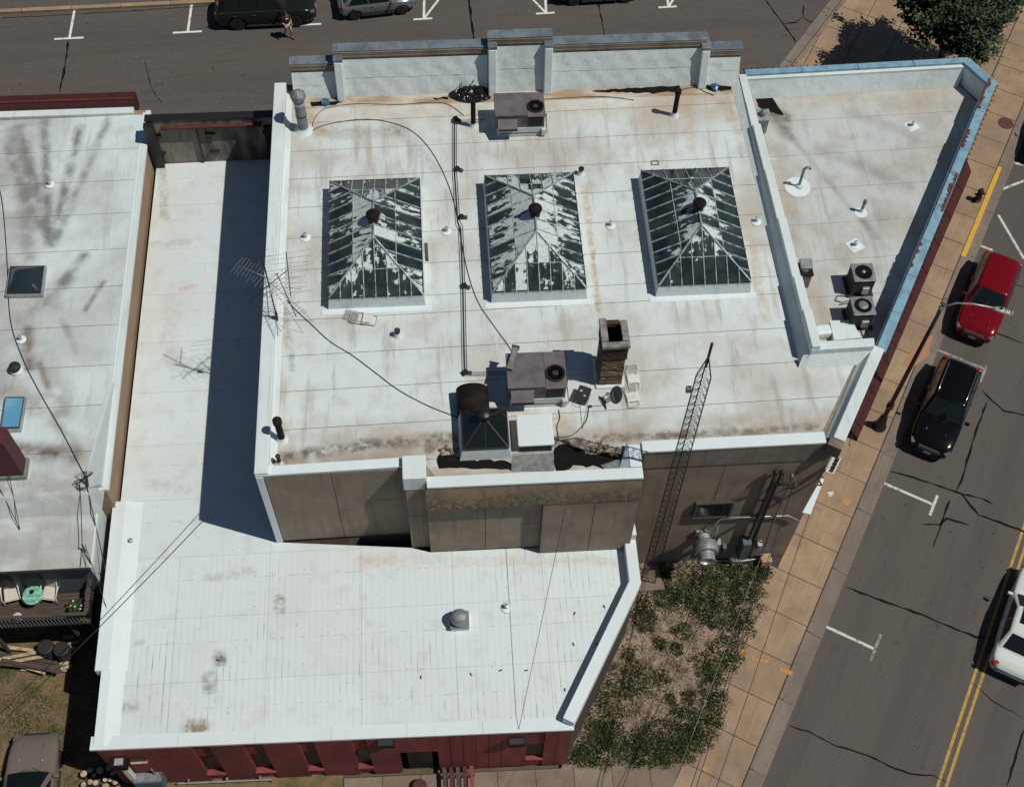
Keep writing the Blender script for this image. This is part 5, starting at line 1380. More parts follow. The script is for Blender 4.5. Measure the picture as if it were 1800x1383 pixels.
# loose bits lying about
pk = at(750, 444, ZM); tag(MB().obox((pk.x, pk.y, ZM + .03), (.11, .85, .05), .02).build('timber_offcut', M['wood_grey']), 'short grey timber lying beside the half-peeled skylight', 'timber')
pk = at(1151, 287, ZM); 
bx_ = thing('roof_frame', (pk.x, pk.y, ZM), 'small empty rectangular frame lying on the white roof', 'frame')
for a, b in (((-.14, -.1), (.14, -.1)), ((.14, -.1), (.14, .1)), ((.14, .1), (-.14, .1)), ((-.14, .1), (-.14, -.1))):
    MB().tube([(pk.x + a[0], pk.y + a[1], ZM + .02), (pk.x + b[0], pk.y + b[1], ZM + .02)], .015, 5).build('rail', M['rust'], bx_)
for px, py, lab in ((572, 182, 'blue crumpled plastic beside the tall flue'), (1255, 157, 'blue crumpled plastic in the small tar patch')):
    p = at(px, py, ZM)
    b = MB(); b.lathe([(.02, .03), (.17, .05), (.19, .12), (.1, .2), (.02, .22)], (p.x, p.y, ZM), 9)
    o = b.build('plastic_bag', plain('blue_plastic_' + str(px), (.03, .10, .22), .35))
    for v in o.data.vertices: v.co += Vector((random.uniform(-.06, .06), random.uniform(-.05, .05), random.uniform(-.02, .04)))
    tag(o, lab, 'plastic bag')
# black debris heap with weeds
hp = at(828, 168, ZM)
heap = thing('debris_heap', (hp.x, hp.y, ZM), 'shiny black tar and plastic debris heap with weeds before the parapet', 'debris heap')
vs, fs = [], []
NX_, NY_ = 26, 16
for j in range(NY_ + 1):
    for i in range(NX_ + 1):
        u, v = i / NX_ * 2 - 1, j / NY_ * 2 - 1
        rr = math.hypot(u, v)
        w = 1.0 + .12 * math.sin(5 * math.atan2(v, u)) + .07 * math.sin(9 * math.atan2(v, u) + 1)
        hgt = max(0, 1 - (rr / w) ** 2) * .34 + (random.uniform(-.05, .06) if rr < .85 else 0)
        sh = min(1.0, 1.0 / max(rr, .001)) if rr > 1 else 1
        vs.append((hp.x + u * sh * .92 + .05 * math.sin(v * 6), hp.y + .1 + v * sh * .55, ZM + .012 + max(hgt, 0)))
for j in range(NY_):
    for i in range(NX_):
        a = j * (NX_ + 1) + i
        fs.append((a, a + 1, a + NX_ + 2, a + NX_ + 1))
M['gloss'] = plain('wet_black_plastic', (.008, .008, .008), .16, 0, bscale=9, bdist=.05)
MB().add(vs, fs).build('heap', M['gloss'], heap)
def sprigs(c, n, h, r, parent, name, mat):
    b = MB()
    for _ in range(n):
        a = random.uniform(0, 6.28); q = random.uniform(0, r)
        p = Vector(c) + Vector((math.cos(a) * q, math.sin(a) * q * .6, 0))
        tip = p + Vector((random.uniform(-.2, .2), random.uniform(-.15, .15), h * random.uniform(.6, 1.1)))
        b.tube([p, tip], .006, 4)
        for k in range(9):
            m = p.lerp(tip, random.uniform(.25, 1))
            d = Vector((random.uniform(-1, 1), random.uniform(-1, 1), random.uniform(-.3, .7))).normalized() * random.uniform(.05, .11)
            s = d.cross(Vector((0, 0, 1))).normalized() * .025
            b.add([m, m + d * .5 + s, m + d, m + d * .5 - s], [(0, 1, 2, 3)])
    return b.build(name, mat, parent)
sprigs((hp.x - .1, hp.y + .45, ZM + .1), 16, .55, .45, heap, 'weeds', M['weed'])
p = at(1060, 800, ZM)
rw = thing('roof_weeds', (p.x, p.y, ZM), 'pale straggling weeds growing out of the tar by the south parapet', 'weeds')
sprigs((p.x, p.y + .15, ZM), 14, .16, .7, rw, 'stems', M['drygrass'])
p = at(785, 798, ZM)
rw = thing('roof_weeds', (p.x, p.y, ZM), 'small weeds growing in the tar beside the parapet pier', 'weeds')
sprigs((p.x, p.y + .1, ZM), 8, .15, .35, rw, 'stems', M['drygrass'])
# mushroom ventilator on the low roof
p = at(809, 1103, ZL)
t = thing('mushroom_ventilator', (p.x, p.y, ZL), 'grey mushroom ventilator on a square base on the low roof', 'ventilator')
MB().box(p.x - .33, p.x + .31, p.y - .12, p.y + .5, ZL + .002, ZL + .26).build('kerb', M['wrap'], t)
MB().box(p.x - .35, p.x + .33, p.y - .14, p.y + .52, ZL + .26, ZL + .31).build('base_plate', M['galv'], t)
MB().lathe([(.2, .31), (.2, .44), (.33, .45), (.34, .52), (.29, .60), (.26, .64), (.25, .74), (.18, .79), (.02, .8)], (p.x - .01, p.y + .19, ZL), 22).build('cowl', M['galv'], t, smooth=True, auto=True)
# small rubbish on the wide low roof
for i, (x, y) in enumerate(((1010, 1078), (1008, 1132), (925, 1178), (1050, 1132), (383, 1160), (828, 1185), (880, 1178), (1062, 1066), (993, 1212), (740, 1190))):
    p = at(x, y, ZL)
    tag(MB().obox((p.x, p.y, ZL + .02), (.12, .04, .03), random.uniform(0, 3)).build('twig_litter', M['bark']), 'scrap of dark litter lying on the low white roof', 'litter', 'litter on the low roof')
# small ventilators and roof windows of the neighbour
def domelight(pix, z, label, mat, h):
    q = [at(x, y, z) for x, y in pix]
    c = sum(q, Vector()) / 4
    t = thing('roof_window', (c.x, c.y, z), label, 'skylight', None)
    MB().prism([tuple((c + (p - c) * 1.10).xy) for p in q], z + .002, z + .2).build('kerb', M['galv_lt'], t)
    MB().prism([tuple((c + (p - c) * 1.02).xy) for p in q], z + .2, z + .25).build('frame', M['trim'], t, bevel=.02)
    n = 8
    vs, fs = [], []
    for j in range(n + 1):
        for i in range(n + 1):
            u, v = i / n, j / n
            a = q[0].lerp(q[1], u); b = q[3].lerp(q[2], u)
            p = a.lerp(b, v); p = c + (p - c) * .94
            p.z = z + .251 + h * (1 - abs(2 * u - 1) ** 3) * (1 - abs(2 * v - 1) ** 3)
            vs.append(p)
    for j in range(n):
        for i in range(n):
            a = j * (n + 1) + i; fs.append((a, a + 1, a + n + 2, a + n + 1))
    MB().add(vs, fs).build('glazing', mat, t, smooth=True)
domelight(((15, 522), (74, 521), (80, 474), (22, 475)), ZN, 'square smoked acrylic roof dome on the streaked neighbouring roof', M['glass_d'], .30)
domelight(((5, 758), (37, 757), (46, 704), (13, 704)), ZN, 'narrow bright blue roof window on the neighbouring roof', M['glass_b'], .0)
p = at(30, 652, ZN)
t = thing('roof_cowl', (p.x, p.y, ZN), 'round black vent cowl on a grey collar on the neighbouring roof', 'ventilator')
MB().lathe([(.26, .002), (.24, .12), (.17, .16), (.17, .26)], (p.x, p.y, ZN), 18).build('collar', M['wrap'], t, smooth=True, auto=True)
MB().lathe([(.22, .24), (.23, .32), (.2, .38), (.08, .42), (.01, .425)], (p.x, p.y, ZN), 18).build('cap', M['trim'], t, smooth=True, auto=True)
p = at(50, 842, ZN)
t = thing('brick_chimney', (p.x - .6, p.y, ZN), 'maroon brick chimney with grey flashing on the neighbouring roof', 'chimney')
MB().box(p.x - 1.25, p.x - .12, p.y + .05, p.y + .75, ZRW, ZN + 2.6).build('shaft', M['brick_dark'], t)
MB().box(p.x - 1.3, p.x - .05, p.y - .02, p.y + .8, ZRW, ZN + .22).build('flashing', M['galv'], t)
# ================================================================== lattice mast beside the building
tb = at(1139, 1018, 0)
HT = over(1257, 605, tb)
tw = thing('lattice_mast', (tb.x, tb.y, 0), 'tall dark triangular lattice mast standing in the weedy plot', 'mast')
M['mast'] = plain('dark_mast_steel', (.018, .018, .018), .5, .3)
def leg(i, z):
    r = .33 if z < HT - 1.6 else .33 * max(.06, 1 - (z - (HT - 1.6)) / .9)
    r *= 1 - .25 * min(z, HT - 1.6) / HT
    a = R(75 + 120 * i)
    return Vector((tb.x + r * math.cos(a), tb.y + r * math.sin(a), z))
zt = HT - .75
for i in range(3):
    MB().tube([leg(i, .1), leg(i, HT - 1.6), leg(i, zt)], .021, 7).build('leg', M['mast'], tw, smooth=True)
MB().tube([(tb.x, tb.y, zt - .5), (tb.x, tb.y, HT)], .045, 8).build('top_pipe', M['mast'], tw, smooth=True)
for i in range(3): MB().tube([leg(i, zt - .02), Vector((tb.x, tb.y, zt + .05))], .02, 5).build('top_stay', M['mast'], tw)
z = .1; sec = MB(); k = 0
while z < HT - 1.75:
    for i in range(3):
        j = (i + 1) % 3
        sec.tube([leg(i, z), leg(j, z + .21)], .006, 4); sec.tube([leg(j, z + .21), leg(i, z + .42)], .006, 4)
        sec.tube([leg(i, z), leg(j, z)], .0055, 4)
    z += .42; k += 1
    if k % 7 == 0:
        sec.build('bracing', M['mast'], tw); sec = MB()
sec.build('bracing', M['mast'], tw)
lz = HT - 2.4
lp = leg(1, lz)
MB().obox((lp.x - .12, lp.y, lz), (.16, .14, .2)).build('lamp_box', M['concrete_grey'], tw)
MB().prism([(tb.x - .42, tb.y - .55), (tb.x + .62, tb.y - .5), (tb.x + .42, tb.y + .55), (tb.x - .35, tb.y + .5)], -.1, .12).build('footing', M['apron'], tw, bevel=.02)

# ================================================================== television aerials on the west parapet
ab = at(487, 560, 9.72)
an = thing('television_aerial', (ab.x, ab.y, 9.72), 'cluster of black television aerials on a mast at the white parapet', 'aerial')
ZA = 9.72
MB().tube([(ab.x, ab.y, ZA), (ab.x, ab.y, ZA + 3.6)], .026, 8).build('mast', M['cable'], an, smooth=True)
def boom(a, b, n, el, up, mat=None, r=.016, taper=.5, name='boom'):
    m = mat or M['cable']
    bo = MB().tube([a, b], r, 6).build(name, m, an, smooth=True)
    d = (b - a).normalized()
    s = d.cross(Vector(up)).normalized()
    for i in range(n):
        t = (i + .3) / n
        c = a.lerp(b, t); L = el * (1 - taper * t) / 2 * random.uniform(.7, 1.05)
        s2 = (s + Vector((random.uniform(-.1, .1), random.uniform(-.1, .1), random.uniform(-.06, .06)))).normalized()
        MB().tube([c - s2 * L * random.uniform(.8, 1.1), c + s2 * L], .0055, 4).build('element', m, bo)
top = Vector((ab.x, ab.y, ZA + 2.55))
boom(top + Vector((0, 0, -.1)), at(412, 464, ZA + 2.35), 10, 1.15, (0, 0, 1), M['wire_grey'], taper=.35)
boom(at(503, 443, ZA + 1.9), at(511, 521, ZA + 1.9), 9, 2.1, (0, 0, 1), taper=.3)
boom(at(486, 480, ZA + 2.3), at(521, 557, ZA + .9), 14, 1.5, (.2, .1, 1), taper=.5)
boom(Vector((ab.x, ab.y, ZA + 3.2)), at(466, 431, ZA + 3.2), 3, .7, (0, 0, 1))
boom(Vector((ab.x + .02, ab.y, ZA + .9)), at(489, 592, ZA + .25), 16, .16, (0, 1, 0), r=.01, taper=0)
boom(Vector((ab.x - .8, ab.y - .3, ZA + 1.5)), Vector((ab.x + .6, ab.y + .9, ZA + 1.7)), 7, 1.0, (0, 0, 1), taper=.2)
for dx, dy in ((1.0, .5), (.9, -.4), (1.25, .1)):
    MB().tube([(ab.x, ab.y, ZA + 2.3), (ab.x + dx, ab.y + dy, ZM + .02)], .007, 4).build('stay', M['cable'], an)
MB().obox((ab.x + .03, ab.y - .05, ZA + 1.75), (.13, .1, .24)).build('rotator', M['white_m'], an)
MB().obox((ab.x, ab.y, ZA + .15), (.08, .14, .4)).build('bracket', M['black'], an)
for i in range(5):
    a = R(40 + 30 * i)
    MB().tube([(ab.x, ab.y, ZA + 2.0), (ab.x + 1.4 * math.cos(a), ab.y + .6 * math.sin(a) - .4, ZA + 1.75 - .1 * i)], .007, 4).build('element', M['cable'], an)

# ================================================================== services on the south wall
YS_ = 20.86
def onwall(px, py, d=0.0): return aty(px, py, YS_ - d)
# window with timber frame
a, b = onwall(1230, 880), onwall(1275, 905)
c = (a + b) / 2
ww = thing('wall_window', (c.x, YS_, c.z - .6), 'dark wooden-framed window box high on the tan wall', 'window')
MB().box(c.x - .72, c.x + .72, YS_ - .12, YS_ + .02, c.z + .52, c.z + .60).build('head', M['wood_grey'], ww)
MB().box(c.x - .72, c.x + .72, YS_ - .14, YS_ + .02, c.z - .62, c.z - .54).build('sill', M['wood_grey'], ww)
for sx in (-1, 1):
    MB().box(c.x + sx * .68 - .05, c.x + sx * .68 + .05, YS_ - .12, YS_ + .02, c.z - .54, c.z + .52).build('jamb', M['wood_grey'], ww)
MB().box(c.x - .63, c.x + .63, YS_ - .10, YS_ - .03, c.z - .54, c.z + .52).build('pane', M['glass'], ww)
# exhaust fan
p = onwall(1236, 938)
ef = thing('wall_exhaust_fan', (p.x, YS_ - .5, p.z - .5), 'bulbous galvanised exhaust fan projecting from the tan wall', 'exhaust fan')
rx = Matrix.Rotation(R(90), 3, 'X') @ Matrix.Identity(3)
MB().box(p.x - .34, p.x + .30, YS_ - .08, YS_ + .02, p.z - .3, p.z + .34).build('wall_plate', M['galv'], ef)
MB().lathe([(.24, .05), (.24, .30)], (p.x, YS_, p.z), 24, rx).build('neck', M['galv_lt'], ef, smooth=True, auto=True)
MB().lathe([(.30, .30), (.46, .40), (.49, .52), (.49, .80), (.46, .84), (.30, .84)], (p.x, YS_, p.z), 26, rx).build('drum', M['galv'], ef, smooth=True, auto=True)
MB().lathe([(.30, .84), (.31, 1.16), (.28, 1.18), (.25, 1.10)], (p.x, YS_, p.z), 22, rx).build('outlet', M['galv_lt'], ef, smooth=True, auto=True)
for q in (.95, 1.05): MB().lathe([(.312, q), (.322, q + .01), (.322, q + .03), (.312, q + .04)], (p.x, YS_, p.z), 22, rx).build('hoop', M['galv'], ef)
MB().tube([(p.x, YS_, p.z - .9), (p.x, YS_ - .7, p.z - .45)], .03, 6).build('strut', M['galv'], ef)
# cabinets
def cab(px0, px1, py0, py1, dep, mat, label, name='electrical_cabinet'):
    a, b = onwall(px0, py1, dep), onwall(px1, py0, dep)
    t = thing(name, (a.x, YS_, min(a.z, b.z)), label, 'electrical box')
    z0, z1 = min(a.z, b.z), max(a.z, b.z)
    z1 = max(z1, z0 + .3)
    MB().box(a.x, b.x, YS_ - dep, YS_ + .01, z0, z1).build('case', mat, t, bevel=.015)
    MB().box(a.x + .05, b.x - .05, YS_ - dep - .012, YS_ - dep - .001, z0 + .05, z1 - .05).build('door', mat, t)
    MB().box(b.x - .12, b.x - .08, YS_ - dep - .035, YS_ - dep - .013, (z0 + z1) / 2 - .05, (z0 + z1) / 2 + .05).build('latch', M['trim'], t)
    return t
cab(1296, 1322, 956, 983, .38, M['bluegrey'], 'large blue-grey electrical cabinet on the tan wall')
cab(1254, 1268, 956, 966, .25, M['galv_lt'], 'small pale electrical box beside the exhaust fan')
cab(1268, 1278, 963, 972, .2, M['bluegrey'], 'small blue-grey meter box between two cabinets')
cab(1328, 1341, 958, 968, .22, M['galv_lt'], 'small pale junction box beside the large blue-grey cabinet')
p = at(1347, 980, .5)
wb = thing('timber_box', (p.x, YS_ - .3, .2), 'small tan wooden box against the foot of the tan wall', 'box')
MB().box(p.x - .17, p.x + .2, YS_ - .42, YS_ - .06, 0.0, .45).build('case', M['wood_tan'], wb, bevel=.01)
MB().box(p.x - .19, p.x + .22, YS_ - .44, YS_ - .05, .45, .48).build('lid', M['wood_tan'], wb)
# conduits
def conduit(pix, d, r, mat, label, head=False):
    pts = [onwall(x, y, d) for x, y in pix]
    t = thing('conduit', (pts[-1].x, YS_ - d, pts[-1].z), label, 'conduit')
    MB().tube(pts, r, 7).build('pipe', mat, t, smooth=True)
    if head:
        MB().lathe([(r * 1.5, -.05), (r * 2.2, .06), (r * 1.6, .16), (.01, .2)], pts[0], 10).build('weatherhead', mat, t, smooth=True)
        for i in range(3):
            q = pts[0]
            MB().tube([q + Vector((.03 * i, -.05, .02)), q + Vector((.1 * i - .1, -.25, -.25 - .1 * i)), q + Vector((.12 - .1 * i, -.12, -.7)), q + Vector((.35, -.15, -.6 + .08 * i))], .016, 5).build('service_loop', M['cable'], t, smooth=True)
    else:
        MB().lathe([(r * 1.3, -.03), (r * 1.3, .03)], pts[len(pts) // 2], 8).build('coupling', mat, t)
    return t
conduit(((1363, 832), (1356, 850), (1312, 955)), .16, .05, M['cable'], 'black service conduit with looped cables above the blue-grey cabinet', True)
conduit(((1374, 832), (1366, 850), (1322, 955)), .16, .05, M['cable'], 'second black service conduit with looped cables beside the first', True)
conduit(((1391, 838), (1384, 858), (1360, 915), (1338, 980)), .14, .035, M['galv'], 'grey conduit rising nearest the pavement corner', True)
conduit(((1404, 915), (1386, 906), (1270, 910), (1252, 925), (1245, 932)), .1, .035, M['galv_lt'], 'pale horizontal conduit along the tan wall')
conduit(((1262, 925), (1248, 980)), .1, .03, M['galv'], 'short grey drop conduit beside the exhaust fan')
conduit(((1258, 985), (1300, 986), (1345, 980)), .12, .03, M['galv_lt'], 'low horizontal conduit under the cabinets')
# sign brackets on the corner
p = so(.9, .45, 8.0)
sg = thing('wall_sign', so(-.1, .55, 6.5), 'narrow white sign panel with dark blocks on the building corner', 'sign')
s0, s1 = at(1462, 806, 7.9), at(1452, 826, 7.9)
MB().add([s0 + Vector((.0, 0, .25)), s0 + Vector((.28, -.12, .25)), s1 + Vector((.28, -.12, -.1)), s1 + Vector((0, 0, -.1))], [(0, 3, 2, 1)]).build('face', M['white_m'], sg)
for i in range(4):
    q = s0.lerp(s1, .15 + .22 * i) + Vector((.17, -.08, .22 - .08 * i))
    MB().obox(q, (.13, .12, .05), FANG).build('block', M['black'], sg)
MB().tube([s1 + Vector((-.02, .02, 0)), s1 + Vector((-.3, -.2, -.2)), so(-.3, .32, 7.0)], .03, 6).build('bracket', M['trim'], sg)
bn = thing('blade_sign', so(-.9, .5, 5.5), 'slim white blade sign projecting from the corner of the tan wall', 'sign')
q0, q1 = at(1445, 838, 7.0), at(1414, 898, 7.0)
MB().add([q0, q0 + Vector((.06, -.1, 0)), q1 + Vector((.22, -.1, -.1)), q1 + Vector((-.05, .0, -.1)), q0 + Vector((0, 0, -.06)), q0 + Vector((.06, -.1, -.06)), q1 + Vector((.22, -.1, -.16)), q1 + Vector((-.05, 0, -.16))],
         [(0, 3, 2, 1), (4, 5, 6, 7), (0, 1, 5, 4), (1, 2, 6, 5), (2, 3, 7, 6), (3, 0, 4, 7)]).build('panel', M['cap'], bn)
MB().tube([q0, q0 + Vector((-.35, .3, 0)), so(.0, .3, 7.0)], .03, 6).build('bracket', M['trim'], bn)

# ================================================================== overhead wires
def wire(a, b, sag, r, label, mat=None, group=None):
    pts = []
    for i in range(15):
        t = i / 14
        p = a.lerp(b, t); p.z -= sag * 4 * t * (1 - t)
        pts.append(p)
    return tag(MB().tube(pts, r, 5).build('overhead_wire', mat or M['cable'], None, smooth=True), label, 'wire', group)
wa = at(444, 822, 9.35)
wire(wa, at(-60, 1330, 6.6), .25, .016, 'black wire running from the tan building corner over the low white roof')
nbp = at(150, 842, ZN + .25)
wire(nbp, aty(262, 1368, 12.95), .2, .02, 'thick black drop wire from the neighbouring roof corner to the red wall meter')
wire(at(149, 955, ZRW + .45), aty(285, 1362, 12.95), .12, .012, 'thin black drop wire over the low parapet to the red wall meter')
cable(((-20, 280), (2, 345), (12, 450), (18, 560), (40, 630), (70, 690), (110, 760), (150, 838)), ZN + .03, .017, 'black cable lying across the streaked neighbouring roof')
wire(at(-20, 820, ZN + .6), at(35, 930, ZRW + .1), .1, .014, 'pair wire dropping to the rear wing roof bracket', group='rear wing drop wires')
wire(at(5, 790, ZN + .9), at(35, 930, ZRW + .12), .1, .014, 'pair wire dropping to the rear wing roof bracket', group='rear wing drop wires')
wire(at(1037, 690, ZM + .6), at(912, 1281, ZL + .12), .0, .010, 'thin straight guy wire from the chimney foot down to the low roof edge')
c0 = onwall(1374, 836, .4)
wire(onwall(1395, 850, .5), at(1205, 1410, 5.0), .1, .014, 'black service wire over the pavement from the wall conduits', group='service wires over the pavement')
wire(onwall(1397, 848, .6), at(1215, 1410, 5.0), .12, .014, 'black service wire over the pavement from the wall conduits', group='service wires over the pavement')
wire(at(1426, 895, 5.6), at(1250, 1410, 5.0), .1, .013, 'black wire from the blade sign bracket over the pavement')
wire(onwall(1345, 960, .3), at(1175, 1400, 3.2), .05, .012, 'bare grey wire over the weedy plot edge', M['wire_grey'])
# weatherhead assembly on the neighbour's corner
wh = thing('service_head', (nbp.x, nbp.y, ZN), 'tangle of black service cables on a mast at the neighbouring roof corner', 'cable bracket')
MB().tube([(nbp.x, nbp.y, ZN - .4), (nbp.x, nbp.y, ZN + .45)], .035, 7).build('mast', M['cable'], wh)
for i in range(6):
    a = random.uniform(0, 6.28)
    q = nbp
    MB().tube([q + Vector((0, 0, .1)), q + Vector((.4 * math.cos(a), .3 * math.sin(a), .05)), q + Vector((.5 * math.cos(a + .8), .4 * math.sin(a + .8), -.1)), q + Vector((.1, -.2, -.15))], .016, 5).build('loop', M['cable'], wh, smooth=True)
p2 = at(147, 962, ZRW + .25)
wh2 = thing('service_head', (p2.x, p2.y, ZRW), 'small black cable bracket with splayed legs on the rear wing roof', 'cable bracket')
MB().tube([(p2.x, p2.y, ZRW), (p2.x, p2.y, ZRW + .5)], .03, 7).build('mast', M['cable'], wh2)
for dx, dy in ((-.12, -.75), (.12, -.75), (.35, -.7)):
    MB().tube([(p2.x, p2.y, ZRW + .3), (p2.x + dx, p2.y + dy, ZRW + .01)], .012, 5).build('stay', M['cable'], wh2)
wire(at(140, 850, ZN + .1), p2 + Vector((0, 0, .2)), .05, .016, 'black cable between the two neighbouring roof brackets')
wire(p2 + Vector((0, 0, .2)), Vector((RX - .03, RY + .3, 3.9)), .05, .016, 'black cable dropping from the rear wing bracket past the deck')

# ================================================================== red wall fittings
def wally(px, py, d=.2): return aty(px, py, wy(0) - d)
p = wally(198, 1330, .3)
dsx = -11.95
ds_ = thing('downspout', (dsx, wy(dsx) - .3, 0), 'white square downspout with a dark collector box on the red wall', 'downspout')
MB().box(dsx - .10, dsx + .10, wy(dsx) - .42, wy(dsx) - .22, .3, 3.1).build('pipe', M['white_m'], ds_, bevel=.015)
MB().obox((dsx + .02, wy(dsx) - .5, .2), (.19, .55, .19), 0, 0, -.5).build('shoe', M['white_m'], ds_, bevel=.015)
MB().box(dsx - .24, dsx + .24, wy(dsx) - .52, wy(dsx) - .16, 3.1, 3.55).build('collector', M['brown_metal'], ds_)
MB().box(dsx - .15, dsx + .15, wy(dsx) - .46, wy(dsx) - .22, 3.552, 3.56).build('collector_water', M['galv_lt'], ds_)
def wall_lamp(px, py, label):
    p = aty(px, py, wy(-2) - .3)
    t = thing('wall_lamp', (p.x, wy(p.x) - .12, p.z - .1), label, 'wall lamp')
    MB().box(p.x - .30, p.x + .30, wy(p.x) - .42, wy(p.x) - .14, p.z - .12, p.z + .12).build('housing', M['brown_metal'], t, bevel=.02)
    MB().box(p.x - .26, p.x + .26, wy(p.x) - .38, wy(p.x) - .18, p.z + .121, p.z + .13).build('top_plate', M['trim'], t)
wall_lamp(678, 1308, 'dark box wall lamp beside the doorway of the red wall')
wall_lamp(908, 1302, 'dark box wall lamp beside the last window of the red wall')
p = aty(243, 1334, wy(-11) - .16)
t = thing('wall_vent', (p.x, wy(p.x), p.z - .2), 'small dark vent with pale edge in the red wall', 'vent')
MB().box(p.x - .28, p.x + .24, wy(p.x) - .19, wy(p.x) - .161, p.z - .2, p.z + .2).build('opening', M['black'], t)
MB().box(p.x - .3, p.x + .27, wy(p.x) - .26, wy(p.x) - .161, p.z - .25, p.z - .2).build('ledge', M['wood_tan'], t)
p = aty(250, 1362, wy(-11) - .45)
t = thing('meter_cabinet', (p.x, wy(p.x) - .2, 0), 'grey electricity meter cabinet at the foot of the red wall', 'electrical box')
MB().box(p.x - .48, p.x + .52, wy(p.x) - .55, wy(p.x) - .162, .55, 1.5).build('case', M['bluegrey'], t, bevel=.02)
MB().box(p.x - .45, p.x + .5, wy(p.x) - .5, wy(p.x) - .2, 1.501, 1.52).build('top_plate', M['galv'], t)
MB().lathe([(.12, 0), (.12, .1), (.09, .14)], (p.x + .25, wy(p.x) - .62, .95), 12, Matrix.Rotation(R(90), 3, 'X')).build('meter', M['galv_lt'], t)
MB().tube([(p.x, wy(p.x) - .3, 0), (p.x, wy(p.x) - .3, .55)], .05, 8).build('riser', M['galv'], t)
MB().tube([(p.x + .3, wy(p.x) - .25, 1.52), (p.x + .3, wy(p.x) - .25, 2.1)], .04, 8).build('riser', M['galv'], t)
t = thing('wall_pipe', (-9, wy(-9) - .3, 0), 'long thin pale pipe along the foot of the red wall', 'pipe')
MB().tube([(-10.6, wy(-10.6) - .3, .3), (-7.2, wy(-7.2) - .3, .3), (-7.2, wy(-7.2) - .3, .0)], .03, 6).build('pipe', M['galv_lt'], t)
for xx in (-10.2, -8.8, -7.6): MB().box(xx - .03, xx + .03, wy(xx) - .33, wy(xx) - .16, .24, .36).build('clip', M['galv'], t)
# slatted bench in front of the red wall
b0_ = at(775, 1349, .42); b1_ = at(834, 1340, .42)
sb = thing('slatted_bench', ((b0_.x + b1_.x) / 2, b0_.y - 1, 0), 'low bench of worn maroon slats by the doorway of the red wall', 'bench')
for i in range(5):
    xx = b0_.x + (b1_.x - b0_.x) * (i + .5) / 5
    MB().obox((xx, b0_.y - .95, .42), (.14, 1.9, .06), .0).build('slat', M['red_board'] if i > 3 else (M['wood_grey'], M['brick_dark'])[i % 2], sb)
for dy in (.3, 1.6):
    MB().box(b0_.x, b1_.x, b0_.y - dy - .05, b0_.y - dy + .05, .28, .385).build('bearer', M['wood_grey'], sb)
    for xx in (b0_.x + .08, b1_.x - .14): MB().box(xx, xx + .08, b0_.y - dy - .04, b0_.y - dy + .04, 0, .28).build('leg', M['wood_grey'], sb)
t = tag(MB().lathe([(.22, 0), (.28, .25), (.26, .3), (.2, .3)], at(738, 1384, 0), 14).build('planter_pot', M['brick_dark'], None, smooth=True), 'small round maroon planter pot on the apron by the doorway', 'planter')

# ================================================================== street lamp, hydrant, covers
lb_ = so(7.73, 1.72, 0)
hp_ = over(1664, 541, lb_)
lm = thing('street_lamp', lb_, 'tall black street lamp with curved grey arm reaching over the red car', 'street lamp')
MB().lathe([(.30, 0), (.30, .1), (.24, .16), (.20, .5), (.16, .75), (.17, .8), (.12, .9)], lb_, 14).build('base', M['black'], lm, smooth=True, auto=True)
MB().tube([lb_ + Vector((0, 0, .85)), lb_ + Vector((0, 0, hp_))], .105, 10, r2=.07).build('pole', M['black'], lm, smooth=True)
he = at(1745, 541, hp_ + .55); 
tp = lb_ + Vector((0, 0, hp_ - .1))
MB().tube([tp, tp + (he - tp) * .25 + Vector((0, 0, .28)), tp + (he - tp) * .6 + Vector((0, 0, .22)), he], .038, 8).build('arm', M['galv_lt'], lm, smooth=True)
dirh = (he - tp); dirh.z = 0; dirh.normalize(); ah = math.atan2(dirh.y, dirh.x)
hd_ = MB()
prof = [(0, .06), (.12, .11), (.35, .17), (.6, .17), (.75, .09)]
vs, fs = [], []
side = Vector((-dirh.y, dirh.x, 0))
for d_, w_ in prof:
    for k in range(8):
        a = 2 * math.pi * k / 8
        vs.append(he + dirh * d_ + side * (w_ * math.cos(a)) + Vector((0, 0, .09 * math.sin(a) * (w_ / .17) ** .5 - .02)))
for i in range(4):
    for k in range(8): fs.append((i * 8 + k, i * 8 + (k + 1) % 8, i * 8 + 8 + (k + 1) % 8, i * 8 + 8 + k))
fs += [tuple(range(8))[::-1], tuple(range(32, 40))]
hd_.add(vs, fs).build('lamp_head', M['galv_lt'], lm, smooth=True)
MB().lathe([(.05, .06), (.05, .13), (.02, .15)], he + dirh * .3, 8).build('photocell', M['black'], lm)
for i in range(5):
    MB().obox(he + dirh * (.44 + .06 * i) + Vector((0, 0, .072)), (.02, .22, .016), ah).build('cooling_fin', M['trim'], lm)
MB().obox(lb_ + Vector((.02, .02, 1.75)), (.34, .3, .06), FANG).build('pole_box', M['maroon'], lm)
MB().obox(lb_ + Vector((0, 0, hp_ - .1)), (.16, .16, .2), 0).build('arm_clamp', M['galv_lt'], lm)
h_ = so(22.2, 1.85, 0)
hy = thing('fire_hydrant', h_, 'dark maroon fire hydrant beside the yellow kerb', 'hydrant')
MB().lathe([(.2, 0), (.2, .05), (.13, .07), (.12, .55), (.16, .58), (.16, .64), (.13, .7), (.07, .8), (.03, .82), (.03, .88)], h_, 14).build('barrel', M['maroon'], hy, smooth=True, auto=True)
for sgn in (-1, 1):
    MB().tube([h_ + Vector((.1 * sgn, 0, .45)), h_ + Vector((.24 * sgn, 0, .45))], .06, 8).build('outlet', M['maroon'], hy)
MB().tube([h_ + Vector((0, -.1, .42)), h_ + Vector((0, -.25, .42))], .085, 10).build('outlet', M['black'], hy)
m_ = at(1768, 217, 0)
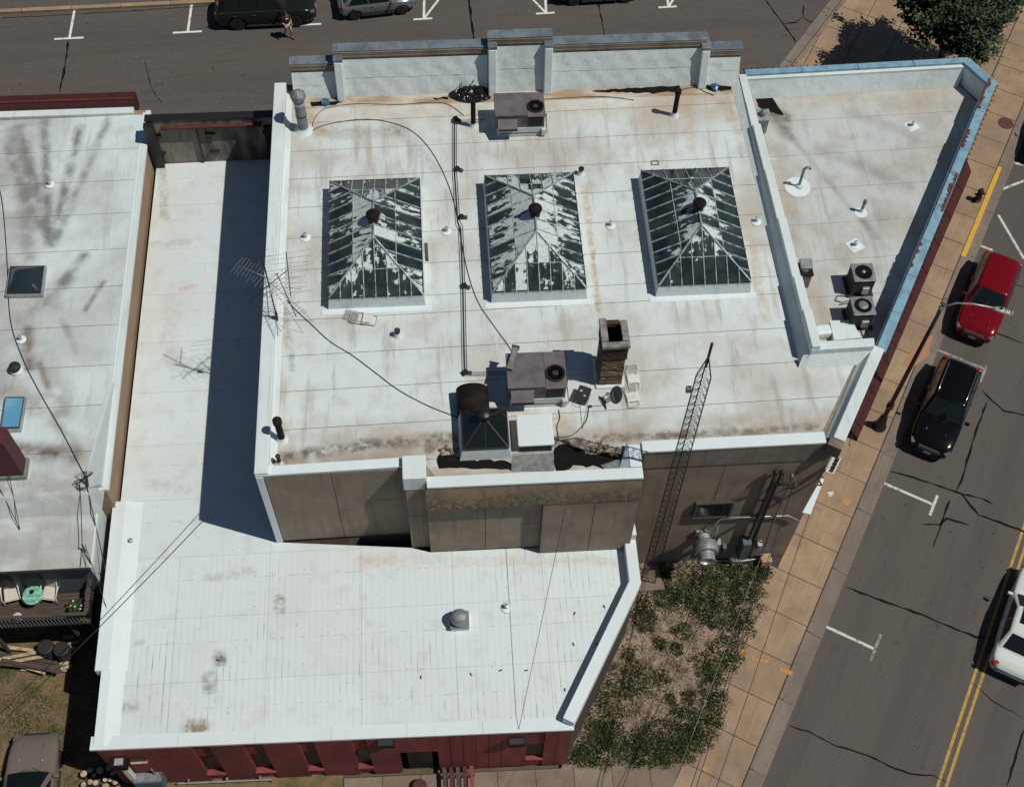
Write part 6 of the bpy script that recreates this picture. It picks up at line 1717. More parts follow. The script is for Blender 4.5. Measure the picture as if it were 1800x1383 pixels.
tag(MB().lathe([(.40, -.05), (.40, .012), (.36, .016), (0, .017)], m_, 24).build('manhole_cover', plain('rusty_cover', (.10, .035, .025), .8, 0, (.06, .025, .02), 12, .4, .6)), 'round rust-red manhole cover in the tan pavement', 'manhole cover')
# paint marks on the pavement
def mark(pix, mat, name, z=.012):
    return blob([at(x, y, 0) for x, y in pix], .03, z).build(name, mat, walk)
mark(((1481, 878), (1490, 874), (1497, 881), (1490, 889), (1482, 886)), M['orange'], 'paint_mark')
mark(((1320, 1154), (1350, 1160), (1350, 1167), (1323, 1160)), M['orange'], 'paint_mark')
mark(((1298, 1140), (1310, 1143), (1308, 1150), (1298, 1147)), M['orange'], 'paint_mark')
mark(((1370, 1172), (1396, 1181), (1392, 1188), (1370, 1179)), M['orange'], 'paint_mark')
mark(((1235, 1345), (1247, 1348), (1242, 1358), (1234, 1352)), M['orange'], 'paint_mark')
mark(((1612, 600), (1640, 590), (1632, 625), (1600, 650), (1588, 640)), M['redmark'], 'red_stain')
mark(((1454, 864), (1464, 862), (1467, 870), (1457, 873)), M['wpaint'], 'paint_mark')

# ================================================================== vehicles
def loft(sts):
    """body shell from stations (x, half width, z bottom, z top, crown)"""
    m = MB(); rows = []
    for x, w, zb, zt, cr in sts:
        half = [(0, zb), (w * .82, zb), (w * .96, zb + .10), (w, zb + (zt - zb) * .36), (w * .995, zb + (zt - zb) * .68), (w * .955, zt - .07), (w * .86, zt), (w * .45, zt + cr), (0, zt + cr * 1.25)]
        sec = half + [(-y, z) for y, z in half[-2:0:-1]]
        rows.append([(x, y, z) for y, z in sec])
    n = len(rows[0])
    vs = [v for r in rows for v in r]
    fs = []
    for i in range(len(rows) - 1):
        for k in range(n):
            fs.append((i * n + k, i * n + (k + 1) % n, i * n + n + (k + 1) % n, i * n + n + k))
    fs += [tuple(range(n)), tuple(range((len(rows) - 1) * n, len(rows) * n))[::-1]]
    return m.add(vs, [f[::-1] for f in fs])
def bil(q, u, v):
    return (q[0] * (1 - u) + q[1] * u) * (1 - v) + (q[3] * (1 - u) + q[2] * u) * v
def pane(q, u0, u1, v0, v1, off, bow=0.0, n=4):
    vs, fs = [], []
    nr = (q[1] - q[0]).cross(q[3] - q[0]).normalized()
    for j in range(n + 1):
        for i in range(n + 1):
            u, v = u0 + (u1 - u0) * i / n, v0 + (v1 - v0) * j / n
            vs.append(bil(q, u, v) + nr * (off + bow * (1 - (2 * u - 1) ** 2)))
    for j in range(n):
        for i in range(n):
            a = j * (n + 1) + i; fs.append((a, a + 1, a + n + 2, a + n + 1))
    return MB().add(vs, fs)
def car(name, label, cat, loc, heading, pm, L, W, H, belt, hood, wb, wt, rt, rb, wheel=.35, axf=None, axr=None, rails=False, deck=None, wins=2, sunroof=False, hoodcrease=True, chrome=True):
    t = thing(name, (0, 0, 0), label, cat)
    w = W / 2; F = L / 2; zb = .24
    axf = axf if axf is not None else F - .92
    axr = axr if axr is not None else -F + .95
    deck = deck or belt
    nose = hood - .18
    sts = [(F, w * .60, zb + .12, nose - .10, .0), (F - .08, w * .82, zb + .03, nose, .01), (F - .35, w * .94, zb, hood - .06, .03), (F - .75, w * .985, zb, hood, .045), ((F - .75 + wb) / 2, w, zb, (hood + belt) / 2 - .01, .04), (wb - .02, w, zb, belt, .02),
           (0, w, zb, belt + .01, .0), (rb + .1, w, zb, belt + .01, .0), ((rb - F) / 2 - .02, w * .985, zb, deck + .0, .015), (-F + .30, w * .95, zb, deck - .02, .015), (-F + .07, w * .86, zb + .04, deck - .10, .01), (-F, w * .68, zb + .14, deck - .22, .0)]
    body = loft(sts).build('body', pm, t, smooth=True, subsurf=2)
    # wheel openings
    cut = MB()
    for ax in (axf, axr):
        for sy in (-1, 1):
            cut.lathe([(wheel + .065, -.2), (wheel + .065, .2)], (ax, sy * (w - .06), wheel), 24, Matrix.Rotation(R(90), 3, 'X'))
    co = cut.build('cutter', M['rubber'])
    md = body.modifiers.new('Arches', 'BOOLEAN'); md.object = co; md.operation = 'DIFFERENCE'; md.solver = 'EXACT'
    dg = bpy.context.evaluated_depsgraph_get()
    me = bpy.data.meshes.new_from_object(body.evaluated_get(dg))
    body.modifiers.clear(); body.data = me
    bpy.data.objects.remove(co)
    if len(me.materials) > 1:
        me.materials[1] = M['trim']
    # cabin
    z0, z1 = belt - .02, H - .035
    yb, yt = w * .90, w * .70
    fb, fbc = wb, wb + .14
    B = [Vector((fb - .04, -yb, z0)), Vector((fb - .04, yb, z0)), Vector((rb, yb, z0)), Vector((rb, -yb, z0))]
    T = [Vector((wt, -yt, z1)), Vector((wt, yt, z1)), Vector((rt, yt * .98, z1 - .01)), Vector((rt, -yt * .98, z1 - .01))]
    cb = MB()
    fc_b, fc_t = Vector((fbc, 0, z0)), Vector((wt + .06, 0, z1 + .03))
    rc_b, rc_t = Vector((rb - .06, 0, z0)), Vector((rt - .04, 0, z1 + .02))
    mid = Vector(((wt + rt) / 2, 0, H))
    ml, mr = Vector(((wt + rt) / 2, yt * 1.02, z1 + .012)), Vector(((wt + rt) / 2, -yt * 1.02, z1 + .012))
    mlb, mrb = Vector(((fb + rb) / 2, yb, z0)), Vector(((fb + rb) / 2, -yb, z0))
    V = B + T + [fc_b, fc_t, rc_b, rc_t, mid, ml, mr, mlb, mrb]
    cb.add(V, [(0, 8, 9, 4), (8, 1, 5, 9), (1, 15, 13, 5), (15, 2, 6, 13), (2, 10, 11, 6), (10, 3, 7, 11), (3, 16, 14, 7), (16, 0, 4, 14), (9, 5, 13, 12), (13, 6, 11, 12), (11, 7, 14, 12), (14, 4, 9, 12)])
    co_ = cb.build('cabin', pm, t, smooth=True)
    bv = co_.modifiers.new('Bevel', 'BEVEL'); bv.width = .11; bv.segments = 5; bv.limit_method = 'ANGLE'; bv.angle_limit = R(25)
    # glazing
    for k, (q, nm) in enumerate((([B[0], B[1], T[1], T[0]], 'windscreen'),)):
        pane(q, .055, .945, .04, .93, .012, .09, 8).build(nm, M['glass'], t, smooth=True)
    pane([B[2], B[3], T[3], T[2]], .09, .91, .14, .90, .012, .035, 6).build('rear_window', M['glass'], t, smooth=True)
    for q, flip in (([B[1], B[2], T[2], T[1]], 0), ([B[3], B[0], T[0], T[3]], 1)):
        cuts = [.07 + (.86) * i / wins for i in range(wins + 1)]
        for i in range(wins):
            pane(q, cuts[i] + .012, cuts[i + 1] - .012, .10, .88, .014, .012, 4).build('side_window', M['glass'], t, smooth=True)
    if sunroof:
        MB().obox(((wt + rt) / 2 + .25, 0, H + .004), (.75, yt * 1.35, .012)).build('sunroof', M['glass'], t, bevel=.005)
    # wheels
    for ax in (axf, axr):
        for sy in (-1, 1):
            c = Vector((ax, sy * (w - .12), wheel))
            rot = Matrix.Rotation(R(90) * -sy, 3, 'X')
            wo = MB().lathe([(wheel * .5, -.10), (wheel * .92, -.10), (wheel, -.05), (wheel, .06), (wheel * .93, .10), (wheel * .66, .105)], c, 24, rot).build('wheel', M['rubber'], t, smooth=True, auto=True)
            MB().lathe([(wheel * .68, .07), (wheel * .66, .09), (wheel * .60, .06), (wheel * .2, .05), (.02, .055)], c, 20, rot).build('rim_dish', M['trim'], wo)
            sp = MB()
            for i in range(6):
                a = 2 * math.pi * i / 6
                d = rot @ Vector((math.cos(a), math.sin(a), 0)); s_ = rot @ Vector((-math.sin(a), math.cos(a), 0)); nn_ = rot @ Vector((0, 0, 1))
                p0, p1 = c + nn_ * .085 + d * .04, c + nn_ * .095 + d * wheel * .66
                sp.add([p0 - s_ * .035, p0 + s_ * .035, p1 + s_ * .05, p1 - s_ * .05], [(0, 1, 2, 3), (3, 2, 1, 0)])
            sp.lathe([(wheel * .62, .075), (wheel * .69, .095), (wheel * .62, .10)], c, 20, rot)
            sp.build('rim', M['rim'], wo)
            MB().lathe([(wheel + .06, -.22), (.0, -.219)], Vector((ax, sy * (w - .1), wheel)), 20, rot).build('wheel_well', M['trim'], t)
    # lights, grille, plates, mirrors, handles
    for sy in (-1, 1):
        MB().obox((F - .20, sy * w * .70, nose - .06), (.26, .34, .13), -sy * .45, .25).build('headlight', M['lampglass'], t, bevel=.03)
        MB().obox((-F + .13, sy * w * .76, deck - .16), (.16, .26, .20), sy * .5).build('taillight', M['redlens'], t, bevel=.03)
        MB().obox((fb - .22, sy * (w + .09), belt + .08), (.12, .20, .14)).build('mirror', pm, t, bevel=.03)
        for q in ((fb + rb) / 2 + .12, (fb + rb) / 2 - .85):
            MB().obox((q, sy * (w + .008), belt - .14), (.20, .03, .035)).build('door_handle', M['chrome'] if chrome else pm, t, bevel=.006)
        for q in (fb - .35, (fb + rb) / 2 + .28, (fb + rb) / 2 - .72):
            MB().obox((q, sy * (w - .002), zb + .36), (.012, .012, belt - zb - .48)).build('door_seam', M['trim'], t)
        MB().obox(((axf + axr) / 2, sy * (w - .03), zb + .035), (axf - axr - 2 * wheel - .16, .08, .1)).build('sill', M['trim'], t, bevel=.01)
        if rails:
            MB().tube([(wt - .15, sy * yt * .9, H - .02), (wt - .25, sy * yt * .9, H + .05), (rt + .25, sy * yt * .9, H + .05), (rt + .15, sy * yt * .9, H - .02)], .022, 6).build('roof_rail', M['chrome'], t, smooth=True)
        MB().tube([(fb - .05, sy * yb * 1.005, belt + .012), (rb + .1, sy * yb * 1.008, belt + .012)], .012, 5).build('beltline_trim', M['chrome'] if chrome else M['trim'], t)
    gr = MB().obox((F - .055, 0, nose - .10), (.08, w * .95, .17), 0, .18).build('grille', M['trim'], t, bevel=.02)
    for i in range(3):
        MB().obox((F - .005, 0, nose - .05 - i * .05), (.03, w * .93, .014)).build('grille_bar', M['chrome'], gr)
    MB().obox((F - .03, 0, zb + .14), (.1, w * 1.2, .13)).build('lower_intake', M['trim'], t, bevel=.02)
    MB().obox((F + .012, 0, zb + .30), (.012, .31, .15)).build('number_plate', M['plate'], t)
    MB().obox((-F - .004, 0, deck - .36), (.012, .31, .15)).build('number_plate', M['plate'], t)
    MB().obox((-F + .02, 0, zb + .14), (.1, w * 1.4, .12)).build('rear_bumper', M['trim'], t, bevel=.02)
    for sy in (-1, 1):
        MB().tube([(fbc - .02, sy * .1, z0 + .03), (fb - .12, sy * .55 - .1, z0 + .10)], .012, 4).build('wiper', M['trim'], t)
        if hoodcrease:
            MB().tube([(F - .45, sy * w * .38, hood - .012), (fb + .12, sy * w * .48, belt + .014)], .02, 5).build('bonnet_crease', pm, t, smooth=True)
    placed(t, loc, heading)
    return t
SUV = dict(L=4.75, W=1.93, H=1.72, belt=1.10, hood=1.02, wb=.95, wt=.30, rt=-1.75, rb=-2.12, wheel=.37, wins=3)
car('parked_car', 'deep red SUV parked beside the tan pavement under the lamp arm', 'car', so(16.25, 3.92, ZR), FANG + math.pi, M['p_red'], **SUV)
car('parked_car', 'glossy black SUV with silver roof rails parked by the street lamp', 'car', so(9.62, 3.92, ZR), FANG + math.pi, M['p_black'], **dict(SUV, L=4.85, H=1.78, rails=True))
car('moving_car', 'white sedan driving beside the yellow centre line', 'car', so(1.6, 9.78, ZR), FANG, M['p_white'], 4.9, 1.86, 1.46, .96, .88, .85, .05, -1.05, -1.75, .33, deck=.98, wins=2, sunroof=True, hoodcrease=False)
car('parked_car', 'black sedan parked at the pavement bulge near the manhole cover', 'car', so(28.1, 3.95, ZR), FANG + math.pi, M['p_black'], 4.8, 1.88, 1.46, .96, .88, .85, .05, -1.05, -1.75, .33, deck=.98)
car('parked_car', 'dark bronze sedan parked on the dry lawn', 'car', (-15.85, 12.72, -.05), math.pi / 2, M['p_bronze'], 4.7, 1.86, 1.45, .97, .90, .85, .05, -1.05, -1.75, .33, deck=.98)
NH = .028
car('parked_car', 'large charcoal SUV parked along the north street beside a walking person', 'car', (-8.82, 53.55, ZR), NH, M['p_char'], 5.25, 2.0, 1.93, 1.15, 1.12, 1.10, .55, -2.15, -2.45, .40, axf=1.50, axr=-1.50, rails=False, wins=3)
car('parked_car', 'silver hatchback parked along the north street', 'car', (-2.98, 54.0, ZR), .12, M['p_silver'], 4.1, 1.72, 1.48, .97, .92, 1.0, .15, -1.30, -1.80, .31, axf=1.28, axr=-1.26, wins=2, chrome=False)
car('parked_car', 'black sedan parked between angled white lines on the north street', 'car', (9.0, 54.55, ZR), .03, M['p_black'], 4.7, 1.85, 1.46, .96, .88, .85, .05, -1.05, -1.75, .33, deck=.98)

# ================================================================== person crossing
def person(loc, face):
    t = thing('person', loc, 'person in black T-shirt and pale shorts walking beside the charcoal SUV', 'person')
    O = Vector(loc)
    cf, sf = math.cos(face), math.sin(face)
    def W(f, s, z): return (O.x + f * cf - s * sf, O.y + f * sf + s * cf, O.z + z)
    J = dict(pel=(0, 0, .95), wai=(.01, 0, 1.10), che=(.02, 0, 1.32), nec=(.02, 0, 1.50), hea=(.05, 0, 1.60), top=(.05, 0, 1.74),
             shl=(.02, .19, 1.42), ell=(-.02, .25, 1.14), wrl=(.18, .20, 1.02), hal=(.26, .16, 1.02),
             shr=(.02, -.19, 1.42), elr=(.02, -.25, 1.14), wrr=(.20, -.18, 1.06), har=(.28, -.14, 1.07),
             hil=(0, .10, .90), knl=(.16, .11, .50), anl=(.10, .11, .09), tol=(.25, .12, .04),
             hir=(0, -.10, .90), knr=(-.02, -.11, .49), anr=(-.26, -.11, .13), tor=(-.13, -.12, .04))
    rad = dict(pel=.145, wai=.13, che=.15, nec=.055, hea=.085, top=.07, shl=.065, ell=.045, wrl=.032, hal=.038, shr=.065, elr=.045, wrr=.032, har=.038, hil=.095, knl=.06, anl=.042, tol=.038, hir=.095, knr=.06, anr=.042, tor=.038)
    E_ = [('pel', 'wai'), ('wai', 'che'), ('che', 'nec'), ('nec', 'hea'), ('hea', 'top'), ('che', 'shl'), ('shl', 'ell'), ('ell', 'wrl'), ('wrl', 'hal'), ('che', 'shr'), ('shr', 'elr'), ('elr', 'wrr'), ('wrr', 'har'),
          ('pel', 'hil'), ('hil', 'knl'), ('knl', 'anl'), ('anl', 'tol'), ('pel', 'hir'), ('hir', 'knr'), ('knr', 'anr'), ('anr', 'tor')]
    K = list(J)
    def skinned(name, keys, edges, mat, grow):
        me = bpy.data.meshes.new(name)
        me.from_pydata([Vector(W(*J[k])) - O for k in keys], [(keys.index(a), keys.index(b)) for a, b in edges], [])
        me.materials.append(mat)
        o = bpy.data.objects.new(name, me); COL.objects.link(o); o.parent = t
        o.modifiers.new('Skin', 'SKIN')
        o.data.skin_vertices[0].data[0].use_root = True
        for i, k in enumerate(keys):
            r = rad[k] + grow
            o.data.skin_vertices[0].data[i].radius = (r, r)
        s_ = o.modifiers.new('Sub', 'SUBSURF'); s_.levels = s_.render_levels = 2
        dg = bpy.context.evaluated_depsgraph_get()
        me2 = bpy.data.meshes.new_from_object(o.evaluated_get(dg)); o.modifiers.clear(); o.data = me2
        for p in me2.polygons: p.use_smooth = True
        WL[o] = O
        return o
    skin = plain('skin', (.36, .17, .11), .6)
    body = skinned('body', K, E_, skin, 0)
    # five fingers on each hand
    fb = MB()
    for wk, hk, sg_ in (('wrl', 'hal', 1), ('wrr', 'har', -1)):
        h = Vector(J[hk])
        for i in range(4):
            a = h + Vector((.02, sg_ * (.026 - .017 * i), .0))
            fb.tube([W(*a), W(*(a + Vector((.045, 0, -.012)))), W(*(a + Vector((.07 - .006 * abs(i - 1.5), 0, -.04))))], .008, 5)
        a = h + Vector((-.01, sg_ * .03, .015)); fb.tube([W(*a), W(*(a + Vector((.03, -sg_ * .035, .02))))], .009, 5)
    fb.build('fingers', skin, body, smooth=True)
    skinned('shirt', ['pel', 'wai', 'che', 'nec', 'shl', 'ell', 'shr', 'elr'][0:8], [('pel', 'wai'), ('wai', 'che'), ('che', 'shl'), ('shl', 'ell'), ('che', 'shr'), ('shr', 'elr'), ('che', 'nec')], plain('black_shirt', (.012, .011, .012), .9), .016)
    J['nl2'] = tuple(Vector(J['hil']).lerp(Vector(J['knl']), .85)); J['nr2'] = tuple(Vector(J['hir']).lerp(Vector(J['knr']), .85)); rad['nl2'] = rad['nr2'] = .075
    skinned('shorts', ['pel', 'hil', 'nl2', 'hir', 'nr2'], [('pel', 'hil'), ('hil', 'nl2'), ('pel', 'hir'), ('hir', 'nr2')], plain('pale_shorts', (.40, .39, .34), .9), .022)
    MB().lathe([(.088, .0), (.094, .05), (.075, .10), (.03, .125)], W(.035, 0, 1.66), 14).build('hair', plain('dark_hair', (.02, .013, .01), .8), body, smooth=True)
    MB().obox(W(.155, 0, 1.38), (.012, .16, .07), face).build('shirt_print', M['plate'], t)
    face_ = MB()
    for sy in (-1, 1): face_.lathe([(.001, -.01), (.012, 0), (.001, .01)], W(.135, sy * .032, 1.665), 6)
    face_.build('eyes', M['black'], body)
    MB().add([W(.13, .014, 1.645), W(.13, -.014, 1.645), W(.165, 0, 1.635), W(.132, 0, 1.675)], [(0, 1, 2), (0, 2, 3), (1, 3, 2)]).build('nose', skin, body)
    MB().obox(W(.137, 0, 1.607), (.012, .045, .01), face).build('mouth', plain('lips', (.2, .06, .05), .6), body)
    for sy in (-1, 1): MB().obox(W(.045, sy * .09, 1.65), (.035, .015, .055), face).build('ear', skin, body, bevel=.005)
    for k in ('tol', 'tor'):
        p = J[k]; MB().obox(W(p[0] - .07, p[1], .045), (.27, .10, .085), face).build('shoe', M['trim'], body, bevel=.025)
person(at(508, 66, ZR), R(-60))
# ================================================================== tree at the corner
def tree(c, rx, ry, rz, base, label, n_cl, seed):
    rnd = random.Random(seed)
    t = thing('street_tree', base, label, 'tree')
    tr = MB()
    tr.tube([base, base + Vector((.05, .05, 1.3)), Vector((c.x, c.y, c.z - rz * .5))], .17, 9, r2=.10)
    tips = []
    for i in range(9):
        a = 2 * math.pi * i / 9 + rnd.uniform(-.3, .3)
        s = base + Vector((.05, .05, 1.5)); e = Vector((c.x + rx * .75 * math.cos(a), c.y + ry * .75 * math.sin(a), c.z + rz * rnd.uniform(-.3, .6)))
        tr.tube([s, s.lerp(e, .5) + Vector((0, 0, .4)), e], .06, 6, r2=.015)
        tips.append(e)
    tr.build('trunk', M['bark'], t, smooth=True)
    lf = MB()
    vs, fs = [], []
    for k in range(n_cl):
        # clumps through the crown, denser towards its shell
        while True:
            u = Vector((rnd.uniform(-1, 1), rnd.uniform(-1, 1), rnd.uniform(-1, 1)))
            if .25 < u.length < 1: break
        u = u * (.75 + .25 * rnd.random())
        w = 1 + .16 * math.sin(4 * math.atan2(u.y, u.x) + 1) + .10 * math.sin(7 * math.atan2(u.y, u.x))
        cc_ = Vector((c.x + u.x * rx * w, c.y + u.y * ry * w, c.z + u.z * rz))
        cr = rnd.uniform(.22, .5)
        for q in range(rnd.randint(26, 44)):
            d = Vector((rnd.gauss(0, 1), rnd.gauss(0, 1), rnd.gauss(0, .7)))
            p = cc_ + d * cr * .5
            nx = Vector((rnd.uniform(-1, 1), rnd.uniform(-1, 1), rnd.uniform(-.5, .5))).normalized()
            ny = nx.cross(Vector((rnd.uniform(-.6, .6), rnd.uniform(-.6, .6), 1))).normalized()
            L = rnd.uniform(.09, .17); w2 = L * .42
            o = len(vs)
            vs += [p - nx * L, p + ny * w2, p + nx * L, p - ny * w2]
            fs.append((o, o + 1, o + 2, o + 3))
    lf.add(vs, fs).build('crown', M['leaf'], t)
tc = at(1690, 8, 4.6)
tree(tc, 3.1, 3.2, 2.0, Vector((tc.x - .1, tc.y - .2, 0)), 'dense dark green street tree shading the corner pavement', 560, 5)
tpit = tag(MB().obox((tc.x - .1, tc.y - .2, .008), (1.4, 1.4, .02), FANG).build('tree_pit', M['ground']), kind='structure')
# planter edge with low shrubs beneath the tree
pb2 = at(1715, 92, 0.2)
sp_ = thing('planter_shrub', (pb2.x, pb2.y, 0), 'low brown-green shrub in a planter at the wedge corner', 'shrub')
sprigs((pb2.x, pb2.y, .0), 60, .6, .7, sp_, 'foliage', M['weed'])

# ================================================================== weedy plot
def inpoly(p, poly):
    c = False; n = len(poly)
    for i in range(n):
        a, b = poly[i], poly[(i + 1) % n]
        if (a[1] > p[1]) != (b[1] > p[1]) and p[0] < (b[0] - a[0]) * (p[1] - a[1]) / (b[1] - a[1]) + a[0]: c = not c
    return c
def scatter(poly, n, fn, seed):
    rnd = random.Random(seed)
    xs_ = [p[0] for p in poly]; ys__ = [p[1] for p in poly]
    k = 0
    while k < n:
        p = (rnd.uniform(min(xs_), max(xs_)), rnd.uniform(min(ys__), max(ys__)))
        if inpoly(p, poly): fn(p, rnd); k += 1
gv = MB()
def stone(p, rnd):
    s = rnd.uniform(.015, .045) * (1.6 if rnd.random() < .05 else 1)
    a = rnd.uniform(0, 3.1)
    ca, sa = math.cos(a) * s, math.sin(a) * s
    z = -.015
    gv.add([(p[0] + ca, p[1] + sa, z), (p[0] - sa * .7, p[1] + ca * .7, z), (p[0] - ca, p[1] - sa, z), (p[0] + sa * .7, p[1] - ca * .7, z), (p[0] + ca * .2, p[1], z + s * rnd.uniform(.6, 1.1))], [(0, 1, 4), (1, 2, 4), (2, 3, 4), (3, 0, 4)])
scatter(PLOT, 8000, stone, 3)
tag(gv.build('gravel', M['stone']), 'loose pale gravel strewn over the weedy plot', 'gravel', kind='stuff')
wd = MB()
def blades(c, r, n, h, rnd, m, flat=.7):
    for _ in range(n):
        a = rnd.uniform(0, 6.283); q = r * math.sqrt(rnd.random())
        b = Vector((c[0] + q * math.cos(a), c[1] + q * math.sin(a), -.01))
        hh = h * rnd.uniform(.4, 1.1) * (1 - .5 * q / r)
        d = Vector((rnd.gauss(0, flat), rnd.gauss(0, flat), 1)).normalized() * hh
        s = d.cross(Vector((rnd.uniform(-1, 1), rnd.uniform(-1, 1), .2))).normalized() * rnd.uniform(.012, .03)
        m.add([b - s * .5, b + s * .5, b + d * .6 + s, b + d, b + d * .6 - s], [(0, 1, 2, 3, 4)])
rnd = random.Random(7)
clumps = []
for px, py, r in ((1160, 1012, .6), (1190, 1035, .8), (1225, 1040, .9), (1255, 1020, .9), (1285, 1010, .7), (1310, 1005, .7), (1330, 1010, .5), (1235, 1075, .7), (1255, 1085, .5), (1300, 1040, .6), (1310, 1070, .7),
                  (1290, 1110, .7), (1275, 1140, .6), (1120, 1075, .7), (1140, 1060, .5), (1100, 1195, .8), (1125, 1190, .7), (1085, 1225, .8), (1065, 1260, .7), (1040, 1300, .7), (1060, 1320, .7), (1095, 1310, .8), (1130, 1310, .8), (1165, 1300, .9),
                  (1195, 1290, .9), (1220, 1270, .8), (1240, 1240, .7), (1255, 1210, .6), (1205, 1310, .7), (1240, 1170, .6), (1260, 1180, .6), (1160, 1190, .35), (1190, 1140, .3), (1200, 1110, .4), (1160, 1130, .3), (1030, 1325, .5), (1015, 1330, .4), (1230, 1300, .5),
                  (1215, 1005, .7), (1320, 1035, .6), (1300, 1090, .5), (1282, 1160, .5), (1265, 1235, .5), (1250, 1260, .5), (1230, 1285, .6), (1150, 1322, .6), (1110, 1325, .6), (1180, 1320, .6), (1075, 1290, .6), (1050, 1285, .5), (1135, 1090, .5), (1210, 1060, .6), (1270, 1055, .6), (1172, 1050, .5), (1340, 1000, .4), (1105, 1150, .3), (1180, 1230, .25), (1190, 1250, .3), (1210, 1225, .3)):
    p = at(px, py, 0)
    blades((p.x, p.y), r * .95, int(620 * r), .18, rnd, wd)
    for _ in range(int(5 * r + 1)):
        a_ = rnd.uniform(0, 6.28); blades((p.x + math.cos(a_) * r, p.y + math.sin(a_) * r * .8), r * rnd.uniform(.25, .5), int(110 * r), .12, rnd, wd)
scatter(PLOT, 260, lambda p, rn: blades(p, .12, 7, .14, rn, wd), 12)
tag(wd.build('weeds', M['weed']), 'dark green weeds and grass growing through the gravel plot', 'weeds', kind='stuff')
dg_ = MB()
scatter(PLOT, 1000, lambda p, rn: blades(p, .12, 5, .12, rn, dg_), 15)
for px0, px1 in ((300, 345), (475, 560), (880, 990)):
    for i in range(26):
        x = random.uniform(px0, px1); p = at(x, 1362 - (x - 160) * .038 + random.uniform(-4, 3), 0)
        blades((p.x, p.y), .16, 12, .2, rnd, wd if i % 2 else dg_)
tag(dg_.build('dry_grass_tufts', M['drygrass']), 'dry tufts of grass among the weeds', 'grass', kind='stuff')
YARD = [(-19.5, 10.5), (-10.5, 10.5), (-10.5, 12.9), (-12.7, 13.0), (-12.9, 19.3), (-19.5, 19.3)]
lg = MB()
scatter(YARD, 5200, lambda p, rn: blades(p, .12, 5, .09, rn, lg, 1.0), 21)
tag(lg.build('lawn_grass', M['drygrass']), 'dry brown lawn grass in the rear yard', 'grass', kind='stuff')
lg = MB()
for px, py, r in ((20, 1235, .5), (45, 1270, .5), (75, 1240, .4), (95, 1290, .4), (8, 1180, .5), (60, 1220, .35), (30, 1275, .5)):
    p = at(px, py, 0); blades((p.x, p.y), r, int(300 * r), .14, rnd, lg, 1.0)
tag(lg.build('green_grass_patch', M['weed']), 'green patches in the dry rear lawn', 'grass', kind='stuff')

# ================================================================== firewood and lumber in the yard
rl = random.Random(4)
spots = []
for _ in range(900):
    x, y = rl.uniform(143, 212), rl.uniform(1349, 1395)
    p = at(x, y, .35)
    r = rl.uniform(.085, .145)
    if p.x + r > -12.7 and p.y > 12.95: continue
    if all((p.x - q[0]) ** 2 + (p.y - q[1]) ** 2 > (r + q[2] + .012) ** 2 for q in spots):
        spots.append((p.x, p.y, r))
for x, y, r in spots:
    h = rl.uniform(.3, .42)
    o = thing('firewood_log', (x, y, 0), 'cut firewood round standing with pale end up by the downspout', 'log', 'firewood rounds by the downspout')
    MB().lathe([(r, -.05), (r * 1.02, h * .5), (r * .98, h)], (x, y, 0), 11).build('bark', M['bark'], o, smooth=True, auto=True)
    MB().lathe([(r * .93, h + .001), (0, h + .004)], (x, y, 0), 11).build('cut_end', M['logend'], o)
lp_ = at(60, 1160, 0)
lum = thing('lumber_pile', (lp_.x, lp_.y, 0), 'heap of weathered boards and poles lying on the rear lawn', 'lumber')
for i in range(16):
    MB().obox((lp_.x + random.uniform(-.5, .5), lp_.y + random.uniform(-.45, .45), .06 + .035 * i), (random.uniform(1.6, 2.8), .13, .035), random.uniform(-.35, .2)).build('board', (M['wood_grey'], M['wood_grey'], M['logend'])[i % 3], lum)
for i in range(7):
    MB().obox((lp_.x + 1.35 + random.uniform(-.15, .2), lp_.y - .5 + i * .2, .25 + random.uniform(0, .2)), (.42, .13, .04), random.uniform(-.5, .3), random.uniform(-.2, .2)).build('offcut', M['logend'], lum)
for px, py in ((84, 1142), (112, 1146)):
    p = at(px, py, .5)
    d = thing('barrel', (p.x, p.y, 0), 'dark barrel standing in the shade beneath the deck', 'barrel', 'barrels beneath the deck')
    MB().lathe([(.28, 0), (.3, .05), (.3, .3), (.315, .32), (.3, .34), (.3, .6), (.315, .62), (.3, .64), (.3, .88), (.27, .9)], (p.x, p.y, 0), 18).build('drum', M['trim'], d, smooth=True, auto=True)
    MB().lathe([(.265, .901), (0, .902)], (p.x, p.y, 0), 18).build('lid', M['trim'], d)

# ================================================================== deck at the rear of the neighbour
ZD = 3.0
DX = at(166, 1080, ZD).x
DY0, DY1 = at(80, 1094, ZD).y, RY + .05
dk_ = thing('timber_deck', (-16, (DY0 + DY1) / 2, ZD), 'weathered brown timber deck with slim black railing behind the neighbour', 'deck')
y = DY0
while y < DY1 - .05:
    MB().box(-24, DX - .12, y, y + .135, ZD - .035, ZD + random.uniform(-.003, .003)).build('deck_board', M['wood_grey'], dk_)
    y += .143
for x in (-23.5, -20.5, -17.5, -14.5, DX - .2):
    for yy in (DY0 + .1, DY1 - .2):
        MB().box(x - .06, x + .06, yy - .06, yy + .06, 0, ZD - .04).build('post', M['wood_grey'], dk_)
MB().box(-24, DX - .1, DY0 - .05, DY0 - .005, ZD - .26, ZD).build('rim_joist', M['wood_grey'], dk_)
MB().box(DX - .115, DX - .06, DY0 - .05, DY1, ZD - .26, ZD + .02).build('rim_joist', M['wood_grey'], dk_)
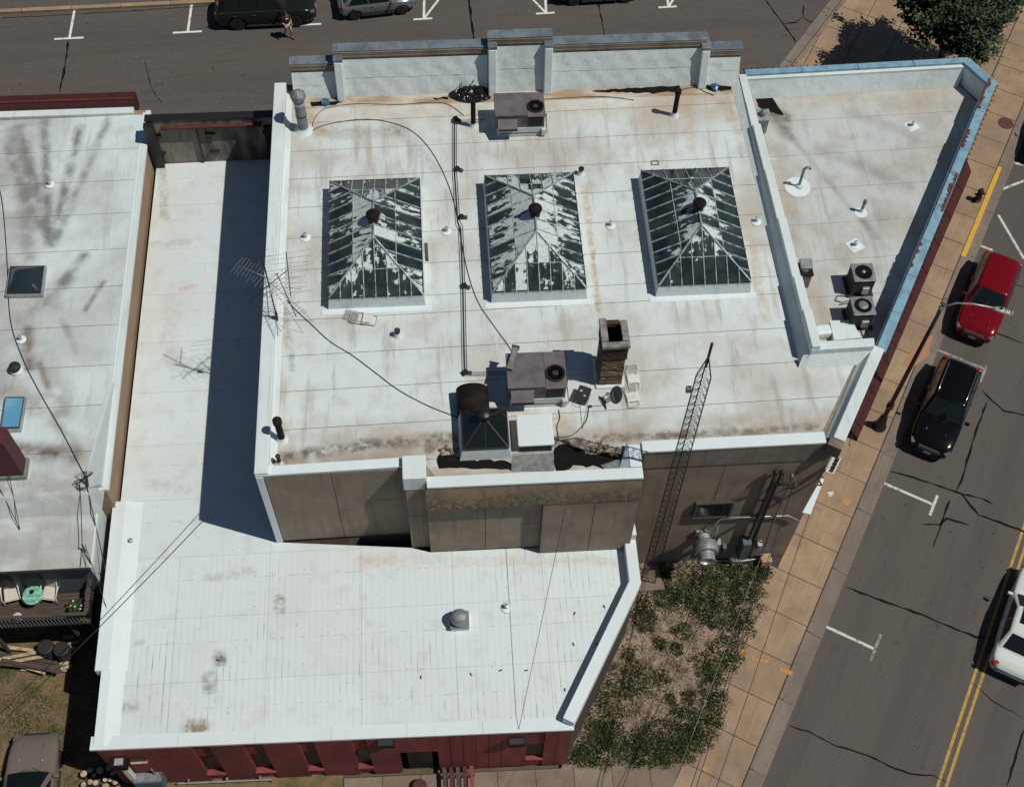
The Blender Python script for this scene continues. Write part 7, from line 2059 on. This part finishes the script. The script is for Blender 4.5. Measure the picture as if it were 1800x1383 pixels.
# railing: south and east
yr = DY0 - .12
MB().box(-24, DX - .02, yr - .06, yr + .06, ZD + .92, ZD + .98).build('top_rail', M['wood_grey'], dk_)
MB().box(-24, DX - .02, yr - .03, yr + .03, ZD + .04, ZD + .10).build('bottom_rail', M['trim'], dk_)
x = -19.5
while x < DX - .1:
    MB().box(x - .014, x + .014, yr - .014, yr + .014, ZD + .10, ZD + .92).build('baluster', M['galv'], dk_)
    x += .135
MB().box(DX - .11, DX + .05, yr + .06, DY1 + .1, ZD + .92, ZD + .98).build('top_rail', M['wood_grey'], dk_)
y = yr + .15
while y < DY1:
    MB().box(DX - .05, DX - .02, y - .014, y + .014, ZD + .0, ZD + .92).build('baluster', M['trim'], dk_)
    y += .135
# chairs and table
def patio_chair(px, py, rz, label):
    p = at(px, py, ZD)
    t = thing('patio_chair', (p.x, p.y, ZD), label, 'chair', None)
    Rm = Matrix.Rotation(rz, 3, 'Z'); O = Vector((p.x, p.y, ZD))
    def W(a, b, c): return O + Rm @ Vector((a, b, c))
    for q in (.0, .07):
        MB().tube([W(-.30, -.33, .0), W(-.32, -.25, .55 + q * .3), W(-.31, .1, .62 + q), W(-.22, .30 + q, .80 + q), W(0, .36 + q, .86 + q), W(.22, .30 + q, .80 + q), W(.31, .1, .62 + q), W(.32, -.25, .55 + q * .3), W(.30, -.33, .0)], .017, 6).build('arm_frame', M['white_m'], t, smooth=True)
    for sx in (-1, 1):
        MB().tube([W(sx * .24, .25, .42), W(sx * .28, .42, .0)], .017, 6).build('leg', M['white_m'], t)
    MB().obox(W(0, -.03, .43), (.52, .52, .09), rz).build('seat_cushion', M['cushion'], t, bevel=.035)
    MB().obox(W(0, .26, .66), (.46, .06, .42), rz, 0, -.25).build('back_panel', M['galv_lt'], t, bevel=.02)
    MB().tube([W(-.27, -.29, .40), W(.27, -.29, .40)], .017, 6).build('front_rail', M['white_m'], t)
patio_chair(26, 1050, .22, 'white metal patio chair with beige cushion on the left of the green table')
patio_chair(94, 1048, -.18, 'white metal patio chair with beige cushion between green table and deck planter')
p = at(58, 1046, ZD + .6)
t = thing('patio_table', (p.x, p.y, ZD), 'small round green mosaic table on the deck', 'table')
MB().lathe([(.37, .60), (.38, .62), (.37, .64), (.0, .642)], (p.x, p.y, ZD), 26).build('table_top', M['teal'], t)
for i in range(3):
    a = 2.09 * i
    MB().tube([(p.x + .12 * math.cos(a), p.y + .12 * math.sin(a), ZD + .6), (p.x + .28 * math.cos(a), p.y + .28 * math.sin(a), ZD)], .016, 6).build('leg', M['trim'], t)
tag(MB().lathe([(.06, .642), (.09, .66), (.07, .70), (.02, .71)], (p.x - .05, p.y + .12, ZD), 12).build('table_ornament', M['brown_metal']), 'small brown ornament on the green mosaic table', 'ornament')
p = at(34, 1088, ZD)
t = thing('perforated_stool', (p.x, p.y, ZD), 'small round white pierced stool on the deck', 'stool')
MB().lathe([(.13, 0), (.17, .1), (.17, .25), (.15, .29), (0, .3)], (p.x, p.y, ZD), 18).build('drum', M['white_m'], t, smooth=True, auto=True)
for i in range(7):
    a = 2 * math.pi * i / 6; rr = .09 if i < 6 else 0
    MB().lathe([(.022, .301), (0, .302)], (p.x + rr * math.cos(a), p.y + rr * math.sin(a), ZD), 8).build('hole', M['black'], t)
p = at(145, 1073, ZD)
t = thing('deck_planter', (p.x, p.y, ZD), 'square planter with dark leaves and small white flowers on the deck corner', 'planter')
MB().box(p.x - .4, p.x + .38, p.y - .3, p.y + .3, ZD + .002, ZD + .35).build('box', M['trim'], t)
sprigs((p.x, p.y, ZD + .3), 60, .3, .38, t, 'foliage', M['weed'])
fl_ = MB()
for i in range(6): fl_.lathe([(.03, 0), (.04, .02), (.0, .04)], (p.x + random.uniform(-.3, .3), p.y + random.uniform(-.2, .25), ZD + .58), 6)
fl_.build('flowers', M['white_m'], t)
p = at(0, 1042, ZD)
t = thing('pot_plant', (p.x - .2, p.y, ZD), 'leafy pot plant beside the left patio chair', 'plant')
MB().lathe([(.12, 0), (.16, .25), (.14, .26)], (p.x - .2, p.y, ZD), 12).build('pot', M['trim'], t)
sprigs((p.x - .2, p.y, ZD + .2), 24, .35, .15, t, 'foliage', M['weed'])
